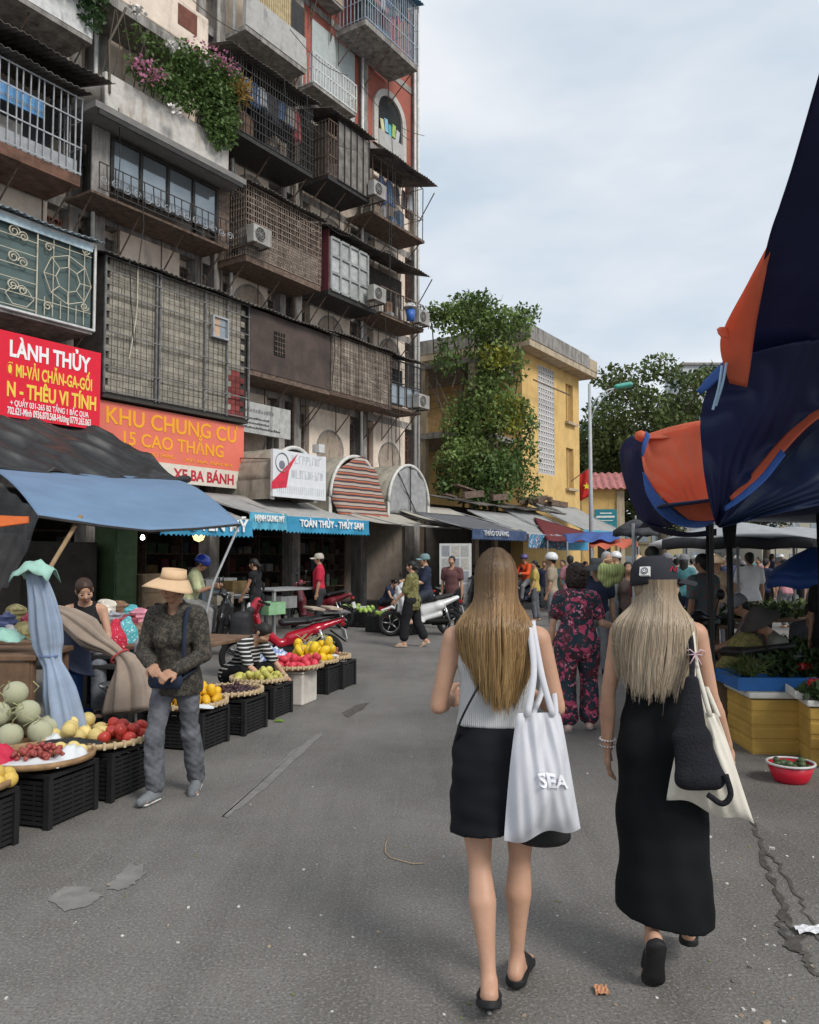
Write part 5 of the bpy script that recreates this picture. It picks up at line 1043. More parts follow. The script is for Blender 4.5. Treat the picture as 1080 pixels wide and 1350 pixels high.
def helmet(root, r, m): 
    o = lathe_hat(root, r, [(.0, .135), (.06, .125), (.1, .085), (.118, .03), (.118, -.02), (.108, -.02), (.105, .03), (.08, .08), (0, .115)], m, 'helmet', (0, -.012, .02), 6); return o
def cap(root, r, m, brim=None, off=(0, -.012, .022), pitch=-4):
    o = lathe_hat(root, r, [(.0, .1), (.045, .096), (.075, .075), (.09, .036), (.094, -.008), (.092, -.03), (.085, -.03), (.084, .03), (0, .085)], m, 'cap', off, pitch); M = HM(r) @ Matrix.Translation(off)
    U, V_ = np.meshgrid(np.linspace(-1, 1, 13), np.linspace(0, 1, 6), indexing='ij'); P = []
    for i in range(13):
        row = []
        for j in range(6): u, v = U[i, j], V_[i, j]; row.append(tuple(M @ Vector((u * .082, .066 + .04 * math.sqrt(max(0, 1 - u * u)) * (1 - v) + v * (.05 + .085 * math.sqrt(max(0, 1 - u * u * .8))), .004 - .028 * u * u - .012 * v))))
        P.append(row)
    MB().sheet(np.array(P), .004).build('brim', brim or m, o, smooth=True); return o
def conical(root, r, m): return lathe_hat(root, r, [(0, .16), (.11, .06), (.21, -.02), (.208, -.026), (.105, .048), (0, .145)], m, 'conical_hat', (0, -.01, .03), 0, 1, 28)
def sunhat(root, r, m, w=.2, drop=.06): return lathe_hat(root, r, [(.0, .105), (.07, .1), (.092, .03), (.1, .0), (w, -drop), (w, -drop - .005), (.1, -.008), (.085, .0), (.07, .08), (0, .09)], m, 'hat', (0, -.01, .025), -4, 1.1, 28)
# ---- combed hair: thousands of fine strands laid over the head and down the back
def strands(root, r, m_list, seed, n, w_of, y_of, tip_of, z_ear=-.02, th=.0016, cap_z=None, name='hair', lock=26, seg=15, xoff=0, az=118, swirl=.0):
    g = np.random.default_rng(seed); s = r.s; a = g.uniform(-1, 1, n); lk = np.floor((a + 1) * .5 * lock) / lock * 2 - 1 + 1 / lock; lyr = g.random(n)
    a2 = lk + (a - lk) * .93; lockr = np.random.default_rng(seed + 1).normal(0, 1, (lock + 1, 3)); li = np.clip(((a + 1) * .5 * lock).astype(int), 0, lock)
    FLY = g.exponential(.0035, n) * np.where(g.random(n) < .5, -1, 1); T = np.linspace(0, 1, seg); hc = r.hc; rxx, ryy, rzz = .086 * s, .105 * s, .118 * s
    z0 = hc[2] + (.03 * s if cap_z is None else cap_z); ztop = hc[2] + .03 * s
    tipz = tip_of(a) + g.normal(0, .022, n) + lockr[li, 0] * .018
    V = []; top0 = .985 - .05 * g.random(n) if cap_z is None else np.full(n, cap_z / rzz)
    out = np.zeros((n, seg, 3))
    th_az = a2 * R(az) ; zeta0 = top0
    for q, t in enumerate(T):
        z = (hc[2] + .02 * s + zeta0 * rzz) * (1 - t ** 1.15) + tipz * t ** 1.15
        ze = np.clip((z - hc[2] - .02 * s) / rzz, -.25, .999); rad = np.sqrt(1 - np.maximum(ze, 0) ** 2) * (1 - .05 * lyr)
        hx_, hy_ = rxx * rad * np.sin(th_az), -ryy * rad * np.cos(th_az) - .005
        f = np.clip((hc[2] + z_ear - z) / .16, 0, 1); f = f * f * (3 - 2 * f)
        tt = np.clip((hc[2] + z_ear - z) / (hc[2] + z_ear - tipz + 1e-6), 0, 1)
        dx = a2 * w_of(z, tt) + (a - lk) * .05 * tt + lockr[li, 1] * .007 * tt + FLY * tt + .003 * np.sin(z * 28 + lockr[li, 2] * 3) * tt
        dy = y_of(z, a2) - .028 * lyr * (1 - a2 ** 2 * .6) + lockr[li, 2] * .005 * tt + .002 * np.sin(z * 35 + a * 40) * tt
        out[:, q, 0] = hc[0] + hx_ * (1 - f) + (dx + xoff * tt) * f + swirl * tt ** 2; out[:, q, 1] = hc[1] + hy_ * (1 - f) + dy * f; out[:, q, 2] = z
    tg = np.gradient(out, axis=1); tg /= np.linalg.norm(tg, axis=2, keepdims=True) + 1e-9; e1 = np.cross(tg, np.array((0, 1, .01))); e1 /= np.linalg.norm(e1, axis=2, keepdims=True) + 1e-9; e2 = np.cross(tg, e1)
    wd = th * (1 - .75 * T[None, :, None] ** 4) * g.uniform(.7, 1.4, (n, 1, 1)); ring = [out + wd * (e1 * math.cos(w) + e2 * math.sin(w)) for w in (.5, 2.6, 4.7)]
    Vv = np.stack(ring, 2).reshape(-1, 3); b = (np.arange(n)[:, None] * seg + np.arange(seg - 1)[None]).reshape(-1) * 3; F = np.vstack([np.stack([b + j, b + (j + 1) % 3, b + 3 + (j + 1) % 3, b + 3 + j], 1) for j in range(3)])
    me = nmesh(Vv, F, name); o = obj(name, me, m_list, root)
    at_ = me.attributes.new('tint', 'FLOAT', 'POINT'); lt = np.repeat(g.random(n) * .55 + .45 * (np.clip(lockr[li, 2] * .3 + .5, 0, 1)), seg * 3); at_.data.foreach_set('value', lt.astype(np.float32))
    at2 = me.attributes.new('along', 'FLOAT', 'POINT'); at2.data.foreach_set('value', np.tile(np.repeat(T, 3), n).astype(np.float32)); return o
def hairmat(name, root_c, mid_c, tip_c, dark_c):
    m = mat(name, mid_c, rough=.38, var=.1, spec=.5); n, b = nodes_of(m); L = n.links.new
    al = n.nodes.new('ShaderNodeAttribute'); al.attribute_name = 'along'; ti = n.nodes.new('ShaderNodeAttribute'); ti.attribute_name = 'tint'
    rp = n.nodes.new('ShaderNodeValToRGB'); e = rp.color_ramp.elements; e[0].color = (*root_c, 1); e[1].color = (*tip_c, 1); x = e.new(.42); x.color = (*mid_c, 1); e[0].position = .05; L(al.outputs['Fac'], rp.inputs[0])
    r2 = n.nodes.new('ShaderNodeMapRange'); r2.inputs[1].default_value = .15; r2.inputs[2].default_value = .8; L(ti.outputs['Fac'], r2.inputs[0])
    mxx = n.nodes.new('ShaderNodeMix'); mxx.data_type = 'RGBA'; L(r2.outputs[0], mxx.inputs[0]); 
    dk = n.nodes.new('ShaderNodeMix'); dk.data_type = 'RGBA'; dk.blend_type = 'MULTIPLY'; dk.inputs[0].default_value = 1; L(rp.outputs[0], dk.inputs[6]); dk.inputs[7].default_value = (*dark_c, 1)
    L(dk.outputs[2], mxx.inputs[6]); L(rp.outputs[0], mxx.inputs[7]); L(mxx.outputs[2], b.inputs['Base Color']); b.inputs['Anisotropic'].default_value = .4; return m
# ============================================================ the two women in front
# ---- short skirt, long golden hair
pL = gnd(657, 1305); WL = new_person('woman seen from behind with long golden hair, grey knit top and short black skirt', (pL.x, pL.y, 0), R(-6))
r = rig(H=1.63, lean=2, hp=4, sw=1.06, bw=1.0, aL=((-.24, .0, -1), (.15, 1, -.05)), aR=((.26, .02, -1), (-.35, .9, .05)), lL=((.05, -.15, -1), (.1, -.4, -1)), lR=((-.0, .12, -1), (-.04, -.02, -1)), fL=(-.02, .9, -.42), fR=(.22, 1, 0), hand=True)
h0 = .0075; body(WL, r, sk_pale(), h0, drop=('glute',))
knit = mat('grey_knit', (.5, .5, .5), rough=.9, var=.06, sheen=.3); n, b = nodes_of(knit); wv = n.nodes.new('ShaderNodeTexWave'); wv.wave_type = 'BANDS'; wv.bands_direction = 'X'; wv.inputs['Scale'].default_value = 42; t = n.nodes.new('ShaderNodeTexCoord'); n.links.new(t.outputs['Object'], wv.inputs['Vector']); bb = n.nodes.new('ShaderNodeBump'); bb.inputs['Strength'].default_value = .6; bb.inputs['Distance'].default_value = .004; n.links.new(wv.outputs[0], bb.inputs['Height']); n.links.new(bb.outputs[0], b.inputs['Normal'])
A = r.at; s = r.s
P = [infl(p, .012) for p in prims(r, ['torso', 'bust'])] + [infl(econe(A(0, 0, .1), A(0, 0, .26), .135, .125, .098, .09, r.rx), .016)]
sobj('knit_top', P, knit, WL, h0, .02, clips=[(A(0, 0, .125), -r.sv), (A(0, -.1, .40), nv((0, -.25, 1)))], wr=lambda X, Y, Z: .004 * noise3(X, Y, Z, 24, 3))
for e in (-1, 1): MB().tube([A(e * .085, -.09, .36), A(e * .1, -.075, .44), A(e * .11, -.03, .512), A(e * .1, .05, .46), A(e * .08, .09, .38)], .012, 6, .4).build('shoulder_strap', knit, WL, smooth=True)
blk = mat('black_cloth', (.0055, .006, .009), rough=.8, var=.25, spec=.25, bump=.12, bscale=200)
P = [econe(A(0, -.005, .04), A(0, 0, .15), .158, .128, .112, .094, r.rx), econe(A(0, -.02, -.16), A(0, -.01, .04), .17, .16, .125, .118, r.rx), econe(A(-.005, -.03, -.3), A(0, -.02, -.14), .178, .17, .135, .125, r.rx)] + [infl(p, .01) for p in r.R['glute']]
sobj('skirt', P, blk, WL, h0, .03, clips=[(A(0, 0, .148), r.sv), (A(0, -.05, -.255), nv((.12, 0, -1)))], wr=lambda X, Y, Z: .006 * noise3(X, Y, Z * .35, 26, 8) + .004 * noise3(X, Y, Z * 2, 22, 9))
slide = mat('black_rubber', (.014, .014, .015), rough=.65, var=.2)
shoes(WL, r, slide, slide, .006, 'sandal')
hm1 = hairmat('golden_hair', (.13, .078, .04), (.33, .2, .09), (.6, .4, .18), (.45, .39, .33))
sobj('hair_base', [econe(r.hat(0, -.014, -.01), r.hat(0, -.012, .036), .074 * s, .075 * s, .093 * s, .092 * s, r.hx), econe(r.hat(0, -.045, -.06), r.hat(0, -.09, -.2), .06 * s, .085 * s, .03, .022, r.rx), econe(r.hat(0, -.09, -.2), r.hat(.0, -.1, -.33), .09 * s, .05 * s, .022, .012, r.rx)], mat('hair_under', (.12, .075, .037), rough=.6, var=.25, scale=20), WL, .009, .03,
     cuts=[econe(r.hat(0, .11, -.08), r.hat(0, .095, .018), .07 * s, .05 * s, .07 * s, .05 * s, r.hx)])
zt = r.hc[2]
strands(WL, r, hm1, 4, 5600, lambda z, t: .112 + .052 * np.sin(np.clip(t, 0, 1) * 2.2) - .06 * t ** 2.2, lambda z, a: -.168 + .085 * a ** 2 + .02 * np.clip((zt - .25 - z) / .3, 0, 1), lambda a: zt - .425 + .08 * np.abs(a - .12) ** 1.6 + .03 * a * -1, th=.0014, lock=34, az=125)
# shoulder bag strap of the dark crossbody and its back
# ---- white tote with SEA print
TB = thing('tote_bag', 'translucent white tote bag printed SEA on the shoulder of the woman in the short skirt', 'bag', (pL.x, pL.y, 0), R(-6))
totem = mat('white_tote', (.72, .72, .76), rough=.6, var=.06, transl=.2, bump=.15, bscale=18)
ob_pts = []
def tote(parent, m, c, w, hgt, tilt, bulge, yaw=0, seed=0, top_w=.55, th=.04, flare=1.0, skew=0.0):
    n1, n2 = 33, 29; U, V_ = np.meshgrid(np.linspace(-1, 1, n1), np.linspace(0, 1, n2), indexing='ij')
    ww = w / 2 * (top_w + (1 - top_w) * V_ ** .8) * flare; x = U * ww + skew * V_ ** 2; z = -V_ * hgt * (1 + .03 * U * tilt) - tilt * .12 * U * V_ * hgt + .012 * np.sin(U * 5 + seed) * V_
    bul = bulge * (1 - U ** 4) * np.sin(np.clip(V_ * 1.05, 0, 1) ** 1.3 * math.pi * .92) + .01
    fold = .01 * np.sin(U * 9 + 3 * np.sin(V_ * 2 + seed)) * (1 - V_) + .006 * np.sin(U * 17 - V_ * 7 + seed) + .007 * np.sin(U * 6 + V_ * 11 + seed)
    fold = fold + .005 * noise3(U * .2, V_ * .25, 0 * U, 60, seed + 3) + .004 * np.abs(np.sin(U * 7 + V_ * 5 * np.sign(U + .1) + seed)) - .005 * np.abs(np.sin(V_ * 9 + U * 4))
    e = np.clip(1 - np.maximum(np.abs(U), np.abs(2 * V_ - 1)) ** 10, 0, 1)
    F_ = np.stack([x, -(bul + fold * .8) * e, z], -1); Bk = np.stack([x, (bul * .7 - fold * .5) * e + .0, z], -1)
    v = np.vstack([F_.reshape(-1, 3), Bk.reshape(-1, 3)]); o = n1 * n2; f = []
    for i in range(n1 - 1):
        for j in range(n2 - 1):
            a, b_, c_, d = i * n2 + j, (i + 1) * n2 + j, (i + 1) * n2 + j + 1, i * n2 + j + 1; f += [(a, d, c_, b_), (o + a, o + b_, o + c_, o + d)]
    M = Matrix.Translation(c) @ Matrix.Rotation(yaw, 4, 'Z'); v = [tuple(M @ Vector(p)) for p in v]; ob = obj('bag_body', mesh(v, f, 'bag', True), m, parent); ob_pts.append(F_.reshape(-1, 3)); return ob, M
c = A(.155, -.175, .2); _, M = tote(TB, totem, tuple(c), .285, .44, -.35, .055, R(12), 1, .55, skew=.01)
MB().tube(spl([tuple(M @ Vector((-.045, -.012, -.01))), tuple(A(.14, -.15, .35)), tuple(A(.128, -.09, .50)), tuple(A(.128, -.01, .53)), tuple(A(.135, .06, .46)), tuple(A(.18, -.02, .3)), tuple(M @ Vector((-.02, .02, -.02)))]), .0135, 6, .3).build('strap', totem, TB, smooth=True)
MB().tube(spl([tuple(M @ Vector((.05, -.012, -.01))), tuple(A(.17, -.15, .33)), tuple(A(.143, -.09, .495)), tuple(A(.143, -.01, .527)), tuple(A(.15, .06, .45)), tuple(A(.215, -.0, .28)), tuple(M @ Vector((.07, .02, -.02)))]), .0135, 6, .3).build('strap', totem, TB, smooth=True)
o = text('SEA', .068, mat('print_silver', (.88, .88, .92), rough=.5), TB, (0, 0, 0), (0, 0, 0), bold=.03, ext=.0); Q = ob_pts[-1]
for v in o.data.vertices:                     # lay the print on the cloth
    a = R(8); x, z = .035 + v.co.x * math.cos(a) - v.co.y * math.sin(a), -.25 + v.co.x * math.sin(a) * -1 + v.co.y; d = (Q[:, 0] - x) ** 2 + (Q[:, 2] - z) ** 2; i = np.argsort(d)[:4]; w = 1 / (d[i] + 1e-6); v.co = M @ Vector((x, float((Q[i, 1] * w).sum() / w.sum()) - .0105, z))
MB().obox(tuple(M @ Vector((-.05, .0, -.35))), (.09, .03, .12), (0, .2, .2)).build('contents', mat('pale_blue_packet', (.3, .5, .6)), TB)
CB = thing('crossbody_bag', 'small black bag slung behind the white tote of the woman in the short skirt', 'bag', (pL.x, pL.y, 0), R(-6))
sobj('pouch', [econe(A(.17, -.02, -.29), A(.17, -.02, -.2), .11, .1, .04, .05, r.rx)], slide, CB, .009, .02); MB().tube(spl([A(-.05, -.13, .32), A(-.105, -.122, .22), A(-.142, -.092, .14), A(-.16, -.03, .06)]), .011, 6, .4).build('strap', slide, CB, smooth=True)
# ---- long black dress, ash blonde hair, cap
pR = gnd(875, 1274); WR = new_person('woman seen from behind with ash blonde hair, dark cap and long black dress', (pR.x, pR.y, 0), R(-12))
r = rig(H=1.55, lean=2, hp=6, hy=-62, sw=1.03, bw=1.0, aL=((-.2, .0, -1), (-.02, .12, -1)), aR=((.2, .03, -1), (.3, .3, -.9)), lL=((.03, -.1, -1), (.05, -.42, -1)), lR=((.04, .14, -1), (.02, 0, -1)), fL=(-.06, .42, -.9), fR=(.15, 1, 0), hand=True, curl=.45, palmL=(1, .1, 0), palmR=(-.9, .3, .1))
body(WR, r, sk_pale(), h0); A = r.at; s = r.s
dress = mat('black_knit_dress', (.0045, .0052, .0065), rough=.82, var=.25, spec=.22, bump=.1, bscale=160)
P = [infl(p, .009) for p in prims(r, ['torso', 'bust', 'glute'])] + [econe(A(0, -.03, -.3), A(0, -.015, -.05), .175, .168, .135, .125, r.rx), econe(A(0, -.05, -.66), A(0, -.03, -.3), .178, .175, .15, .135, r.rx), econe(A(.005, -.06, -.8), A(0, -.05, -.6), .18, .178, .155, .15, r.rx)]
sobj('dress', P, dress, WR, h0, .03, clips=[(A(0, 0, .375), nv((0, -.12, 1))), (A(0, 0, -.715), nv((-.14, 0, -1)))], wr=lambda X, Y, Z: .007 * noise3(X, Y, Z * .3, 22, 8) + .007 * noise3(X, Y, Z * 1.5, 12, 2) + .003 * noise3(X, Y, Z * 2, 34, 5))
MB().tube([A(.13 * math.cos(w) * 1.12, -.005 + .105 * math.sin(w), .372 + .012 * math.sin(w)) for w in np.linspace(0, 6.283, 40)], .008, 6).build('trim', mat('beige_trim', (.6, .5, .42)), WR, smooth=True)
shoes(WR, r, slide, slide, .006, 'sandal')
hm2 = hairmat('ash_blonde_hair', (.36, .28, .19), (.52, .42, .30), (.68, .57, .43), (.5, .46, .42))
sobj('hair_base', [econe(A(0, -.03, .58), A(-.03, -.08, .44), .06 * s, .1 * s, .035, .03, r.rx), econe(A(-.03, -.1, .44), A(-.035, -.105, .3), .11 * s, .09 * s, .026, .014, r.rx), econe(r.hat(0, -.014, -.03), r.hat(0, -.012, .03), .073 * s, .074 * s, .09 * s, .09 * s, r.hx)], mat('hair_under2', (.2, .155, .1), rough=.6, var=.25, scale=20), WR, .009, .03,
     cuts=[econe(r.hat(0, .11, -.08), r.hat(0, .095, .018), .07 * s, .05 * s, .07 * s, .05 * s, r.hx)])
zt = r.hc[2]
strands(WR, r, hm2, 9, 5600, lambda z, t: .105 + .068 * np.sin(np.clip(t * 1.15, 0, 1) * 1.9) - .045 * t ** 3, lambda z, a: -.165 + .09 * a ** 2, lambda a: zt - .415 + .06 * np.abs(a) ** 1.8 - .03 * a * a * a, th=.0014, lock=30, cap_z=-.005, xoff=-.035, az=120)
capm = mat('charcoal_cap', (.022, .023, .03), rough=.85, var=.15, bump=.2, bscale=150); cp = cap(WR, r, capm, off=(0, -.012, .018), pitch=4)
cp.scale = (1, 1, 1); M = HM(r) @ Matrix.Translation((0, -.012, .018))
Pm = M @ Matrix.Translation((.058, -.078, .018)) @ Matrix.Rotation(R(40), 4, 'Z') @ Matrix.Rotation(R(-17), 4, 'X')
q = MB(); q.add([tuple(Pm @ Vector(v)) for v in ((-.023, -.012, -.02), (.021, -.012, -.02), (.021, -.012, .021), (-.023, -.012, .021), (-.023, .012, -.02), (.021, .012, -.02), (.021, .012, .021), (-.023, .012, .021))], [(3, 2, 1, 0), (4, 5, 6, 7), (0, 1, 5, 4), (1, 2, 6, 5), (2, 3, 7, 6), (3, 0, 4, 7)]).build('badge', mat('badge_white', (.75, .75, .73)), cp)
bd = MB(); ring = [(-.001 + .0145 * math.cos(w), -.0135, .0005 + .0145 * math.sin(w)) for w in np.linspace(0, 6.283, 21)]; bd.tube([tuple(Pm @ Vector(v)) for v in ring], .0016, 4)
for ex in (-.006, .004): bd.tube([tuple(Pm @ Vector((ex, -.0135, .003))), tuple(Pm @ Vector((ex, -.0135, .007)))], .002, 4)
bd.tube([tuple(Pm @ Vector((-.001 + .008 * math.cos(w), -.0135, .0 + .008 * math.sin(w)))) for w in np.linspace(3.4, 6.0, 8)], .0015, 4); bd.build('badge_emblem', dk_t, cp)
q = MB()
for j in range(5): a = Pm @ Vector((.066 + .012 * j, .004 + .02 * math.sin(j * .7) - .004 * j, .012 + .012 * (j % 2))); 
E0 = HM(r) @ Matrix.Translation((.09, .03, .05)); q.tube([tuple(E0 @ Vector((-.004, -.016, -.008))), tuple(E0 @ Vector((-.003, -.006, .012))), tuple(E0 @ Vector((-.004, .004, -.006))), tuple(E0 @ Vector((-.002, .014, .012))), tuple(E0 @ Vector((-.003, .02, -.006)))], .0035, 5).build('red_embroidery', mat('embroidery_red', (.5, .02, .05)), cp)
J = r.J
for i, (f, m_) in enumerate(((.02, 'bead_white'), (-.1, 'bead_silver'))):
    ctr = J['wrL'] + (J['elL'] - J['wrL']) * (f + .12); d = nv(J['elL'] - J['wrL']); u = nv(np.cross(d, (0, 1, 0))); v = np.cross(d, u); q = MB()
    for j in range(16): w = j * 6.283 / 16; q.lathe([(0, -.0055), (.0055, 0), (0, .0055)], 6, Matrix.Translation(ctr + (u * math.cos(w) + v * math.sin(w)) * .031))
    o = q.build('bracelet', mat(m_, (.75, .72, .7) if i == 0 else (.5, .5, .52), rough=.25, metal=.0 if i == 0 else .9), WR)
# bags of the woman in the long dress
TB = thing('tote_bag', 'cream canvas tote bag hanging on the right shoulder of the woman in the long dress', 'bag', (pR.x, pR.y, 0), R(-12)); can = mat('cream_canvas', (.66, .62, .53), rough=.85, var=.08, bump=.15, bscale=60)
c = A(.155, -.2, .15); _, M = tote(TB, can, tuple(c), .33, .37, .9, .05, R(10), 4, .3, skew=.02)
for dx in (0, .016): MB().tube(spl([tuple(M @ Vector((-.04 + dx * 4, -.01, -.01))), tuple(A(.125 + dx, -.15, .33)), tuple(A(.118 + dx, -.085, .46)), tuple(A(.12 + dx, -.02, .522)), tuple(A(.125 + dx, .06, .45)), tuple(A(.16 + dx, .04, .3)), tuple(M @ Vector((.02 + dx * 3, .03, -.02)))]), .011, 6, .35).build('strap', can, TB, smooth=True)
HB = thing('hobo_bag', 'black crochet shoulder bag with a pink ribbon over the cream tote', 'bag', (pR.x, pR.y, 0), R(-12)); cro = mat('black_crochet', (.012, .012, .017), rough=.95, var=.3, bump=.8, bscale=120)
c1, c2, c3 = A(.115, -.2, .28), A(.1, -.245, .06), A(.13, -.27, -.1)
sobj('pouch', [econe(c1, c2, .026, .062, .02, .026, r.rx), econe(c2, c3, .065, .09, .028, .035, r.rx), cone(c3 + r.rx * -.05, c3 + r.rx * .05, .035)], cro, HB, .007, .02)
MB().tube(spl([c3 + r.rx * .085 * 1 + np.array((0, -.03, .03)), c3 + r.rx * .1 + np.array((0, -.035, -.04)), c3 + r.rx * .07 + np.array((0, -.035, -.075)), c3 + r.rx * .02 + np.array((0, -.035, -.045))]), .011, 8).build('handle', cro, HB, smooth=True)
MB().tube(spl([tuple(c1), tuple(A(.125, -.13, .4)), tuple(A(.125, -.03, .525))]), .012, 6, .5).build('strap', cro, HB, smooth=True)
bw_ = A(.135, -.155, .385); q = MB()
for e in (-1, 1):
    q.tube([tuple(bw_ + r.rx * e * x + np.array((0, -.01, z))) for x, z in ((0, 0), (.02, .018), (.036, .012), (.03, -.004), (0, 0))], .005, 5, .5); q.tube([tuple(bw_ + np.array((0, -.01, 0))), tuple(bw_ + r.rx * e * .022 + np.array((0, -.012, -.04)))], .005, 5, .5)
q.build('ribbon', mat('pink_ribbon', (.7, .5, .55), rough=.5), HB, smooth=True)
# ============================================================ motorbikes
tyre_m = mat('tyre', (.013, .013, .014), rough=.85, var=.2); rim_m = mat('alloy', (.35, .35, .36), rough=.35, metal=.7); blackp = mat('black_plastic', (.014, .014, .015), rough=.5, var=.2); seat_m = mat('vinyl_seat', (.016, .016, .017), rough=.45, var=.2); chrome = mat('chrome', (.55, .55, .56), rough=.2, metal=.9)
tail_m = mat('tail_lamp', (.3, .01, .01), rough=.25); lampg = mat('lamp_glass', (.55, .55, .55), rough=.15)
def wheel(root, y, r_, spokes, w=.045, rim=None):
    o = MB().torus((0, y, r_), r_ - w, w, None, 32, 10).build('wheel', tyre_m, root, smooth=True)
    b = MB().torus((0, y, r_), r_ - w * 1.75, .016, None, 28, 6)
    for j in range(spokes): a = j * 6.283 / spokes; b.tube([(0.0, y + .03 * math.cos(a), r_ + .03 * math.sin(a)), (0, y + (r_ - w * 1.8) * math.cos(a + .1), r_ + (r_ - w * 1.8) * math.sin(a + .1))], .004 if spokes > 10 else .014, 4)
    b.tube([(-.06, y, r_), (.06, y, r_)], .035, 10); b.build('rim', rim or rim_m, o, smooth=True); return o
BIKES = {}
def motorbike(label, loc, yaw, col, kind='scooter', steer=0, group='motorbikes', lean=0, key=None):
    root = thing('motorbike', label, 'motorbike', loc, yaw, group); root.rotation_euler = (0, R(lean), yaw); h = .016
    if key in BIKES:
        for ch in BIKES[key].children:
            c = ch.copy(); COL.objects.link(c); c.parent = root
            for gch in ch.children: d = gch.copy(); COL.objects.link(d); d.parent = c
        return root
    X = (1, 0, 0); fy, ry, wr_ = .62, -.62, .27
    wheel(root, fy, wr_, 5 if kind == 'scooter' else 18); wheel(root, ry, wr_, 5 if kind == 'scooter' else 18, .052)
    if kind == 'scooter':
        body_ = [econe((0, .37, .62), (0, .44, .86), .22, .18, .075, .085, X), econe((0, .32, .32), (0, .38, .64), .17, .22, .06, .075, X), econe((0, .46, .55), (0, .5, .8), .09, .1, .07, .07, X), econe((0, .44, .9), (0, .47, .98), .15, .1, .05, .06, X),
                 econe((0, .3, .3), (0, -.05, .29), .14, .13, .035, .035, X), econe((0, -.06, .5), (0, -.4, .62), .12, .165, .16, .12, X), econe((0, -.35, .62), (0, -.8, .78), .165, .07, .1, .045, X), econe((0, -.02, .34), (0, -.4, .45), .12, .12, .07, .08, X)]
        sobj('body_shell', body_, col, root, h, .035); sobj('seat', [econe((0, .0, .74), (0, -.32, .76), .11, .14, .05, .05, X), econe((0, -.32, .77), (0, -.68, .85), .135, .1, .045, .035, X)], seat_m, root, h, .03)
        sobj('engine', [econe((0.06, -.3, .3), (0.06, -.6, .28), .07, .06, .1, .07, X), cone((-.05, -.15, .3), (-.05, -.55, .3), .06)], mat('engine_metal', (.1, .1, .105), rough=.5, metal=.3), root, h, .03)
        sobj('front_fender', [econe((0, fy + .2, wr_ + .26), (0, fy - .02, wr_ + .33), .05, .075, .02, .03, X), econe((0, fy - .02, wr_ + .33), (0, fy - .22, wr_ + .22), .075, .07, .03, .03, X)], col, root, .012, .03)
        sobj('handlebar_cover', [econe((0, .42, 1.0), (0, .38, 1.06), .11, .08, .06, .05, X), cone((-.2, .36, 1.03), (.2, .36, 1.03), .03)], col, root, .012, .03)
    else:
        sobj('body_shell', [econe((0, .34, .62), (0, .4, .82), .16, .12, .05, .06, X), econe((-.12, .26, .3), (-.13, .34, .62), .03, .04, .06, .07, X), econe((.12, .26, .3), (.13, .34, .62), .03, .04, .06, .07, X), cone((0, .36, .68), (0, .05, .42), .07, .06), econe((0, .05, .42), (0, -.3, .5), .06, .08, .06, .08, X),
              econe((0, -.1, .5), (0, -.5, .62), .085, .11, .08, .08, X), econe((0, -.45, .62), (0, -.88, .74), .11, .04, .07, .035, X)], col, root, h, .03)
        sobj('seat', [econe((0, .02, .72), (0, -.35, .74), .1, .13, .055, .05, X), econe((0, -.35, .75), (0, -.72, .8), .125, .1, .045, .035, X)], seat_m, root, h, .03)
        sobj('engine', [cone((0, .1, .3), (0, -.2, .29), .11, .1), cone((0, .22, .33), (0, .05, .32), .06)], mat('engine_metal', (0, 0, 0)), root, h, .03)
        sobj('front_fender', [econe((0, fy + .24, wr_ + .2), (0, fy - .02, wr_ + .31), .05, .06, .018, .025, X), econe((0, fy - .02, wr_ + .31), (0, fy - .26, wr_ + .12), .06, .06, .025, .02, X)], col, root, .012, .03)
        sobj('handlebar_cover', [econe((0, .42, .93), (0, .37, 1.02), .1, .08, .08, .06, X), cone((-.18, .35, 1.0), (.18, .35, 1.0), .03)], col, root, .012, .03)
        MB().box(-.14, .14, -.95, -.55, .84, .86).build('rack', chrome, root)
    b = MB()
    for s_ in (-1, 1): b.tube([(s_ * .07, fy, wr_), (s_ * .08, fy - .1, wr_ + .3), (s_ * .06, .46, .8)], .022, 6)
    b.build('fork', chrome if kind != 'scooter' else blackp, root, smooth=True)
    MB().tube([(-.34, .3, 1.02), (-.2, .37, 1.04), (.2, .37, 1.04), (.34, .3, 1.02)], .014, 6).tube([(-.36, .29, 1.02), (-.24, .35, 1.035)], .02, 8).tube([(.36, .29, 1.02), (.24, .35, 1.035)], .02, 8).build('handlebar', blackp, root, smooth=True)
    for s_ in (-1, 1):
        mr = MB(); mr.tube([(s_ * .22, .38, 1.05), (s_ * .27, .36, 1.22)], .007, 5); mr.lathe([(0, -.01), (.05, -.008), (.055, .006), (0, .01)], 14, Matrix.Translation((s_ * .29, .36, 1.26)) @ Matrix.Rotation(R(90), 4, 'X')); mr.build('mirror', blackp, root, smooth=True)
    MB().lathe([(0, .03), (.05, .02), (.065, 0), (0, 0)], 14, Matrix.Translation((0, .46 + (.03 if kind != 'scooter' else .02), .99 if kind == 'scooter' else .95)) @ Matrix.Rotation(R(-80), 4, 'X')).build('headlight', lampg, root, smooth=True)
    MB().obox((0, -.86, .7 if kind == 'scooter' else .68), (.14, .06, .06), (R(-20), 0, 0)).build('tail_light', tail_m, root, bev=.012)
    MB().obox((0, -.9, .54), (.19, .012, .14), (R(-15), 0, 0)).build('number_plate', mat('plate_white', (.6, .6, .58), var=.08), root)
    MB().tube([(.1, .0, .24), (.13, -.3, .24), (.14, -.5, .3)], .02, 6).tube([(.14, -.42, .27), (.15, -.85, .36)], [.035, .05], 10).build('exhaust', chrome if kind != 'scooter' else blackp, root, smooth=True)
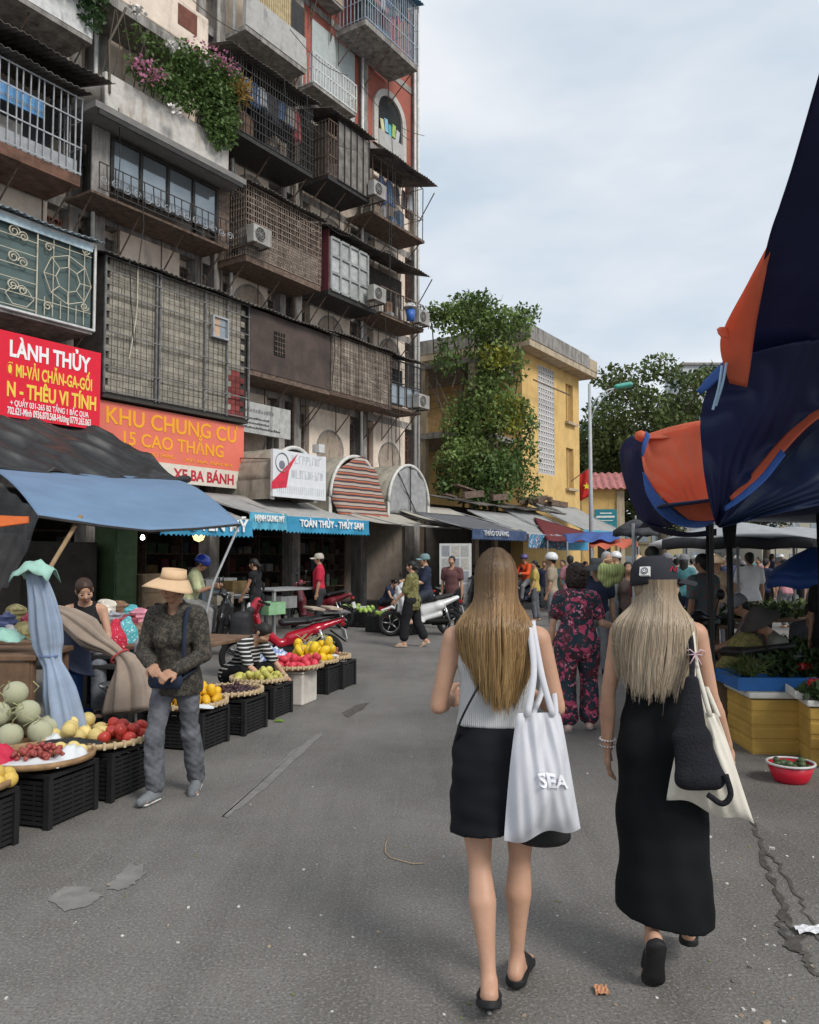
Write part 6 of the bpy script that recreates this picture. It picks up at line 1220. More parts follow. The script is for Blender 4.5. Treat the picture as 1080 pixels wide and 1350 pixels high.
    for s_ in (-1, 1): MB().tube([(s_ * .1, -.5, .62), (s_ * .1, ry, wr_)], .025, 8).build('shock_absorber', chrome, root, smooth=True)
    sobj('rear_fender', [econe((0, -.7, .58), (0, -.92, .42), .06, .07, .015, .012, X)], blackp, root, .012, .01)
    MB().tube([(.02, 0, .28), (.12, -.05, .02)], .012, 5).build('side_stand', blackp, root)
    for s_ in (-1, 1): MB().tube([(s_ * .08, .0, .28), (s_ * .22, .0, .28)], .016, 6).build('foot_peg', blackp, root)
    if key: BIKES[key] = root
    return root
redm = mat('red_bike_paint', (.42, .012, .03), rough=.22, var=.08, coat=.6); whm = mat('white_bike_paint', (.66, .66, .65), rough=.25, var=.05, coat=.5); mar = mat('maroon_bike_paint', (.17, .018, .028), rough=.28, var=.1, coat=.5); dkm = mat('black_bike_paint', (.014, .014, .016), rough=.3, var=.1, coat=.4); blm = mat('navy_bike_paint', (.015, .025, .055), rough=.3, var=.1, coat=.4)
def face_dir(dx, dy): return math.atan2(dy, dx) - math.pi / 2      # yaw so that local +y points along (dx,dy)
p = gnd(372, 888); RB = motorbike('bright red motorbike with wooden boards on its seat behind the fruit baskets', (p.x, p.y, 0), face_dir(-1, -.42), redm, 'underbone', lean=-4)
bd = mat('board_wood', (.42, .33, .25), rough=.8, var=.25, scale=9)
for j in range(2):
    q = tag(MB().obox((0, 0, 0), (.3, .2, .025)).build('wooden_board', bd, None, loc=(p.x + .42 + .0 + j * .24, p.y + .22 + .1 * j, .90), rot=(R(4), R(-4), face_dir(-1, -.42) + R(12))), ['left wooden board lying across the red motorbike seat', 'right wooden board lying across the red motorbike seat'][j], 'board')
# dark bag hung on the front of the red bike
BG = thing('bike_bag', 'black bag hanging on the front of the bright red motorbike', 'bag', (p.x - .5, p.y - .38, 0)); sobj('sack', [econe((0, 0, .56), (0, 0, .8), .17, .15, .12, .1, (1, 0, 0)), cone((.08, 0, .82), (.12, 0, .9), .06)], mat('black_nylon', (.02, .02, .022), rough=.6, var=.3), BG, .014, .04, wr=lambda X, Y, Z: .008 * noise3(X, Y, Z, 30, 2)); MB().tube([(-.05, 0, .8), (0, .05, .98), (.08, 0, .8)], .008, 5).build('handle', blackp, BG)
p = gnd(418, 828); MB_ = motorbike('dark red scooter beside the man in the red shirt', (p.x, p.y, 0), face_dir(-1, .25), mar, 'scooter', lean=-3)
p = gnd(554, 838); WB = motorbike('white scooter ridden by the man in the navy shirt', (p.x, p.y, 0), face_dir(-1, -.22), whm, 'scooter')
p = gnd(608, 812); motorbike('black motorbike parked behind the white scooter', (p.x, p.y, 0), face_dir(1, .5), dkm, 'scooter', key='dk')
p = gnd(640, 806); motorbike('motorbike with a teal cover parked behind the woman with golden hair', (p.x, p.y, 0), face_dir(1, .3), dkm, 'scooter', key='dk')
p = gnd(300, 868); motorbike('dark motorbike under the man in the pale green shirt', (p.x - .55, p.y + .3, 0), face_dir(1, .12), dkm, 'scooter', key='dk')
p = gnd(690, 803); motorbike('scooter ridden by the person in the orange vest', (p.x, p.y, 0), face_dir(-.8, -.6), blm, 'scooter', key='bl')
for i, (x, y, d) in enumerate(((735, 800, (.2, -1)), (712, 792, (.5, -1)), (640, 790, (-1, -.3)), (815, 812, (-.1, -1)))):
    p = gnd(x, y); motorbike(['red and white scooter left of the flowered suit', 'dark scooter parked under the far awnings', 'scooter parked beside the white notice panel', 'scooter carrying a striped sack beyond the flowered suit'][i], (p.x, p.y, 0), face_dir(*d), None, 'scooter', key=('dk', 'bl', 'dk', 'bl')[i])
p = gnd(962, 962); motorbike('big black scooter parked beside the woman in the long dress', (p.x, p.y, 0), face_dir(-.42, .9), dkm, 'scooter', key='dk')
MB_ = None
# ============================================================ fruit stalls and cloth stall on the left
SX, SY = Vector((math.cos(STREET), -math.sin(STREET), 0)), Vector((math.sin(STREET), math.cos(STREET), 0))
crm = mat('black_crate', (.016, .016, .017), rough=.5, var=.2); bam = mat('bamboo_tray', (.33, .2, .1), rough=.7, var=.3, scale=12, bump=.3); cane = mat('cane_binding', (.55, .42, .27), rough=.7, var=.2)
def panelmesh(w, hgt, n):
    b = MB(); 
    for j in range(n): z = .03 + (hgt - .06) * j / (n - 1); b.box(-w / 2, w / 2, -.008, .008, z - .011, z + .011)
    k = int(w / .09)
    for j in range(1, k): x = -w / 2 + w * j / k; b.box(x - .007, x + .007, -.0075, .0075, .03, hgt - .03)
    return b
CR0 = None
def crate(label, loc, rz, hgt=.3, grp='black plastic crates under the fruit trays'):
    global CR0
    if CR0 is None:
        o = thing('plastic_crate', label, 'crate', loc, rz, grp)
        for (x, y, a, w) in ((0, -.21, 0, .6), (0, .21, 0, .6), (-.3, 0, R(90), .42), (.3, 0, R(90), .42)):
            q = panelmesh(w, .3, 9).build('slatted_side', crm, o, loc=(x, y, 0), rot=(0, 0, a)); q['kind'] = 'stuff'
        for x in (-.3, .3):
            for y in (-.21, .21): MB().box(x - .02, x + .02, y - .02, y + .02, 0, .3).build('corner_post', crm, o)
        MB().box(-.28, .28, -.19, .19, .005, .02).build('base', crm, o)
        b = MB()
        for (x0, x1, y0, y1) in ((-.32, .32, -.225, -.195), (-.32, .32, .195, .225), (-.32, -.285, -.195, .195), (.285, .32, -.195, .195)): b.box(x0, x1, y0, y1, .301, .325)
        b.build('rim', crm, o); CR0 = o
    else:
        o = copy_tree(CR0); o.location = loc; o.rotation_euler = (0, 0, rz); tag(o, label, 'crate', grp)
    o.scale = (1, 1, hgt / .3); return o
def corner(px, py): c = gnd(px, py); return c - SX * .31 + SY * .22         # crate centre from its near street-side corner
def tray(label, loc, r_, dots=False, grp='woven fruit trays'):
    o = thing('fruit_tray', label, 'tray', loc, 0, grp); MB().lathe([(0, .0), (r_ * .7, .0), (r_ * .96, .035), (r_ * .96, .05), (r_ * .68, .015), (0, .015)], 32).build('woven_dish', bam, o, smooth=True)
    MB().lathe([(r_ * .95, .03), (r_ * 1.0, .03), (r_ * 1.01, .065), (r_ * .96, .065)], 36, closed=True).build('rim', bam if not dots else mat('pale_bamboo', (.48, .36, .2), var=.2), o, smooth=True)
    if dots:
        b = MB()
        for j in range(34): a = j * 6.283 / 34; b.obox((r_ * .99 * math.cos(a), r_ * .99 * math.sin(a), .05), (.03, .016, .045), (0, 0, a))
        q = b.build('cane_ties', cane, o); q['kind'] = 'stuff'
    return o
FM = {}
def fruitmesh(kind):
    if kind in FM: return FM[kind]
    prof = {'round': (1, 1), 'long': (.85, 1.25), 'flat': (1, .85)}[kind]; n, k = 14, 10; v = []; 
    for i in range(1, k):
        a = math.pi * i / k; rr = math.sin(a) * prof[0] * (1 - .06 * math.cos(a)); 
        for j in range(n): v.append((rr * math.cos(j * 6.283 / n), rr * math.sin(j * 6.283 / n), -math.cos(a) * prof[1] + (.1 * math.exp(-rr * 9) if i > k / 2 else 0) * -1))
    b = len(v); v += [(0, 0, -prof[1] * .97), (0, 0, prof[1] * .9)]; f = [((i - 1) * n + j, (i - 1) * n + (j + 1) % n, i * n + (j + 1) % n, i * n + j) for i in range(1, k - 1) for j in range(n)] + [(b, (j + 1) % n, j) for j in range(n)] + [(b + 1, (k - 2) * n + j, (k - 2) * n + (j + 1) % n) for j in range(n)]
    FM[kind] = mesh(v, f, 'fruit', True); return FM[kind]
def fruits(name, label, group, c, spread, n, r_, m, kind='round', seed=0, cat='fruit', levels=None, stem=None):
    g = np.random.default_rng(seed); placed = []; base = fruitmesh(kind).copy(); base.materials.clear()
    for i in range(n):
        best = None
        for t in range(30):
            a, q = g.uniform(0, 6.283), math.sqrt(g.random()) * spread; x, y = q * math.cos(a), q * math.sin(a) * .95; z = r_ * .95
            for (X, Y, Z) in placed:
                d2 = (x - X) ** 2 + (y - Y) ** 2
                if d2 < (1.75 * r_) ** 2: z = max(z, Z + math.sqrt((1.8 * r_) ** 2 - d2))
            if best is None or z < best[2]: best = (x, y, z)
        placed.append(best)
        o = obj(name, base, m, None, 0, (c[0] + best[0], c[1] + best[1], c[2] + best[2]), (g.uniform(0, 1.4) if kind != 'round' else g.uniform(-.6, .6), g.uniform(-.6, .6), g.uniform(0, 6.28))); o.scale = (r_ * g.uniform(.92, 1.08),) * 3; tag(o, label, cat, group)
    return placed
row = [('A', -62, 1150, .34, False), ('B', 63, 1095, .345, False), ('C', 146, 1059, .36, True), ('E', 266, 992, .34, True), ('F', 322, 971, .31, True), ('G', 360, 949, .29, True), ('I', 432, 916, .3, True), ('J', 452, 909, .27, True)]
lab = {'A': 'at the left edge with small yellow fruit', 'B': 'of grapes and pink paper', 'C': 'of red apples and yellow pears', 'E': 'of yellow mangoes', 'F': 'of dark mangosteens', 'G': 'of green and yellow fruit', 'I': 'of yellow melons', 'J': 'of brown longans'}
CT = {}
for k, px, py, r_, dots in row:
    c = corner(px, py); CT[k] = c; crate('black crate holding the tray ' + lab[k], (c.x, c.y, 0), -STREET); tray('woven tray ' + lab[k], (c.x + .03, c.y, .327), r_, dots)
c = gnd(36, 1044); CT['D'] = c; crate('black crate holding the tray of pale melons', (c.x - .1, c.y, 0), -STREET, .3); tray('woven tray of pale melons', (c.x - .1, c.y, .327), .4)
c = gnd(-40, 1040); crate('black crate behind the melon tray at the left edge', (c.x - .3, c.y + .1, 0), -STREET, .3)
# styrofoam block under the red fruit
c = corner(398, 932); CT['H'] = c; o = thing('foam_box', 'dirty white foam box holding the tray of red fruit', 'box', (c.x + .1, c.y, 0), -STREET); MB().box(-.2, .2, -.2, .2, 0, .34).build('box', mat('dirty_foam', (.6, .56, .5), rough=.85, var=.15, grime=.25, gcol=(.3, .24, .18)), o, bev=.015); MB().box(-.21, .21, -.21, .21, .342, .37).build('lid', mat('dirty_foam', (0, 0, 0)), o, bev=.01)
tray('woven tray of red dragon fruit', (c.x + .1, c.y, .372), .33, True)
z1 = .342
mel = mat('melon_rind', (.47, .47, .32), rough=.8, var=.1, scale=40, bump=.5, bscale=160); gr = 'pale netted melons heaped on the tray'; cD = Vector((CT['D'].x - .1, CT['D'].y, z1))
me_ = fruitmesh('round').copy(); me_.materials.clear(); r_ = .085
for i, (x, y, z) in enumerate([(.23 * math.cos(a), .2 * math.sin(a), r_) for a in (-2.9, -2.1, -1.3, -.4, .5, 1.5, 2.5)] + [(-.07, -.1, r_ * 2.5), (.1, -.02, r_ * 2.5), (-.06, .1, r_ * 2.5), (.0, -.0, r_ * 4.0)]):
    tag(obj('melon', me_, mel, None, 0, cD + Vector((x, y, z)), (random.uniform(-.4, .4), random.uniform(-.4, .4), 0)), 'pale netted melon in the bottom ring of the heap' if i < 7 else ['pale netted melon of the second layer at the front left', 'pale netted melon of the second layer at the right', 'pale netted melon of the second layer at the back', 'pale netted melon on top of the heap'][i - 7], 'melon', gr).scale = (r_,) * 3
b = MB(); g = np.random.default_rng(6)
for j in range(16):
    x, y, z = g.uniform(-.3, .3), g.uniform(-.25, .1), g.uniform(.1, .4); b.tube([cD + Vector((x, y, z)), cD + Vector((x + g.uniform(-.06, .1), y - .02, z + .04)), cD + Vector((x + g.uniform(-.06, .1), y - .03, z + .08))], .004, 4)
tag(b.build('melon_stalks', mat('dry_stalk', (.38, .38, .2))), 'dry stalks sticking out of the pale melons', 'stalks', kind='stuff')
pear = mat('yellow_pear', (.68, .53, .2), rough=.5, var=.15, rnd=.15); red_ap = mat('red_apple', (.55, .06, .045), rough=.35, var=.35, scale=5, rnd=.2); mango = mat('yellow_mango', (.75, .42, .02), rough=.4, var=.15, rnd=.12); lime = mat('green_yellow_fruit', (.52, .48, .12), rough=.45, var=.25, rnd=.2); dark_f = mat('mangosteen', (.045, .02, .025), rough=.45, var=.3); dragon = mat('dragon_fruit', (.6, .05, .075), rough=.45, var=.2, rnd=.15); ymel = mat('yellow_melon', (.8, .52, .02), rough=.4, var=.1, rnd=.08); small_y = mat('small_yellow_fruit', (.66, .45, .1), rough=.5, var=.2, rnd=.2)
def off(k, x, y, z=z1): return (CT[k].x + .03 + x, CT[k].y + y, z)
fruits('yellow_fruit', 'small yellow fruit on the tray at the left edge', 'small yellow fruit at the left edge', off('A', .12, 0), .22, 22, .042, small_y, 'round', 1)
fruits('pear', 'round yellow pear on the tray beside the red apples', 'yellow pears', off('C', -.14, .02), .17, 13, .052, pear, 'round', 2)
fruits('apple', 'red apple on the tray behind the walking woman', 'red apples', off('C', .13, .03), .17, 16, .045, red_ap, 'flat', 3)
fruits('mango', 'yellow mango on the tray right of the walking woman', 'yellow mangoes', off('E', 0, -.02), .27, 44, .047, mango, 'long', 4)
fruits('mangosteen', 'dark mangosteen on the tray next to the mangoes', 'dark mangosteens', off('F', 0, 0), .24, 42, .03, dark_f, 'flat', 5)
fruits('green_fruit', 'green yellow fruit on the tray next to the mangosteens', 'green yellow fruit', off('G', 0, 0), .23, 30, .042, lime, 'long', 6)
fruits('dragon_fruit', 'red dragon fruit on the tray above the foam box', 'red dragon fruit', (CT['H'].x + .1, CT['H'].y, .387), .27, 36, .048, dragon, 'long', 7)
fruits('yellow_melon', 'bright yellow melon heaped beyond the red dragon fruit', 'bright yellow melons', off('I', 0, 0), .23, 26, .062, ymel, 'long', 8)
# leafy tops on mangoes and yellow melons
leaves(cloud(off('E', -.1, .1, .6), (.14, .12, .05), 160, 61), .11, 'mango_leaves', mat('fresh_leaf', (.2, .32, .05), var=.3, transl=.25), None, aspect=.35); tag(bpy.data.objects['mango_leaves'], 'fresh green leaves lying on the yellow mangoes', 'leaves', kind='stuff')
b = MB()
for j in range(20): a = Vector(off('I', g.uniform(-.2, .2), g.uniform(-.2, .2), .5)); b.tube([a, a + Vector((g.uniform(-.08, .08), 0, .1)), a + Vector((g.uniform(-.12, .12), 0, .18))], .005, 4)
tag(b.build('melon_stems', mat('dry_stalk', (0, 0, 0))), 'pale stems rising from the bright yellow melons', 'stems', kind='stuff')
# grapes, pink paper, wrapped fruit on tray B; longans on J
def cluster(name, label, c, sp, n, r_, m, seed, zs=.5, cat='grapes'):
    g = np.random.default_rng(seed); fm = fruitmesh('round'); V0 = np.array([v.co[:] for v in fm.vertices]); Fq = [tuple(p.vertices) for p in fm.polygons]; b = MB()
    for i in range(n):
        d = g.normal(size=3); d /= np.linalg.norm(d); d *= g.random() ** .4; p = np.array(c) + d * np.array((sp[0], sp[1], sp[2])) + np.array((0, 0, sp[2])); p[2] = max(p[2], c[2] + r_); b.add(V0 * r_ * g.uniform(.85, 1.1) + p, Fq)
    tag(b.build(name, m, None, True), label, cat, kind='stuff')
cluster('grape_bunch', 'bunch of dull red grapes on the tray in front', off('B', .02, -.06), (.17, .14, .06), 120, .0165, mat('grape_red', (.3, .06, .05), rough=.35, var=.3), 3)
cluster('longan_heap', 'heap of brown longans on the farthest tray', off('J', -.02, 0), (.15, .15, .09), 110, .02, mat('longan_brown', (.33, .12, .07), rough=.7, var=.3), 4, cat='longans')
def crumple(label, c, w, d, hgt, m, seed, name='plastic_bag', cat='plastic bag'):
    n = 17; U, V_ = np.meshgrid(np.linspace(-1, 1, n), np.linspace(-1, 1, n), indexing='ij'); rr = np.sqrt(U ** 2 + V_ ** 2)
    N = noise3(U, V_, 0 * U, 5, seed) * .35 + noise3(U, V_, 0 * U, 11, seed + 1) * .25
    P = np.stack([c[0] + U * w + N * w * .15, c[1] + V_ * d + N * d * .15, c[2] + .006 + hgt * np.clip(1 - rr ** 2 * .8, 0, 1) * (.75 + N) + .012 * np.abs(N)], -1); return tag(MB().sheet(P, .004).build(name, m, None, True), label, cat)
crumple('bright pink tissue paper on the tray with the grapes', off('B', -.2, -.12), .14, .1, .13, mat('pink_paper', (.72, .035, .09), rough=.6, var=.2, transl=.3), 1, 'tissue_paper', 'paper')
crumple('white plastic wrapping on the tray with the grapes', off('B', .2, .02), .1, .12, .09, mat('white_film', (.7, .72, .74), rough=.25, var=.1, alpha=.9), 2); crumple('white film under the pink paper and grapes', off('B', .02, -.14, z1 + .01), .22, .12, .03, mat('white_film', (0, 0, 0)), 12)
fruits('wrapped_pear', 'pale yellow fruit wrapped in film beside the grapes', 'film wrapped pale fruit', off('B', .15, .1), .09, 5, .042, pear, 'round', 12)
crumple('white film folded at the front of the melon tray', tuple(cD + Vector((-.02, -.3, .0))), .09, .05, .06, mat('white_film', (0, 0, 0)), 3); crumple('white and blue bag at the right side of the melon tray', tuple(cD + Vector((.32, -.08, .02))), .09, .1, .06, mat('white_film', (0, 0, 0)), 5)
crumple('black film sheet at the front of the pear tray', off('C', -.1, -.25, z1 + .03), .22, .06, .05, mat('black_film', (.02, .02, .02), rough=.3), 6)
c = CT['H']; crumple('blue and white plastic bags behind the red dragon fruit', (c.x - .2, c.y + .16, .42), .24, .16, .2, pattern('blue_white_film', (.2, .28, .5), [((.7, .72, .75), .5, 1.2)], rough=.3), 7)
crumple('clear film over the brown longans on the farthest tray', off('J', .02, -.14, z1 + .02), .14, .09, .06, mat('white_film', (0, 0, 0)), 8); crumple('white film at the front of the mango tray', off('E', .16, -.29, z1 + .02), .14, .04, .04, mat('white_film', (0, 0, 0)), 9)
crumple('green scrap of leaf beside the crate of dark mangosteens', tuple(gnd(368, 952)), .05, .02, .03, mat('fresh_leaf', (0, 0, 0)), 10, 'leaf_scrap', 'leaf'); crumple('torn green cabbage leaf on the road by the mango crate', tuple(gnd(262, 1000)), .04, .03, .06, mat('fresh_leaf', (0, 0, 0)), 11, 'leaf_scrap', 'leaf')
# second row crates, weighing scale
crate('black crate standing on its end behind the walking woman', (atY(168, 860, 7.6).x, 7.6, .55), R(20), .3, 'upright crates').rotation_euler = (R(90), 0, R(10))
p = gnd(152, 990); o = thing('weighing_scale', 'metal pan weighing scale beside the brown folded umbrella', 'scale', (p.x, p.y, 0)); MB().lathe([(0, .0), (.1, 0), (.1, .35), (.07, .42), (.03, .5), (0, .5)], 16).build('stand', blackp, o, smooth=True); MB().lathe([(.0, .5), (.09, .505), (.14, .54), (.15, .57), (.143, .57), (.1, .52), (0, .515)], 24).build('pan', chrome, o, smooth=True)
# ---- folded umbrellas (pleated cloth bundles)
def bundle(name, label, path, rad, m, pleats=9, amp=.28, seed=0, parts=()):
    o = thing(name, label, 'umbrella'); pts = [Vector(p) for p in spl(path, 8)]; k = len(pts); rr = np.interp(np.linspace(0, 1, k), np.linspace(0, 1, len(rad)), rad); n = 54; v = []; up = Vector((0, 1, 0)); g = np.random.default_rng(seed); ph = g.uniform(0, 6, 4)
    for i, p in enumerate(pts):
        t = (pts[min(i + 1, k - 1)] - pts[max(i - 1, 0)]).normalized(); a = t.cross(up).normalized(); b_ = a.cross(t).normalized()
        for j in range(n):
            w = j * 6.283 / n; q = rr[i] * (1 + amp * math.sin(pleats * w + ph[0] + i * .02) + .12 * math.sin(4 * w + ph[1] + i * .07) + .05 * math.sin(17 * w + i * .1)); v.append(p + a * q * math.cos(w) + b_ * q * .75 * math.sin(w))
    f = [(i * n + j, i * n + (j + 1) % n, (i + 1) * n + (j + 1) % n, (i + 1) * n + j) for i in range(k - 1) for j in range(n)] + [tuple(range(n - 1, -1, -1)), tuple((k - 1) * n + j for j in range(n))]
    obj('folded_cloth', mesh(v, f, 'cloth', True), m, o); return o
o = bundle('folded_umbrella', 'tall folded light blue umbrella with a green cloth tied on top', [atY(45, 752, 6.1), atY(55, 790, 6.1), atY(62, 835, 6.1), atY(66, 862, 6.1), atY(76, 900, 6.05), atY(86, 950, 6.0), atY(90, 985, 6.0)], [.05, .075, .1, .095, .062, .11, .13, .14], mat('light_blue_cloth', (.30, .37, .48), rough=.8, var=.12, transl=.1), 8, .16, 1)
p = atY(47, 748, 6.1); b = MB(); P = np.array([[(p.x + .14 * (u - 4) / 4, p.y + .12 * (v - 4) / 4, p.z + .05 - .014 * ((u - 4) ** 2 + (v - 4) ** 2) * .35 + .015 * math.sin(u * 2 + v)) for v in range(9)] for u in range(9)]); b.sheet(P, .006).build('green_cloth', mat('pale_green_cloth', (.3, .5, .42), rough=.7, var=.2), o, smooth=True)
b = MB(); q = atY(66, 864, 6.1); b.tube([(q.x + .075 * math.cos(w), q.y + .065 * math.sin(w), q.z) for w in np.linspace(0, 6.283, 20)], .008, 5).build('tie', mat('tie_blue', (.15, .2, .35)), o); q0 = gnd(92, 1030); MB().tube([tuple(atY(88, 975, 6.0)), (q0.x - .04, 6.0, 0)], .022, 8).build('pole', gal_m, o)
br_m = mat('taupe_cloth', (.30, .235, .185), rough=.85, var=.15, bump=.1)
o = bundle('folded_umbrella', 'brown folded market umbrella lying slanted with a red tie', [atY(68, 802, 7.0), atY(95, 820, 6.9), atY(125, 842, 6.75), atY(150, 858, 6.65), atY(166, 874, 6.6), atY(174, 900, 6.55), atY(176, 938, 6.5)], [.03, .085, .115, .06, .045, .11, .17, .2], br_m, 7, .16, 2)
q = atY(158, 865, 6.6); MB().tube([(q.x + .05 * math.cos(w) + .03 * math.sin(w), q.y + .05 * math.sin(w), q.z + .05 * math.cos(w)) for w in np.linspace(0, 6.283, 20)], .009, 5).build('tie', mat('tie_red', (.4, .06, .06)), o)
# ---- stall tables and cloth heaps
def table(label, px, py, Y, w, d, z, m, rz=0):
    p = atY(px, py, Y); o = thing('stall_table', label, 'table', (p.x, p.y, 0), rz); MB().box(-w / 2, w / 2, -d / 2, d / 2, z - .04, z).build('top', m, o, bev=.008)
    for x in (-w / 2 + .06, w / 2 - .06):
        for y in (-d / 2 + .06, d / 2 - .06): MB().box(x - .03, x + .03, y - .03, y + .03, 0, z - .041).build('leg', m, o)
    return o
oldw = mat('old_wood', (.17, .1, .06), rough=.85, var=.3, scale=5)
o = table('dark wooden stall table at the left edge', -20, 860, 6.4, 1.1, .7, .92, oldw); MB().box(-.5, .5, -.33, -.31, .12, .87).build('front_board', oldw, o)
crumple('pale green plastic bag on the stall table at the left edge', tuple(atY(5, 846, 6.3)), .16, .12, .12, mat('pale_green_film', (.35, .6, .5), rough=.35, alpha=.85), 21)
table('low dark counter behind the folded umbrellas', 40, 880, 7.6, 2.2, .8, .7, mat('black_cloth_cover', (.02, .02, .02), rough=.8)); 
table('cloth stall counter behind the seated woman', 130, 830, 9.3, 3.2, 1.4, .74, oldw, R(-17))
cloth_cols = {'maroon': (.2, .03, .045), 'red': (.45, .02, .045), 'teal': (.08, .33, .36), 'navy': (.03, .04, .1), 'plum': (.16, .05, .1), 'grey': (.25, .25, .27), 'cream': (.55, .5, .42), 'olive': (.16, .14, .06), 'pink': (.5, .2, .25), 'brown': (.18, .1, .06)}
def bundle_cloth(label, c, w, d, hgt, m, seed, rz): 
    o = sobj('cloth_bundle', [econe((0, 0, hgt * .3), (0, 0, hgt * .7), w / 2, w / 2 * .95, d / 2, d / 2 * .9, (1, 0, 0))], m, None, .025, .02, wr=lambda X, Y, Z: .03 * noise3(X, Y, Z * 3, 16, seed) + .012 * np.sin(Z * 110)); o.location = c; o.rotation_euler = (0, 0, rz); return tag(o, label, 'cloth', 'cloth bundles heaped on the stall')
g = np.random.default_rng(77); names = list(cloth_cols)
for i, (px, py, Y) in enumerate([(70, 800, 9.6), (88, 812, 9.4), (20, 800, 9.5), (40, 812, 9.3), (5, 812, 9.2), (140, 790, 9.8), (158, 790, 9.9), (172, 795, 9.9), (150, 808, 9.6), (185, 805, 9.7), (198, 808, 9.9), (60, 822, 9.2), (30, 826, 9.1), (170, 815, 9.4), (128, 806, 9.6), (100, 798, 9.9), (190, 820, 9.3), (210, 812, 9.8), (10, 830, 9.0), (75, 834, 9.0)]):
    nme = names[(i * 3 + 1) % 10]; p = atY(px, py + 8, Y); bundle_cloth('%s cloth bundle %s of the seated woman on the cloth stall, %s' % (nme, 'left' if px < 112 else 'right', 'in front' if i > 9 else 'at the back'), (p.x, p.y, p.z - .16), g.uniform(.22, .34), g.uniform(.2, .3), g.uniform(.14, .24), pattern('cloth_' + nme, cloth_cols[nme], [(tuple(min(1, c * 1.3 + .02) for c in cloth_cols[nme]), .52, .6)]), i, g.uniform(0, 3))
def sack(label, c, w, hgt, m, seed): o = sobj('sack', [econe((0, 0, hgt * .2), (0, 0, hgt * .6), w / 2, w / 2 * .9, w * .4, w * .36, (1, 0, 0)), cone((.02, 0, hgt * .7), (.05, 0, hgt * .95), w * .25, w * .12)], m, None, .02, .06, wr=lambda X, Y, Z: .02 * noise3(X, Y, Z, 16, seed)); o.location = c; return tag(o, label, 'sack', 'sacks on the stall')
redbag = pattern('red_print', (.5, .02, .05), [((.75, .5, .5), .62, 2.2)]); p = atY(146, 850, 8.4); sack('red printed bag beside the seated woman', (p.x, p.y, p.z - .25), .34, .5, redbag, 1); p = atY(163, 838, 8.7); sack('teal printed bag beside the red bag', (p.x, p.y, p.z - .22), .3, .42, pattern('teal_print', (.08, .36, .4), [((.5, .7, .7), .58, 2)]), 2)
p = gnd(168, 935); sack('white open sack behind the black upright crate', (p.x - .1, p.y + .4, 0), .6, .72, mat('white_sack', (.6, .58, .52), rough=.7, var=.12, transl=.1), 3); p = atY(200, 850, 8.2); sack('grey striped bag behind the walking woman', (p.x, p.y, p.z - .3), .4, .45, mat('grey_bag', (.3, .3, .33), var=.25), 4)
# goods tables further along, under the awnings
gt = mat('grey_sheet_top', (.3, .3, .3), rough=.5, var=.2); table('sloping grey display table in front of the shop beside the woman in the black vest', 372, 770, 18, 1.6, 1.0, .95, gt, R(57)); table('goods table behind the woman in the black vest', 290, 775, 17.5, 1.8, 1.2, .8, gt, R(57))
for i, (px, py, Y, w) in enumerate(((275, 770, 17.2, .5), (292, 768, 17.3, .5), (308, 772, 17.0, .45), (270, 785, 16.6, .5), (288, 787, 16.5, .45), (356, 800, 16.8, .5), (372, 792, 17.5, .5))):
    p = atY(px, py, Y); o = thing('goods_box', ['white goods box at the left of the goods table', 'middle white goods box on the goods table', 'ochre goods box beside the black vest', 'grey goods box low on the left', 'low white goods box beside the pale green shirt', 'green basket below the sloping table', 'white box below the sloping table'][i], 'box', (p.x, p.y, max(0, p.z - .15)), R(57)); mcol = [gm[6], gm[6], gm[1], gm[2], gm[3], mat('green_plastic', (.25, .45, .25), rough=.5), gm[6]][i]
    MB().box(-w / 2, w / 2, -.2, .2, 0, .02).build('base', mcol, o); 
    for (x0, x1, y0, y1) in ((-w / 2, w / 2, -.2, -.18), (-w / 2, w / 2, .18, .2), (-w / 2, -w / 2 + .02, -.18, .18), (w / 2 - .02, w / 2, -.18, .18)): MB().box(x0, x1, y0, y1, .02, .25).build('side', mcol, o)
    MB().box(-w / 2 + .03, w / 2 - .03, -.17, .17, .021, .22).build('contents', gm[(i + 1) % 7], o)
# vegetable sellers' crates by the white scooter
for i, (px, py) in enumerate(((505, 835), (528, 838), (480, 828), (462, 822))):
    p = gnd(px, py); crate('black vegetable crate %s' % ['left of the olive dressed walker', 'nearest the olive dressed walker', 'beside the white carton', 'behind the dark red scooter wheel'][i], (p.x, p.y + .3, 0), R(-30), .32, 'vegetable crates by the white scooter')
    fruits('vegetable', 'pale green vegetable in the crates by the white scooter', 'pale green vegetables', (p.x, p.y + .3, .33), .2, 9, .06, mat('pale_green_veg', (.3, .42, .1), var=.3, rnd=.25), 'long', 40 + i, 'vegetable')
p = gnd(468, 818); o = thing('carton', 'white carton beside the dark red scooter', 'box', (p.x, p.y, 0), R(-20)); MB().box(-.25, .25, -.2, .2, 0, .36).build('box', mat('white_carton', (.6, .6, .58), var=.1), o); MB().box(-.12, .12, -.205, -.201, .12, .25).build('print', mat('carton_print', (.25, .3, .35)), o)
p = gnd(604, 815); o = thing('notice_panel', 'white standing panel covered with pasted notices', 'panel', (p.x, p.y + 1.2, 0), R(-10)); MB().box(-.45, .45, 0, .05, .1, 2.0).build('board', mat('notice_white', (.6, .6, .58), var=.1), o)
for i in range(5):
    for j in range(3): MB().box(-.38 + j * .27, -.38 + j * .27 + .22, -.006, -.001, .2 + i * .36, .5 + i * .36).build('notice', mat('notice_%d' % ((i + j) % 3), [(.42, .42, .4), (.3, .31, .33), (.5, .47, .42)][(i + j) % 3], var=.35, scale=30), o)
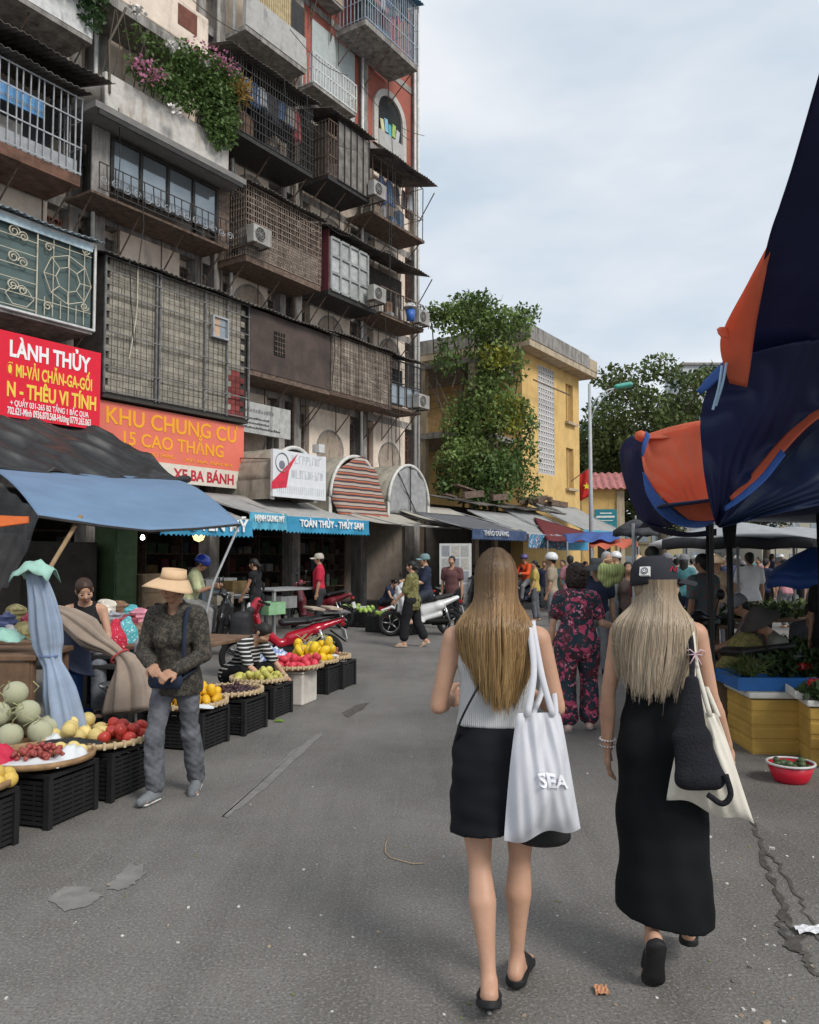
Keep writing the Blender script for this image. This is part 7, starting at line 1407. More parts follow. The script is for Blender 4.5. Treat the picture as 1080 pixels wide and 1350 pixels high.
# ---- blue tarp, black tarp, clear plastic, poles
def L3(a, b, n): return [a + (b - a) * i / (n - 1) for i in range(n)]
def fsheet(name, label, top_, bot, m, n1=41, n2=25, sag=.1, wr=.0, seed=0, cat='tarp', th=.012, ridges=None):
    o = thing(name, label, cat); P = np.zeros((n1, n2, 3))
    A_ = np.array([p for p in spl([tuple(q) for q in top_], 12)]); B_ = np.array([p for p in spl([tuple(q) for q in bot], 12)])
    ia = np.linspace(0, len(A_) - 1, n1); A_ = np.stack([np.interp(ia, range(len(A_)), A_[:, c]) for c in range(3)], 1); ib = np.linspace(0, len(B_) - 1, n1); B_ = np.stack([np.interp(ib, range(len(B_)), B_[:, c]) for c in range(3)], 1)
    V_ = np.linspace(0, 1, n2)[None, :, None]; P = A_[:, None] * (1 - V_) + B_[:, None] * V_; P[..., 2] -= sag * np.sin(V_[..., 0] * math.pi)
    if wr: 
        N = noise3(P[..., 0], P[..., 1], P[..., 2], 1.6, seed) * wr + noise3(P[..., 0], P[..., 1], P[..., 2], 5, seed + 1) * wr * .4
        if ridges == -1:
            U_, W2 = np.linspace(0, 1, n1)[:, None], V_[..., 0]; q = N / wr
            for k_, (fx, fy, am) in enumerate(((11, -7, 1.3), (19, -3, .7), (7, 5, .8), (31, -14, .3))): N = N + wr * am * (1 - 1.6 * np.abs(np.sin(U_ * fx + W2 * fy + q * .7 + k_)))
        elif ridges is not None: U_ = np.linspace(0, 1, n1)[:, None]; N = N + wr * .9 * np.abs(np.sin(U_ * ridges + V_[..., 0] * 3 + 1.5 * N / wr))
        P[..., 2] += N; P[..., 1] -= N * .6
    MB().sheet(P, th).build('sheet', m, o, smooth=True); return o
BT = fsheet('blue_tarp', 'large faded blue tarp canopy over the cloth stall', [facw(-8.9, 3.45, 3.1), facw(-7, 3.45, 3.14), facw(-4.97, 3.4, 3.2)], [facw(-10.2, 7, 2.16), facw(-8.5, 7, 2.02), facw(-6.7, 7, 2.17)], mat('faded_blue_tarp', (.17, .27, .41), rough=.65, var=.1, scale=1.2, transl=.1), sag=-.12, wr=.02, seed=2)
MB().tube([tuple(facw(-10.2, 7.02, 2.14)), tuple(facw(-9.3, 7.02, 2.05)), tuple(facw(-8.5, 7.02, 2.0)), tuple(facw(-7.6, 7.02, 2.06)), tuple(facw(-6.7, 7.02, 2.15))], .02, 5).build('hem_rope', iron_m, BT)
fsheet('black_tarp', 'crumpled black tarp hanging below the red sign', [facw(-9.8, 1.2, 4.5), facw(-7.5, 1.2, 4.42), facw(-5.35, 1.2, 4.4)], [facw(-9.3, 3.7, 3.05), facw(-7, 3.7, 3.06), facw(-4.95, 3.62, 3.17)], mat('black_tarp', (.03, .03, .031), rough=.45, var=.2, spec=.35), 141, 81, sag=-.1, wr=.05, seed=5, ridges=-1)
b = MB(); P_ = [tuple(facw(-9.3, 3.75, 3.1)), tuple(facw(-7.5, 3.8, 3.0)), tuple(facw(-6, 3.8, 3.08)), tuple(facw(-4.85, 3.7, 3.2))]; tag(b.tube(spl(P_, 8), [.07 + .02 * math.sin(i * 1.7) for i in range(25)], 8).build('tarp_roll', mat('black_tarp', (0, 0, 0)), None, True), 'rolled edge of black tarp along the top of the blue tarp', 'tarp')
a = atY(107, 680, 10.9); tag(MB().tube([tuple(a), tuple(atY(58, 762, 10.3)), (atY(20, 733, 9.9).x, 9.9, 0)], .03, 8).build('bamboo_pole', mat('bamboo_pole', (.3, .2, .11), var=.2), None, True), 'slanting bamboo pole propping up the blue tarp', 'pole')
a = facw(-6.7, 7, 2.17); tag(MB().tube([tuple(a), tuple(atY(281, 770, a.y - .3)), (atY(258, 733, a.y - .8).x, a.y - .8, 0)], .02, 8).build('tent_pole', gal_m, None, True), 'slanting grey pole at the right corner of the blue tarp', 'pole')
clear = mat('clear_plastic', (.16, .165, .175), rough=.25, var=.3, alpha=.12, spec=.6)
fsheet('plastic_sheet', 'clear plastic sheet hanging at the left edge beside the blue tarp', [atY(-60, 590, 7.6), atY(0, 640, 7.8), atY(55, 684, 8.0)], [atY(-60, 800, 7.6), atY(-20, 800, 7.7), atY(18, 775, 7.9)], clear, 31, 31, sag=0, wr=.05, seed=9, ridges=20, th=.004)
fsheet('orange_canopy', 'edge of an orange canopy with blue lining at the left edge', [atY(-160, 672, 6.6), atY(-60, 676, 6.8), atY(38, 684, 7.1)], [atY(-160, 706, 6.2), atY(-60, 702, 6.4), atY(38, 690, 7.0)], mat('orange_canopy', (.72, .17, .04), rough=.6, var=.1, transl=.3), sag=-.03, wr=.01)
# cabinets and cartons added to darken the space under the tarp
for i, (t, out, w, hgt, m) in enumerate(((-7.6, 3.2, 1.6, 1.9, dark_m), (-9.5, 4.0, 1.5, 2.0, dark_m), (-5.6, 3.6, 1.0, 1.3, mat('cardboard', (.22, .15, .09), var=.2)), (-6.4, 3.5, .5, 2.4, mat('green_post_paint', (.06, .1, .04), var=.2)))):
    o = thing('added_cabinet', ['added dark cabinet deepening the shade behind the seated woman', 'added dark cabinet deepening the shade behind the clear plastic', 'added stack of cardboard cartons darkening the space deep under the blue tarp', 'added narrow green cupboard darkening the space under the blue tarp'][i], 'cabinet', facw(t, out), FROT); MB().box(-w / 2, w / 2, -.3, .3, 0, hgt).build('body', m, o, bev=.01)
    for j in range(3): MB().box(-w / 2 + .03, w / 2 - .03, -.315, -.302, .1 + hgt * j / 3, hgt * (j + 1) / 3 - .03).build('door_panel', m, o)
# ============================================================ everyone else
def W_(px, py): p = gnd(px, py); return (p.x, p.y, 0)
jean = mat('grey_jeans', (.12, .125, .14), rough=.9, var=.4, scale=14, bump=.2, bscale=180); blackc = mat('black_fabric', (.012, .012, .014), rough=.9, var=.2); navy = mat('navy_fabric', (.02, .028, .055), rough=.85, var=.2); greyc = mat('grey_fabric', (.2, .2, .21), rough=.9, var=.2)
whitec = mat('white_fabric', (.62, .62, .62), rough=.9, var=.08); beige = mat('beige_fabric', (.42, .35, .27), rough=.9, var=.15); rubber_w = mat('pale_sole', (.6, .58, .55), rough=.7)
# 1 walking woman with straw visor hat
Wk = new_person('walking woman in a straw visor hat, dark patterned jacket and grey jeans', W_(230, 1052), R(172))
r = rig(H=1.55, lean=4, hp=9, hy=-12, bw=.95, aL=((-.22, .05, -1), (.5, .75, -.35)), aR=((.28, .02, -1), (-.55, .75, -.25)), lL=((.0, -.2, -1), (.0, -.34, -1)), lR=((.05, .3, -1), (.0, -.02, -1)), fL=(-.15, 1, -.2), fR=(.2, 1, .03), hand=True, curl=.5, palmL=(.2, -.5, -.8), palmR=(-.2, -.6, -.7))
body(Wk, r, sk_tan(), .007); top(Wk, r, pattern('dark_jacket_print', (.03, .027, .022), [((.075, .065, .05), .5, 3), ((.11, .1, .08), .62, 4)]), .009, 1.9, -.1, .52, .026, 'jacket', .007, extra=[cone(r.at(-.06, .03, .5), r.at(.06, .03, .5), .055), cone(r.at(0, -.05, .52), r.at(0, .05, .5), .06)])
pants(Wk, r, jean, .009, 1.93, .05, .012, 'jeans', .012, .01); shoes(Wk, r, mat('grey_mesh', (.16, .17, .18), rough=.8), rubber_w, .007); face(Wk, r); hair(Wk, r, 'short', h=.009)
straw = mat('straw', (.66, .45, .27), rough=.8, var=.12, bump=.3, bscale=120); M = HM(r) @ Matrix.Translation((0, -.008, .052)) @ Matrix.Rotation(R(9), 4, 'X') @ Matrix.Rotation(R(-5), 4, 'Y'); ht = MB().lathe([(.086, .075), (.092, .03), (.098, 0), (.094, 0), (.086, .03), (.08, .075)], 28, M, True).build('hat', straw, Wk, smooth=True)
P = []
for i in range(25):
    a = R(-125 + 250 * i / 24); row_ = []
    for j in range(6): q = j / 5; rr = .098 + q * (.125 * math.cos(a * .62) ** 1.0 + .01); row_.append(tuple(M @ Vector((rr * math.sin(a) * (1 - .05 * q), rr * math.cos(a) * 1.05, .004 - .05 * q ** 1.5 - .035 * q * math.sin(a) ** 2))))
    P.append(row_)
MB().sheet(np.array(P), .005).build('brim', straw, ht, smooth=True)
FB = thing('waist_bag', 'navy waist bag held by the walking woman in the straw visor hat', 'bag', Wk.location, R(172)); c = r.at(0, .185, .03); sobj('pouch', [econe(c - r.rx * .085, c + r.rx * .085, .035, .035, .055, .055, (0, 1, 0))], navy, FB, .008, .02); MB().lathe([(0, -.004), (.01, 0), (0, .004)], 8, Matrix.Translation(c + np.array((0, .04, -.01))) @ Matrix.Rotation(R(90), 4, 'X')).build('clasp', chrome, FB)
MB().tube(spl([tuple(c - r.rx * .1), tuple(r.at(-.17, .03, .1)), tuple(r.at(0, -.15, .08)), tuple(r.at(.17, .03, .1)), tuple(c + r.rx * .1)]), .014, 6, .4).tube(spl([tuple(r.at(-.12, .14, .05)), tuple(r.at(-.13, .15, .3)), tuple(r.at(-.125, .07, .52)), tuple(r.at(-.12, -.06, .5))]), .016, 6, .4).build('strap', navy, FB, smooth=True)
# 2 seated woman in black tank top
p = atY(112, 870, 7.6); Sw = new_person('seated woman in a black tank top sewing at the cloth stall', (p.x, p.y, 0), R(195)); r = rig(H=1.58, seat=.72, lean=8, hp=28, hy=15, aL=((-.25, .25, -1), (.5, .8, -.3)), aR=((.3, .25, -1), (-.45, .85, -.2)), lL=((-.2, 1, -.1), (0, .1, -1)), lR=((.2, 1, -.1), (0, .1, -1)), hand=False)
body(Sw, r, sk_pale(), .011); sobj('tank_top', [infl(q, .01) for q in prims(r, ['torso', 'bust'])] + [cone(r.at(e * .075, -.08, .4), r.at(e * .08, -.01, .515), .024) for e in (-1, 1)] + [cone(r.at(e * .08, -.01, .515), r.at(e * .07, .09, .4), .024) for e in (-1, 1)], blackc, Sw, .011, .015)
pants(Sw, r, mat('patterned_trousers', (.14, .15, .17), var=.4, scale=14), .013, 1.9); hair(Sw, r, 'tied', mat('brown_hair', (.05, .025, .015), rough=.5, var=.3), .01); face(Sw, r); shoes(Sw, r, slide, slide, .01, 'sandal')
st = thing('stool', 'plastic stool under the seated woman in the black tank top', 'stool', (p.x, p.y, 0)); MB().lathe([(0, .6), (.17, .6), (.18, .58), (.2, .0), (.18, 0), (.16, .56), (0, .57)], 20).build('seat', mat('blue_plastic', (0, 0, 0)), st, smooth=True); sk2 = fsheet('sewing_cloth', 'dark denim cloth in the lap of the seated woman', [atY(80, 830, 7.0), atY(95, 822, 6.95), atY(118, 835, 7.0)], [atY(78, 870, 6.9), atY(100, 885, 6.85), atY(125, 890, 6.9)], mat('denim_cloth', (.035, .045, .08), var=.25), 15, 13, wr=.03, seed=4, cat='cloth')
# 3 man in pale green shirt and blue helmet on the dark motorbike
bp = gnd(300, 868); Hm = new_person('seated man in a pale green shirt and blue helmet looking at his phone', (bp.x - .72, bp.y + .28, 0), face_dir(1, .12)); r = rig(H=1.66, male=True, seat=.88, bw=1.12, lean=14, hp=25, aL=((-.2, .35, -1), (.25, .9, .25)), aR=((.2, .35, -1), (-.2, .9, .3)), lL=((-.35, .95, -.35), (-.05, -.05, -1)), lR=((.35, .95, -.35), (.05, -.05, -1)))
body(Hm, r, sk_tan(), .012); top(Hm, r, mat('pale_green_shirt', (.5, .52, .29), rough=.85, var=.1), .012, .8, -.02, .5, .026, 'shirt', .008); pants(Hm, r, mat('grey_slacks', (.22, .215, .21), var=.15), .013, 1.9, None); helmet(Hm, r, mat('blue_helmet', (.02, .05, .36), rough=.2, coat=.5)); shoes(Hm, r, blackc, slide, .012); hair(Hm, r, 'short', h=.012)
wr_ = (r.J['wrL'] + r.J['wrR']) / 2 + np.array((0, .09, .05)); ph = thing('phone', 'dark phone in the hands of the man in the blue helmet', 'phone', Hm.location, Hm.rotation_euler.z); MB().obox(tuple(wr_), (.075, .012, .15), (R(-40), 0, 0)).build('body', blackp, ph, bev=.004); MB().obox(tuple(wr_ + np.array((0, -.0075, .0))), (.068, .002, .14), (R(-40), 0, 0)).build('screen', mat('screen_dark', (.03, .035, .045), rough=.1), ph)
# 4 crouching fruit seller in striped sleeves
p = gnd(300, 935); Cr = new_person('crouching fruit seller in a black and white striped top behind the mangoes', (p.x + .02, p.y + .2, 0), R(-120)); r = rig(H=1.55, seat=.34, lean=38, hp=30, aL=((-.25, .6, -.8), (.1, .7, -.6)), aR=((.25, .6, -.8), (.0, .8, -.55)), lL=((-.3, .9, .25), (0, -.35, -1)), lR=((.3, .9, .25), (0, -.35, -1)))
body(Cr, r, sk_pale(), .012); top(Cr, r, stripes('striped_top', (.02, .02, .02), (.6, .6, .58), 24, 'Z', duty=.32), .012, .85, -.05, .5, .02); pants(Cr, r, blackc, .014, 1.85, None); hair(Cr, r, 'tied', h=.012); shoes(Cr, r, slide, slide, .012, 'sandal')
# 5 woman in black vest
p = atY(338, 733, 16.4); Bv = new_person('woman in a black sleeveless vest standing at the goods table', (p.x, p.y, 0), R(75)); r = rig(H=1.60, lean=4, hp=4, aL=((-.15, .3, -1), (.1, .6, -.9)), aR=((.2, .1, -1), (.05, .35, -1))); body(Bv, r, sk_tan(), .015); top(Bv, r, blackc, .015, .12, -.22, .5, .02, 'vest'); pants(Bv, r, mat('dark_slacks', (.03, .03, .035)), .016, 1.9); hair(Bv, r, 'pony', h=.014); shoes(Bv, r, slide, slide, .014, 'sandal'); face(Bv, r)
# 6 man in red shirt
p = W_(420, 832); Rm = new_person('man in a red shirt, beige cap and dark trousers beside the dark red scooter', p, R(98)); r = rig(H=1.70, male=True, bw=1.05, aL=((-.15, .05, -1), (0, .2, -1)), aR=((.15, .0, -1), (0, .2, -1))); body(Rm, r, sk_tan(), .015); top(Rm, r, mat('red_shirt', (.5, .02, .05), rough=.85, var=.1), .014, .75, -.02, .5, .026, 'shirt', .006); pants(Rm, r, mat('charcoal_trousers', (.03, .03, .034), var=.2), .015, 1.95, .06, .026); cap(Rm, r, mat('beige_cap', (.45, .41, .34))); hair(Rm, r, 'short', h=.014); shoes(Rm, r, blackc, slide, .014)
MB().tube([tuple(r.J['wrR'] + np.array((.035 * math.cos(w), .035 * math.sin(w), .03))) for w in np.linspace(0, 6.283, 14)], .008, 5).build('watch', chrome, Rm)
# 7 walking woman in olive blouse
Ol = new_person('walking woman in an olive patterned blouse and black trousers', W_(543, 853), R(75)); r = rig(H=1.55, bw=1.18, aL=((-.2, .35, -1), (.05, .75, -.7)), aR=((.15, -.05, -1), (0, .15, -1)), lL=((-.02, .28, -1), (0, .05, -1)), lR=((.02, -.2, -1), (0, -.5, -1)), fR=(.1, .95, -.45)); body(Ol, r, sk_pale(), .013); top(Ol, r, pattern('olive_print', (.13, .12, .035), [((.26, .24, .1), .5, 2.2), ((.05, .05, .02), .58, 2.6)]), .013, .95, -.16, .5, .026, 'blouse', .008); pants(Ol, r, blackc, .014, 1.72, None, .03, flare=.02); hair(Ol, r, 'tied', h=.013); face(Ol, r); shoes(Ol, r, mat('tan_sandal', (.5, .38, .28)), mat('tan_sandal', (0, 0, 0)), .013, 'sandal')
sobj('glove', [infl(q, .012) for q in r.R['handR']] , whitec, Ol, .012, .015)
# 8 rider of the white scooter
p = gnd(554, 838); Rd = new_person('man in a navy polo shirt and grey green cap riding the white scooter', (p.x + .12, p.y, 0), face_dir(-1, -.22)); r = rig(H=1.68, male=True, seat=.88, lean=2, aL=((-.25, .5, -1), (.0, .95, .05)), aR=((.25, .5, -1), (0, .95, .05)), lL=((-.3, .95, -.45), (.1, .05, -1)), lR=((.3, .95, -.45), (-.1, .05, -1))); body(Rd, r, sk_pale(), .014); top(Rd, r, navy, .014, .8, -.02, .5, .024, 'polo_shirt', .006); pants(Rd, r, mat('navy_shorts', (.025, .03, .045)), .014, .95, None, .022, 'shorts'); cap(Rd, r, mat('teal_cap', (.16, .25, .26))); hair(Rd, r, 'short', h=.014); shoes(Rd, r, slide, slide, .014, 'sandal'); face(Rd, r)
for e in (-1, 1): MB().tube([tuple(r.at(e * .03, .06, .52)), tuple(r.at(e * .07, .0, .535)), tuple(r.at(e * .04, -.06, .54))], .012, 5).build('collar', whitec, Rd)
# 9 seated vegetable seller, 10 person behind
p = gnd(506, 818); Vs = new_person('seated vegetable seller in a dark sleeveless top', (p.x, p.y + .6, 0), R(-120)); r = rig(H=1.52, seat=.42, lean=28, hp=30, aL=((-.2, .5, -.9), (.2, .9, -.3)), aR=((.2, .5, -.9), (-.1, .9, -.4)), lL=((-.3, 1, .1), (0, .0, -1)), lR=((.3, 1, .1), (0, 0, -1))); body(Vs, r, sk_pale(), .017); top(Vs, r, navy, .017, .1, -.05, .5, .02); pants(Vs, r, blackc, .018, 1.85, None); hair(Vs, r, 'tied', h=.016); shoes(Vs, r, slide, slide, .016, 'sandal')
st = thing('stool', 'low stool under the seated vegetable seller', 'stool', Vs.location); MB().lathe([(0, .32), (.15, .32), (.17, .0), (.15, 0), (.13, .3), (0, .3)], 16).build('seat', mat('red_plastic', (.5, .03, .03), rough=.4), st, smooth=True)
def simple(label, px, py, yaw, H=1.6, h=.02, topm=None, botm=None, hr='short', hat_=None, hm=None, male=False, sleeve=.6, group=None, pose=None, sk=None, seat=None, Y=None, shoe=True, bw=1.05):
    if Y: p = atY(px, 733, Y); loc = (p.x, p.y, 0)
    else: loc = W_(px, py)
    o = new_person(label, loc, yaw, group); kw = dict(H=H, male=male, seat=seat, bw=bw); kw.update(pose or {}); r = rig(**kw); body(o, r, sk or sk_tan(), h); top(o, r, topm, h, sleeve, -.06 if not seat else -.02, .5, .022); pants(o, r, botm or blackc, h, 1.9, None)
    if hr: hair(o, r, hr, hm, h)
    if hat_: hat_[0](o, r, hat_[1])
    if shoe: shoes(o, r, blackc, slide, max(h * .8, .012))
    return o, r
simple('man in a dark shirt standing in the shadow behind the white scooter rider', 596, 0, R(160), 1.65, .02, mat('dull_maroon', (.12, .05, .05)), Y=18.5, male=True)
# 11 woman in the flowered suit
Fl = new_person('woman in a dark suit printed with pink roses walking away', W_(762, 962), R(-8)); r = rig(H=1.56, bw=1.2, sw=1.02, aL=((-.3, .02, -1), (-.1, .15, -1)), aR=((.35, .1, -1), (.55, .75, -.15)), lL=((-.0, -.12, -1), (.02, -.1, -1)), lR=((.03, .18, -1), (0, -.12, -1)), fL=(-.1, 1, 0), fR=(.2, 1, -.12))
rose = pattern('rose_print', (.018, .035, .048), [((.09, .02, .03), .52, .75), ((.5, .07, .14), .57, 1.0), ((.72, .28, .34), .62, 1.9), ((.05, .07, .06), .66, 1.2)]); body(Fl, r, sk_pale(), .0105); top(Fl, r, rose, .0105, .62, -.14, .5, .022, 'blouse', .007); pants(Fl, r, rose, .0105, 1.82, None, .028, 'trousers', .008, .03); hair(Fl, r, 'curly', mat('dark_brown_curls', (.022, .012, .01), rough=.55, var=.4, scale=40, bump=.8, bscale=70), .011); shoes(Fl, r, mat('pink_beige_shoe', (.6, .42, .36)), rubber_w, .009)
# 12 rider in orange vest
p = gnd(690, 803); Or, r = simple('rider in an orange vest and purple helmet beyond the golden hair', 0, 0, face_dir(-.8, -.6), 1.65, .02, mat('orange_vest', (.75, .09, .02)), greyc, None, (helmet, mat('purple_helmet', (.1, .08, .22), rough=.3)), None, True, 1.9, None, dict(lean=6, aL=((-.25, .5, -1), (0, .95, .05)), aR=((.25, .5, -1), (0, .95, .05)), lL=((-.3, .95, -.45), (.1, .05, -1)), lR=((.3, .95, -.45), (-.1, .05, -1))), None, .88); Or.location = (p.x + .1, p.y + .05, 0)
# middle distance
simple('grey haired man in a grey green shirt above the flowered suit', 800, 0, R(190), 1.72, .022, mat('grey_green_shirt', (.17, .2, .18)), greyc, 'short', None, mat('grey_hair', (.35, .35, .35)), True, Y=13)
simple('man in a dark bucket hat beside the flowered suit', 786, 0, R(175), 1.6, .022, navy, greyc, 'short', (sunhat, mat('dark_hat', (.05, .055, .06))), None, True, Y=11.5)
simple('woman with long dark hair holding an orange bag', 828, 0, R(170), 1.56, .022, mat('brown_top', (.12, .08, .07)), blackc, 'long', Y=13)
simple('tall dark haired man standing beyond the woman in the dark cap', 860, 0, R(10), 1.76, .02, mat('dark_red_top', (.12, .02, .02)), navy, 'short', male=True, Y=9.5)
simple('dark haired man in a muted teal shirt right of the dark cap', 926, 0, R(30), 1.68, .02, pattern('teal_red_plaid', (.1, .16, .17), [((.3, .08, .06), .56, 1.5)]), blackc, 'short', male=True, Y=10.2)
simple('man in a white shirt walking away under the grey umbrella', 988, 0, R(5), 1.72, .02, whitec, mat('khaki', (.3, .26, .2)), 'short', male=True, Y=15, pose=dict(aL=((-.3, .1, -1), (-.1, .5, -1))))
simple('person in a brown shirt and pale conical hat left of the grey umbrella pole', 945, 0, R(180), 1.62, .02, mat('tan_shirt', (.35, .25, .16)), greyc, 'short', (conical, straw), Y=15)
sv_ = dict(lean=22, hp=20, aL=((-.2, .5, -.9), (.2, .9, -.2)), aR=((.2, .5, -.9), (-.1, .9, -.3)), lL=((-.25, 1, 0), (0, 0, -1)), lR=((.25, 1, 0), (0, 0, -1)))
simple('seated vendor in a taupe shirt and grey cap behind the herb stall', 1008, 0, R(70), 1.62, .018, mat('taupe_shirt', (.17, .13, .125)), greyc, 'short', (cap, greyc), None, True, .8, None, sv_, None, .5, 9.0)
simple('seated vendor in a wide dark hat behind the herb stall', 1036, 0, R(95), 1.58, .018, mat('grey_sage_shirt', (.2, .2, .17)), blackc, 'short', (conical, mat('dark_conical', (.06, .052, .047), rough=.85)), None, False, 1.9, None, sv_, None, .42, 7.9)
simple('vendor with a dark bun bending at the right stall', 1064, 0, R(160), 1.56, .018, mat('dull_slate', (.07, .07, .085)), blackc, 'tied', None, None, False, .8, None, sv_, None, .42, 9.6)
simple('standing vendor in a black top at the right edge', 1092, 0, R(120), 1.6, .02, blackc, blackc, 'tied', Y=8.4)
# far crowd
g = np.random.default_rng(21); cc = [('white', (.62, .62, .6)), ('red', (.45, .04, .05)), ('pink', (.55, .25, .28)), ('navy', (.03, .04, .09)), ('black', (.02, .02, .02)), ('grey', (.25, .25, .26)), ('beige', (.42, .33, .24)), ('teal', (.08, .25, .27)), ('yellow', (.55, .42, .1)), ('blue', (.1, .2, .42))]
spots = [(655, 20), (668, 24), (705, 21), (718, 25), (742, 22), (752, 19), (727, 17), (772, 24), (812, 19), (842, 22), (852, 27), (880, 19), (893, 24), (902, 17), (912, 28), (935, 21), (918, 33), (952, 25), (962, 19), (972, 30), (980, 23), (1000, 26), (1010, 20), (1018, 31), (1026, 24), (1034, 19), (1042, 28), (1050, 22), (1058, 34), (1066, 25), (1074, 18), (1082, 29), (1030, 38), (990, 37), (960, 40), (940, 36), (1000, 44), (1050, 42), (1070, 38), (890, 34)]
SEEN = {}
for i, (px, Y) in enumerate(sorted(spots)):
    nm, c = cc[int(g.integers(10))]; hk = g.choice(['none', 'none', 'cap', 'conical', 'helmet', 'none']); hrk = g.choice(['short', 'tied', 'long', 'short'])
    lbl = 'distant shopper in a %s top%s in the market crowd' % (nm, {'none': ' with %s hair' % {'short': 'short', 'tied': 'tied', 'long': 'long'}[hrk], 'cap': ' and grey cap', 'conical': ' and conical hat', 'helmet': ' and white helmet'}[hk])
    if lbl in SEEN: lbl = lbl.replace('distant shopper', 'second distant shopper').replace(' in the market crowd', ' farther right in the market crowd')
    SEEN[lbl] = 1
    ht_ = {'cap': (cap, greyc), 'conical': (conical, straw), 'helmet': (helmet, whm), 'none': None}[hk]; a = g.uniform(-.3, .3)
    simple(lbl, px, 0, g.uniform(0, 6.28), g.uniform(1.5, 1.74), .034, mat('crowd_' + nm, tuple(q * .75 for q in c)), [blackc, navy, greyc, jean][int(g.integers(4))], hrk, ht_, None, bool(g.random() < .5), .6, 'distant shoppers in the market crowd', dict(aL=((-.2, a, -1), (0, .3 + abs(a), -1)), lL=((0, a * .7, -1), (0, -.1, -1)), lR=((0, -a * .7, -1), (0, -.15, -1))), [sk_tan(), sk_pale(), sk_br()][int(g.integers(3))], None, Y, False)  # top colours darkened to carry the shade under the canopies
# ============================================================ right-hand stalls: tarps, umbrellas, herb boxes
navy_t = mat('navy_tarp', (.028, .036, .11), rough=.45, var=.25, scale=1.5, transl=.42, bump=.6, bscale=5); blue_t = mat('royal_blue_tarp', (.05, .13, .42), rough=.5, var=.15, scale=2, transl=.25); orange_t = mat('orange_tarp_sheet', (.85, .24, .13), rough=.5, var=.1, scale=2, transl=.5, bump=.5, bscale=6); dkblue_t = mat('dark_blue_tarp', (.015, .03, .085), rough=.5, var=.25, scale=1.5, transl=.2)
def csheet(o, name, left, right, m, n1=31, n2=31, wr=.02, seed=0, ridges=0, th=.003, bow=0):
    def rs(L, n):
        A_ = np.array(spl([tuple(atY(*q)) for q in L], 10)); i = np.linspace(0, len(A_) - 1, n); return np.stack([np.interp(i, range(len(A_)), A_[:, c]) for c in range(3)], 1)
    A_, B_ = rs(left, n1), rs(right, n1); V_ = np.linspace(0, 1, n2)[None, :, None]; P = A_[:, None] * (1 - V_) + B_[:, None] * V_
    N = wr * noise3(P[..., 0], P[..., 1], P[..., 2], 4, seed) + wr * .5 * noise3(P[..., 0], P[..., 1], P[..., 2], 10, seed + 3)
    if ridges: N = N + wr * np.sin((V_[..., 0] + .7 * np.linspace(0, 1, n1)[:, None]) * ridges)
    N = N + wr * .35 * (1 - 2 * np.abs(np.sin((V_[..., 0] * 1.3 - np.linspace(0, 1, n1)[:, None]) * 11 + 2 * N / wr)))
    P[..., 1] += N + bow * np.sin(V_[..., 0] * math.pi); P[..., 0] += N * .4; return MB().sheet(P, th).build(name, m, o, smooth=True)
T1 = thing('big_tarp', 'huge navy tarp with orange underside sloping in from the right edge', 'tarp')
csheet(T1, 'navy_sheet', [(1120, -60, 2.5), (1080, 96, 3.0), (1046, 212, 3.5), (1010, 328, 4.1), (985, 470, 5.0), (975, 570, 5.5)], [(1560, -300, 2.6), (1540, -60, 3.0), (1500, 130, 3.5), (1450, 300, 4.0), (1400, 440, 5.0), (1380, 570, 5.5)], navy_t, 61, 61, .05, 1, 5)
csheet(T1, 'orange_fold', [(1011, 326, 4.16), (985, 375, 4.35), (955, 432, 4.65), (950, 462, 4.75), (962, 505, 4.85)], [(1016, 330, 4.13), (1004, 390, 4.32), (995, 440, 4.55), (990, 480, 4.7), (985, 510, 4.8)], orange_t, 21, 11, .01, 2)
csheet(T1, 'orange_tag', [(945, 434, 4.6), (950, 431, 4.6), (960, 432, 4.62)], [(947, 440, 4.6), (952, 445, 4.6), (962, 446, 4.62)], orange_t, 9, 5, .004)
csheet(T1, 'hanging_flap', [(962, 470, 4.8), (938, 500, 4.95), (924, 545, 5.05), (926, 600, 5.15), (933, 650, 5.2), (944, 692, 5.3)], [(1120, 440, 4.9), (1110, 500, 5.0), (1095, 545, 5.05), (1050, 590, 5.15), (1000, 640, 5.2), (950, 694, 5.3)], navy_t, 51, 41, .035, 5, 8)
csheet(T1, 'blue_tie', [(968, 462, 4.75), (950, 480, 4.85), (932, 498, 4.9), (918, 516, 4.92)], [(975, 470, 4.72), (958, 490, 4.82), (940, 508, 4.88), (925, 520, 4.92)], blue_t, 13, 5, .01)
MB().tube(spl([tuple(atY(952, 482, 4.78)), tuple(atY(948, 510, 4.8)), tuple(atY(940, 540, 4.85))]), .008, 5).tube(spl([tuple(atY(958, 478, 4.76)), tuple(atY(953, 505, 4.78)), tuple(atY(944, 535, 4.84))]), .007, 5).build('tie_strings', mat('pale_blue_string', (.35, .5, .65)), T1)
csheet(T1, 'orange_sliver', [(1100, 510, 5.1), (1060, 548, 5.12), (1020, 590, 5.15), (985, 632, 5.2), (962, 655, 5.22)], [(1112, 530, 5.0), (1066, 562, 5.02), (1026, 604, 5.06), (990, 642, 5.12), (964, 660, 5.2)], orange_t, 21, 7, .008)
csheet(T1, 'blue_sliver', [(1030, 592, 5.05), (1004, 626, 5.08), (975, 652, 5.14), (955, 668, 5.2)], [(1036, 600, 5.0), (1008, 635, 5.04), (978, 660, 5.1), (956, 674, 5.18)], blue_t, 17, 5, .006)
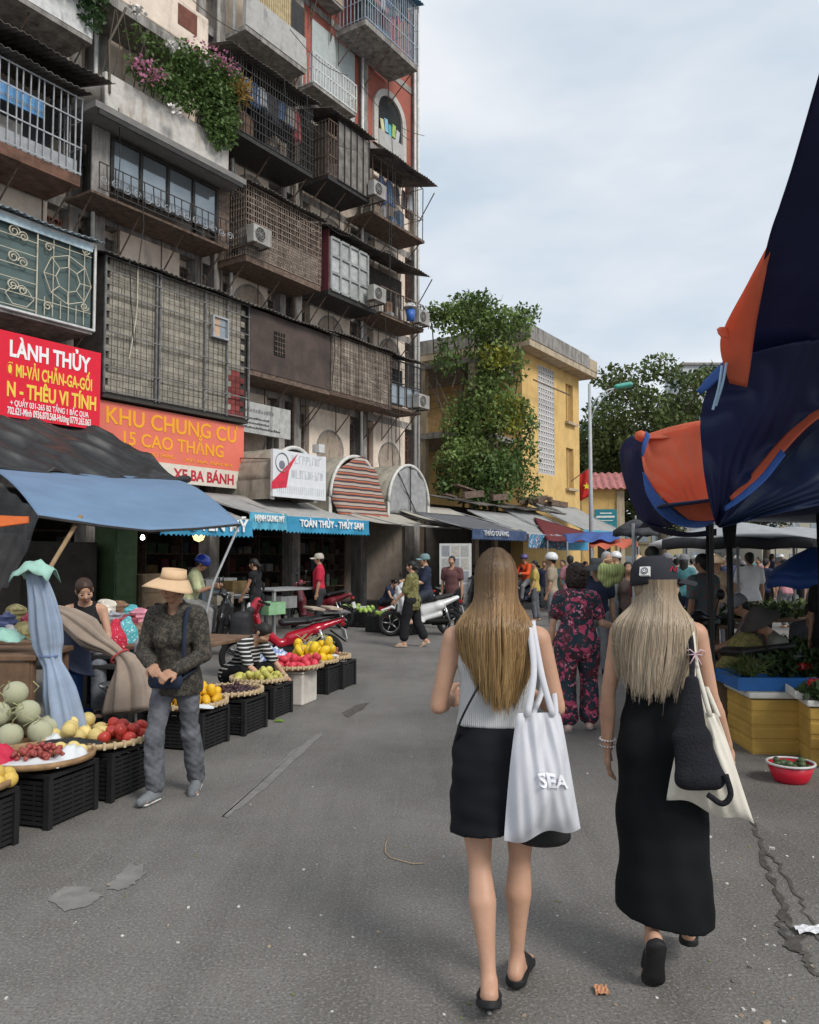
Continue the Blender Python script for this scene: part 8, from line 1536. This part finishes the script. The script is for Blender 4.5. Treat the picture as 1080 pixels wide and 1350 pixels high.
csheet(T1, 'lower_sheet', [(1110, 520, 5.2), (1060, 575, 5.25), (1010, 630, 5.3), (965, 672, 5.35), (946, 694, 5.38)], [(1400, 640, 5.0), (1250, 650, 5.1), (1120, 660, 5.15), (1020, 678, 5.2), (950, 696, 5.35)], dkblue_t, 41, 31, .04, 8, 6)
# dark canopy roof and its poles
CN = thing('stall_canopy', 'dark low stall canopy above the herb stalls on the right', 'canopy'); U, V_ = np.meshgrid(np.linspace(0, 1, 25), np.linspace(0, 1, 25), indexing='ij')
P = np.stack([1.75 + U * 6.2 + V_ * 1.2, 5.4 + V_ * 5.6, 1.99 + .12 * np.sin(U * 3.1) + .05 * np.sin(U * 9 + V_ * 7) + .04 * V_], -1); MB().sheet(P, .012).build('sheet', dkblue_t, CN, smooth=True)
for i, (px, Y, r_, m, z) in enumerate(((962, 8.0, .03, blackp, 2.1), (934, 8.6, .02, blackp, 2.1), (1080, 7.4, .015, blackp, 2.1))):
    p = atY(px, 733, Y); MB().tube([(p.x, p.y, 0), (p.x, p.y, z)], r_, 8).build('pole', m, CN, smooth=True)
p = atY(962, 733, 8.0); MB().tube([(p.x, p.y - .01, 1.75), (p.x, p.y - .01, 2.02)], [.05, .075], 8).build('folded_cloth', blackc, CN, smooth=True)
# orange and blue tarp beyond
T2 = thing('orange_tarp', 'bulging orange and blue tarp hung left of the big navy tarp', 'tarp'); Yb = 7.3
csheet(T2, 'navy_side', [(830, 575, 7.2), (817, 592, 7.3), (818, 615, 7.4), (828, 650, 7.4), (842, 682, 7.4), (856, 694, 7.4)], [(850, 572, 6.9), (846, 595, 6.9), (850, 630, 6.95), (862, 662, 7.0), (878, 685, 7.0), (890, 696, 7.1)], navy_t, 25, 15, .015, 11, 6)
csheet(T2, 'orange_sheet', [(850, 575, 6.9), (846, 600, 6.85), (853, 632, 6.8), (872, 655, 6.75), (892, 672, 6.7), (908, 685, 6.7)], [(930, 556, 6.3), (932, 590, 6.25), (934, 620, 6.2), (938, 650, 6.2), (942, 675, 6.2), (944, 688, 6.2)], orange_t, 41, 41, .02, 12, 6, bow=.1)
csheet(T2, 'orange_top', [(852, 573, 6.95), (880, 564, 6.8), (910, 557, 6.6), (935, 553, 6.4)], [(852, 579, 6.88), (880, 578, 6.7), (910, 576, 6.5), (935, 574, 6.3)], orange_t, 21, 7, .01)
csheet(T2, 'blue_band', [(847, 622, 6.84), (852, 650, 6.8), (868, 676, 6.75), (892, 692, 6.7), (920, 696, 6.5), (940, 691, 6.25)], [(851, 625, 6.82), (866, 650, 6.76), (886, 670, 6.7), (905, 684, 6.68), (925, 687, 6.45), (941, 686, 6.22)], blue_t, 31, 9, .012, 14)
csheet(T2, 'navy_hem', [(850, 690, 7.3), (880, 697, 7.2), (910, 702, 7.0), (945, 697, 6.6)], [(862, 700, 7.6), (885, 706, 7.5), (910, 708, 7.3), (945, 706, 7.0)], navy_t, 17, 7, .01)
csheet(T2, 'blue_knot', [(852, 568, 6.82), (847, 585, 6.8), (846, 600, 6.8)], [(858, 574, 6.78), (852, 590, 6.76), (848, 603, 6.78)], blue_t, 9, 5, .01); MB().lathe([(0, -.05), (.05, -.02), (.05, .03), (0, .05)], 10, Matrix.Translation(atY(845, 575, 6.85))).build('orange_knot', orange_t, T2, smooth=True)
p = atY(936, 733, 6.9); MB().tube([tuple(atY(938, 690, 6.3)), (p.x, p.y, 0)], .018, 6).build('prop', blackp, T2); p = atY(822, 733, 8.2); MB().tube([tuple(atY(835, 690, 7.5)), (atY(835, 733, 7.6).x, 7.6, 0)], .015, 6).build('prop', gal_m, T2)
# far-left tarps beyond the awnings
def qtarp(name, label, corners, m, sag=.15, wr=.02, seed=0):
    a, b_, c, d = [atY(*q) for q in corners]; U, V_ = np.meshgrid(np.linspace(0, 1, 21), np.linspace(0, 1, 13), indexing='ij'); a, b_, c, d = map(np.array, (a, b_, c, d)); U3, V3 = U[..., None], V_[..., None]
    P = (a * (1 - U3) + b_ * U3) * (1 - V3) + (d * (1 - U3) + c * U3) * V3; P[..., 2] -= sag * np.sin(U * math.pi) * np.sin(V_ * math.pi) + wr * np.sin(U * 17 + V_ * 5 + seed) * V_; o = thing(name, label, 'tarp'); MB().sheet(P, .012).build('sheet', m, o, smooth=True)
    for q in (c, d): MB().tube([tuple(q), (q[0], q[1], 0)], .025, 6).build('pole', gal_m, o)
qtarp('red_tarp', 'dark red tarp canopy beyond the grey awnings', [(704, 682, 33), (778, 703, 34), (798, 715, 29), (722, 713, 28)], mat('dark_red_tarp', (.2, .03, .035), rough=.6, var=.2, transl=.3), .1)
qtarp('bright_blue_tarp', 'bright blue tarp canopy beyond the dark red tarp', [(742, 704, 28), (812, 701, 29), (818, 712, 25), (748, 714, 24)], blue_t, -.12, .05, 2); qtarp('far_orange_tarp', 'far orange tarp beside the bright blue tarp', [(775, 712, 27), (838, 710, 27), (842, 720, 23), (780, 722, 22.5)], orange_t, .03, .06, 4)
# market umbrellas
def umbrella(label, px, y_top, y_rim, Y, r_, m, val=None, n=8, tilt=0):
    a = atY(px, y_top, Y); b_ = atY(px, y_rim, Y); o = thing('market_umbrella', label, 'umbrella', (a.x, a.y, 0), 0, 'market umbrellas over the crowd'); hgt = a.z - b_.z; P = []; k = 48; v = [(0, 0, a.z)]; rings = 6
    for i in range(1, rings + 1):
        q = i / rings
        for j in range(k):
            w = j * 6.283 / k; sc = 1 - .07 * abs(math.sin(w * n / 2)) * q; v.append((r_ * q * sc * math.cos(w), r_ * q * sc * math.sin(w), a.z - hgt * (q ** 1.25) + .03 * abs(math.sin(w * n / 2)) * q))
    f = [(0, 1 + j, 1 + (j + 1) % k) for j in range(k)] + [(1 + (i - 1) * k + j, 1 + i * k + j, 1 + i * k + (j + 1) % k, 1 + (i - 1) * k + (j + 1) % k) for i in range(1, rings) for j in range(k)]
    q = obj('canopy', mesh(v, f, 'canopy', True), m, o); sm = q.modifiers.new('s', 'SOLIDIFY'); sm.thickness = .008
    b = MB(); rim = v[-k:]; vv = [p for p in rim] + [(p[0] * 1.01, p[1] * 1.01, p[2] - .14) for p in rim]; q = obj('valance', mesh(vv, [(j, (j + 1) % k, k + (j + 1) % k, k + j) for j in range(k)], 'valance', True), val or m, o); sm = q.modifiers.new('s', 'SOLIDIFY'); sm.thickness = .006
    MB().tube([(0, 0, 0), (0, 0, a.z + .08)], .022, 8).build('pole', gal_m, o)
    for j in range(n): w = (j + .0) * 6.283 / n; MB().tube([(0, 0, a.z - .02), (r_ * .95 * math.cos(w), r_ * .95 * math.sin(w), b_.z + .01)], .008, 4).build('rib', gal_m, o)
gu = mat('grey_umbrella', (.36, .37, .38), rough=.75, var=.12, transl=.12); wu = mat('white_umbrella', (.62, .63, .63), rough=.75, var=.1, transl=.2); du = mat('dark_umbrella_edge', (.05, .05, .055), rough=.8)
umbrella('large grey market umbrella with a dark edge above the crowd', 972, 688, 712, 12, 1.1, gu, du); umbrella('second grey market umbrella right of the large one', 1046, 694, 712, 14, 1.2, gu, du); umbrella('small white market umbrella in the distance', 1050, 706, 717, 24, 1.1, wu); umbrella('white market umbrella far down the street', 1022, 708, 719, 30, 1.3, wu); umbrella('pale market umbrella left of the large grey one in the distance', 905, 704, 717, 26, 1.2, wu)
umbrella('dark umbrella behind the navy side of the orange tarp', 838, 684, 700, 20, .55, du); umbrella('blue market umbrella low at the right edge', 1075, 720, 760, 9.5, .55, blue_t)
# ---- yellowed foam boxes with herbs
foam = mat('yellow_foam', (.5, .31, .07), rough=.75, var=.18, scale=3, grime=.3, gcol=(.25, .13, .03), gscale=(1, 1, 3)); foamw = mat('white_foam', (.62, .6, .55), rough=.8, var=.1, grime=.2, gcol=(.35, .28, .2))
def foam_box(label, x, y, w, d, hgt, rz, m=foam, lid=True):
    o = thing('foam_box', label, 'box', (x, y, 0), rz, 'foam boxes of the herb stall'); n = 4
    MB().box(-w / 2 + .006, w / 2 - .006, .006, d - .006, 0, hgt - .01).build('box', m, o)
    for j in range(n): MB().box(-w / 2, w / 2, 0, d, hgt * j / n + .008, hgt * (j + 1) / n - .01).build('ridge', m, o, bev=.012)
    if lid: MB().box(-w / 2 - .02, w / 2 + .02, -.02, d + .02, hgt, hgt + .05).build('lid', foamw, o, bev=.012)
    return o
p = gnd(993, 995); foam_box('yellowed foam box with a white lid under the blue herb tray', p.x + .22, p.y, .44, .62, .46, R(-3)); p2 = gnd(944, 972); foam_box('yellowed foam box behind the arm of the woman in the long dress', p2.x + .2, p2.y + .1, .42, .5, .5, R(4), lid=False); p3 = gnd(1070, 1012); foam_box('yellowed foam box at the right edge under the chillies', p3.x + .3, p3.y, .56, .7, .46, R(-12))
b = MB(); o = thing('foam_slab', 'white foam slab leaning on the box at the right edge', 'foam slab', (p3.x - .02, p3.y - .1, .0), R(-12)); MB().obox((.3, .02, .27), (.5, .05, .34), (R(14), 0, 0)).build('slab', foamw, o, bev=.01)
bt = mat('blue_plastic_tray', (.02, .12, .36), rough=.4, var=.1)
def tub(label, x, y, z, w, d, hgt, m, rz=0, name='plastic_tray'):
    o = thing(name, label, 'tray', (x, y, z), rz); MB().box(-w / 2, w / 2, -d / 2, d / 2, 0, .015).build('base', m, o)
    for (a, c) in (((0, -d / 2), 0), ((0, d / 2), 0), ((-w / 2, 0), 1), ((w / 2, 0), 1)): MB().obox((a[0], a[1], hgt / 2), (w + .03 if not c else .014, .014 if not c else d, hgt), (0, 0, 0)).build('side', m, o)
    return o
tub('blue plastic tray of herbs on the foam box', p.x + .42, p.y + .35, .515, .95, .6, .11, bt, R(-3)); tub('second blue tray at the right edge behind the chillies', p3.x + .3, p3.y + .95, .5, .7, .5, .12, bt, R(-10)); tub('white foam tray of red chillies at the right edge', p3.x + .3, p3.y + .3, .515, .6, .5, .06, foamw, R(-12))
herb_m = mat('herb_green', (.035, .062, .02), rough=.6, var=.4, transl=.2); chive_m = mat('chive_green', (.11, .15, .04), rough=.6, var=.3, transl=.2)  # herb green darkened so the shade of the right stalls reads deeper
H_ = thing('herb_heap', 'dark green herbs heaped in the blue tray', 'herbs'); leaves(np.vstack([cloud((p.x + .55, p.y + .35, .7), (.32, .22, .13), 1800, 71), cloud((p.x + .8, p.y + .3, .7), (.25, .22, .12), 1200, 72)]), .07, 'foliage', herb_m, H_, aspect=.45)
H_ = thing('chive_bundle', 'spiky bundle of green chives in the blue tray', 'herbs'); b = MB(); g = np.random.default_rng(13)
for j in range(150): a = Vector((p.x + .05 + g.normal(0, .05), p.y + .2 + g.normal(0, .06), .62 + g.uniform(0, .06))); d = Vector((g.uniform(-1, .5), g.uniform(-.6, .3), g.uniform(.1, .8))).normalized(); b.tube([a, a + d * .12, a + d * .2 + Vector((0, 0, -.03))], [.004, .003, .001], 3)
q = b.build('blades', chive_m, H_); q['kind'] = 'stuff'
sobj('straw_mound', [econe((0, 0, .1), (0, 0, .28), .3, .16, .25, .14, (1, 0, 0))], mat('straw_green', (.2, .17, .06), rough=.9, var=.4, scale=30, bump=1, bscale=60), None, .02, .03, wr=lambda X, Y, Z: .02 * noise3(X, Y, Z, 40, 2)); o = bpy.data.objects['straw_mound']; o.location = (p.x + .35, p.y + .95, .5); tag(o, 'olive heap of bean sprouts and greens behind the herbs', 'greens')
tub('brown carton tray behind the chives', p.x + .1, p.y + 1.0, .0, .6, .5, .62, mat('cardboard', (0, 0, 0)), R(5), 'carton')
ch = cluster('chilli_heap', 'heap of red chillies at the right edge', (p3.x + .3, p3.y + .3, .535), (.16, .14, .05), 70, .022, mat('chilli_red', (.5, .015, .02), rough=.3), 5, cat='chillies'); H_ = thing('green_bunch', 'dark green leaves in front of the red chillies', 'herbs'); leaves(cloud((p3.x + .2, p3.y + .08, .57), (.22, .1, .05), 600, 75), .07, 'foliage', herb_m, H_)
cluster('tomato_heap', 'red chillies in the shade beside the blue bag', (p2.x + .1, p2.y + .5, .5), (.12, .12, .06), 40, .025, mat('chilli_red', (0, 0, 0)), 15, cat='chillies'); crumple('blue bag on the foam box in the shade', (p2.x + .22, p2.y + .3, .5), .14, .14, .12, mat('blue_film', (.05, .15, .3), rough=.35), 31)
# ---- red bowl
p4 = gnd(1043, 1030); o = thing('plastic_bowl', 'red plastic bowl with a white rim full of green limes on the road', 'bowl', (p4.x, p4.y, 0)); MB().lathe([(0, 0), (.11, 0), (.125, .02), (.165, .13), (.158, .13), (.118, .03), (0, .025)], 28).build('bowl', mat('red_bowl', (.5, .012, .03), rough=.35, var=.1), o, smooth=True); MB().lathe([(.155, .128), (.172, .128), (.172, .142), (.155, .142)], 28, closed=True).build('rim', mat('rim_white', (.62, .6, .58), rough=.4), o, smooth=True)
fruits('lime', 'dark green lime in the red plastic bowl', 'dark green limes in the red bowl', (p4.x, p4.y, .085), .12, 20, .026, mat('lime_dark', (.06, .09, .04), rough=.4, var=.3, rnd=.3), 'round', 55)
p5 = gnd(962, 968); o = thing('plastic_basket', 'small red plastic basket on the road by the foam box', 'basket', (p5.x, p5.y, 0)); MB().lathe([(0, 0), (.1, 0), (.13, .16), (.12, .16), (.09, .015), (0, .015)], 20).build('bowl', mat('red_bowl', (0, 0, 0)), o, smooth=True); MB().lathe([(.12, .155), (.14, .155), (.14, .17), (.12, .17)], 20, closed=True).build('rim', mat('red_bowl', (0, 0, 0)), o, smooth=True)
# dark stall furniture behind
for i, (px, Y, w, d, hgt) in enumerate(((1010, 8.6, 1.0, .6, .6), (1060, 8.8, 1.2, .7, .55), (1000, 12, 1.6, .7, .75), (1060, 12.5, 1.8, .7, .75), (930, 11.5, .9, .6, .7))):
    q = atY(px, 733, Y); o = table(['low stall table in front of the seated vendors', 'low stall table at the right behind the herbs', 'market table under the large grey umbrella', 'market table under the second grey umbrella', 'market table left of the canopy pole'][i], px, 733, Y, w, d, hgt, oldw); leaves(cloud((q.x, q.y, hgt + .1), (w * .4, d * .4, .12), 500, 200 + i), .1, 'greens%d' % i, [herb_m, chive_m][i % 2], None); e = bpy.data.objects['greens%d' % i]; e.name = 'greens'; tag(e, ['greens on the low table in front of the seated vendors', 'greens on the low table behind the herbs', 'greens on the table under the large grey umbrella', 'greens on the table under the second grey umbrella', 'greens on the table left of the canopy pole'][i], 'greens', kind='stuff')
# carried vegetables beside the flowered suit
q = atY(806, 760, 9.6); H_ = thing('vegetable_sack', 'net sack of pale green cabbages carried beyond the flowered suit', 'sack', tuple(q)); H_.scale = (.8,) * 3; sobj('net', [cone((x_, y_, z_), (x_ + .01, y_, z_ + .02), .09) for x_, y_, z_ in ((-.1, 0, 0), (.08, 0, -.02), (0, -.06, .08), (-.04, .02, -.08), (.1, -.03, .08), (-.11, -.02, .09))], stripes('cabbage_net', (.32, .38, .12), (.48, .52, .28), 26, 'X', duty=.3), H_, .018, .03, wr=lambda X, Y, Z: .015 * noise3(X, Y, Z, 25, 2)); MB().tube([(-.15, 0, .12), (-.1, 0, .24), (.1, 0, .26), (.15, 0, .14)], .012, 5).build('handle', straw, H_)
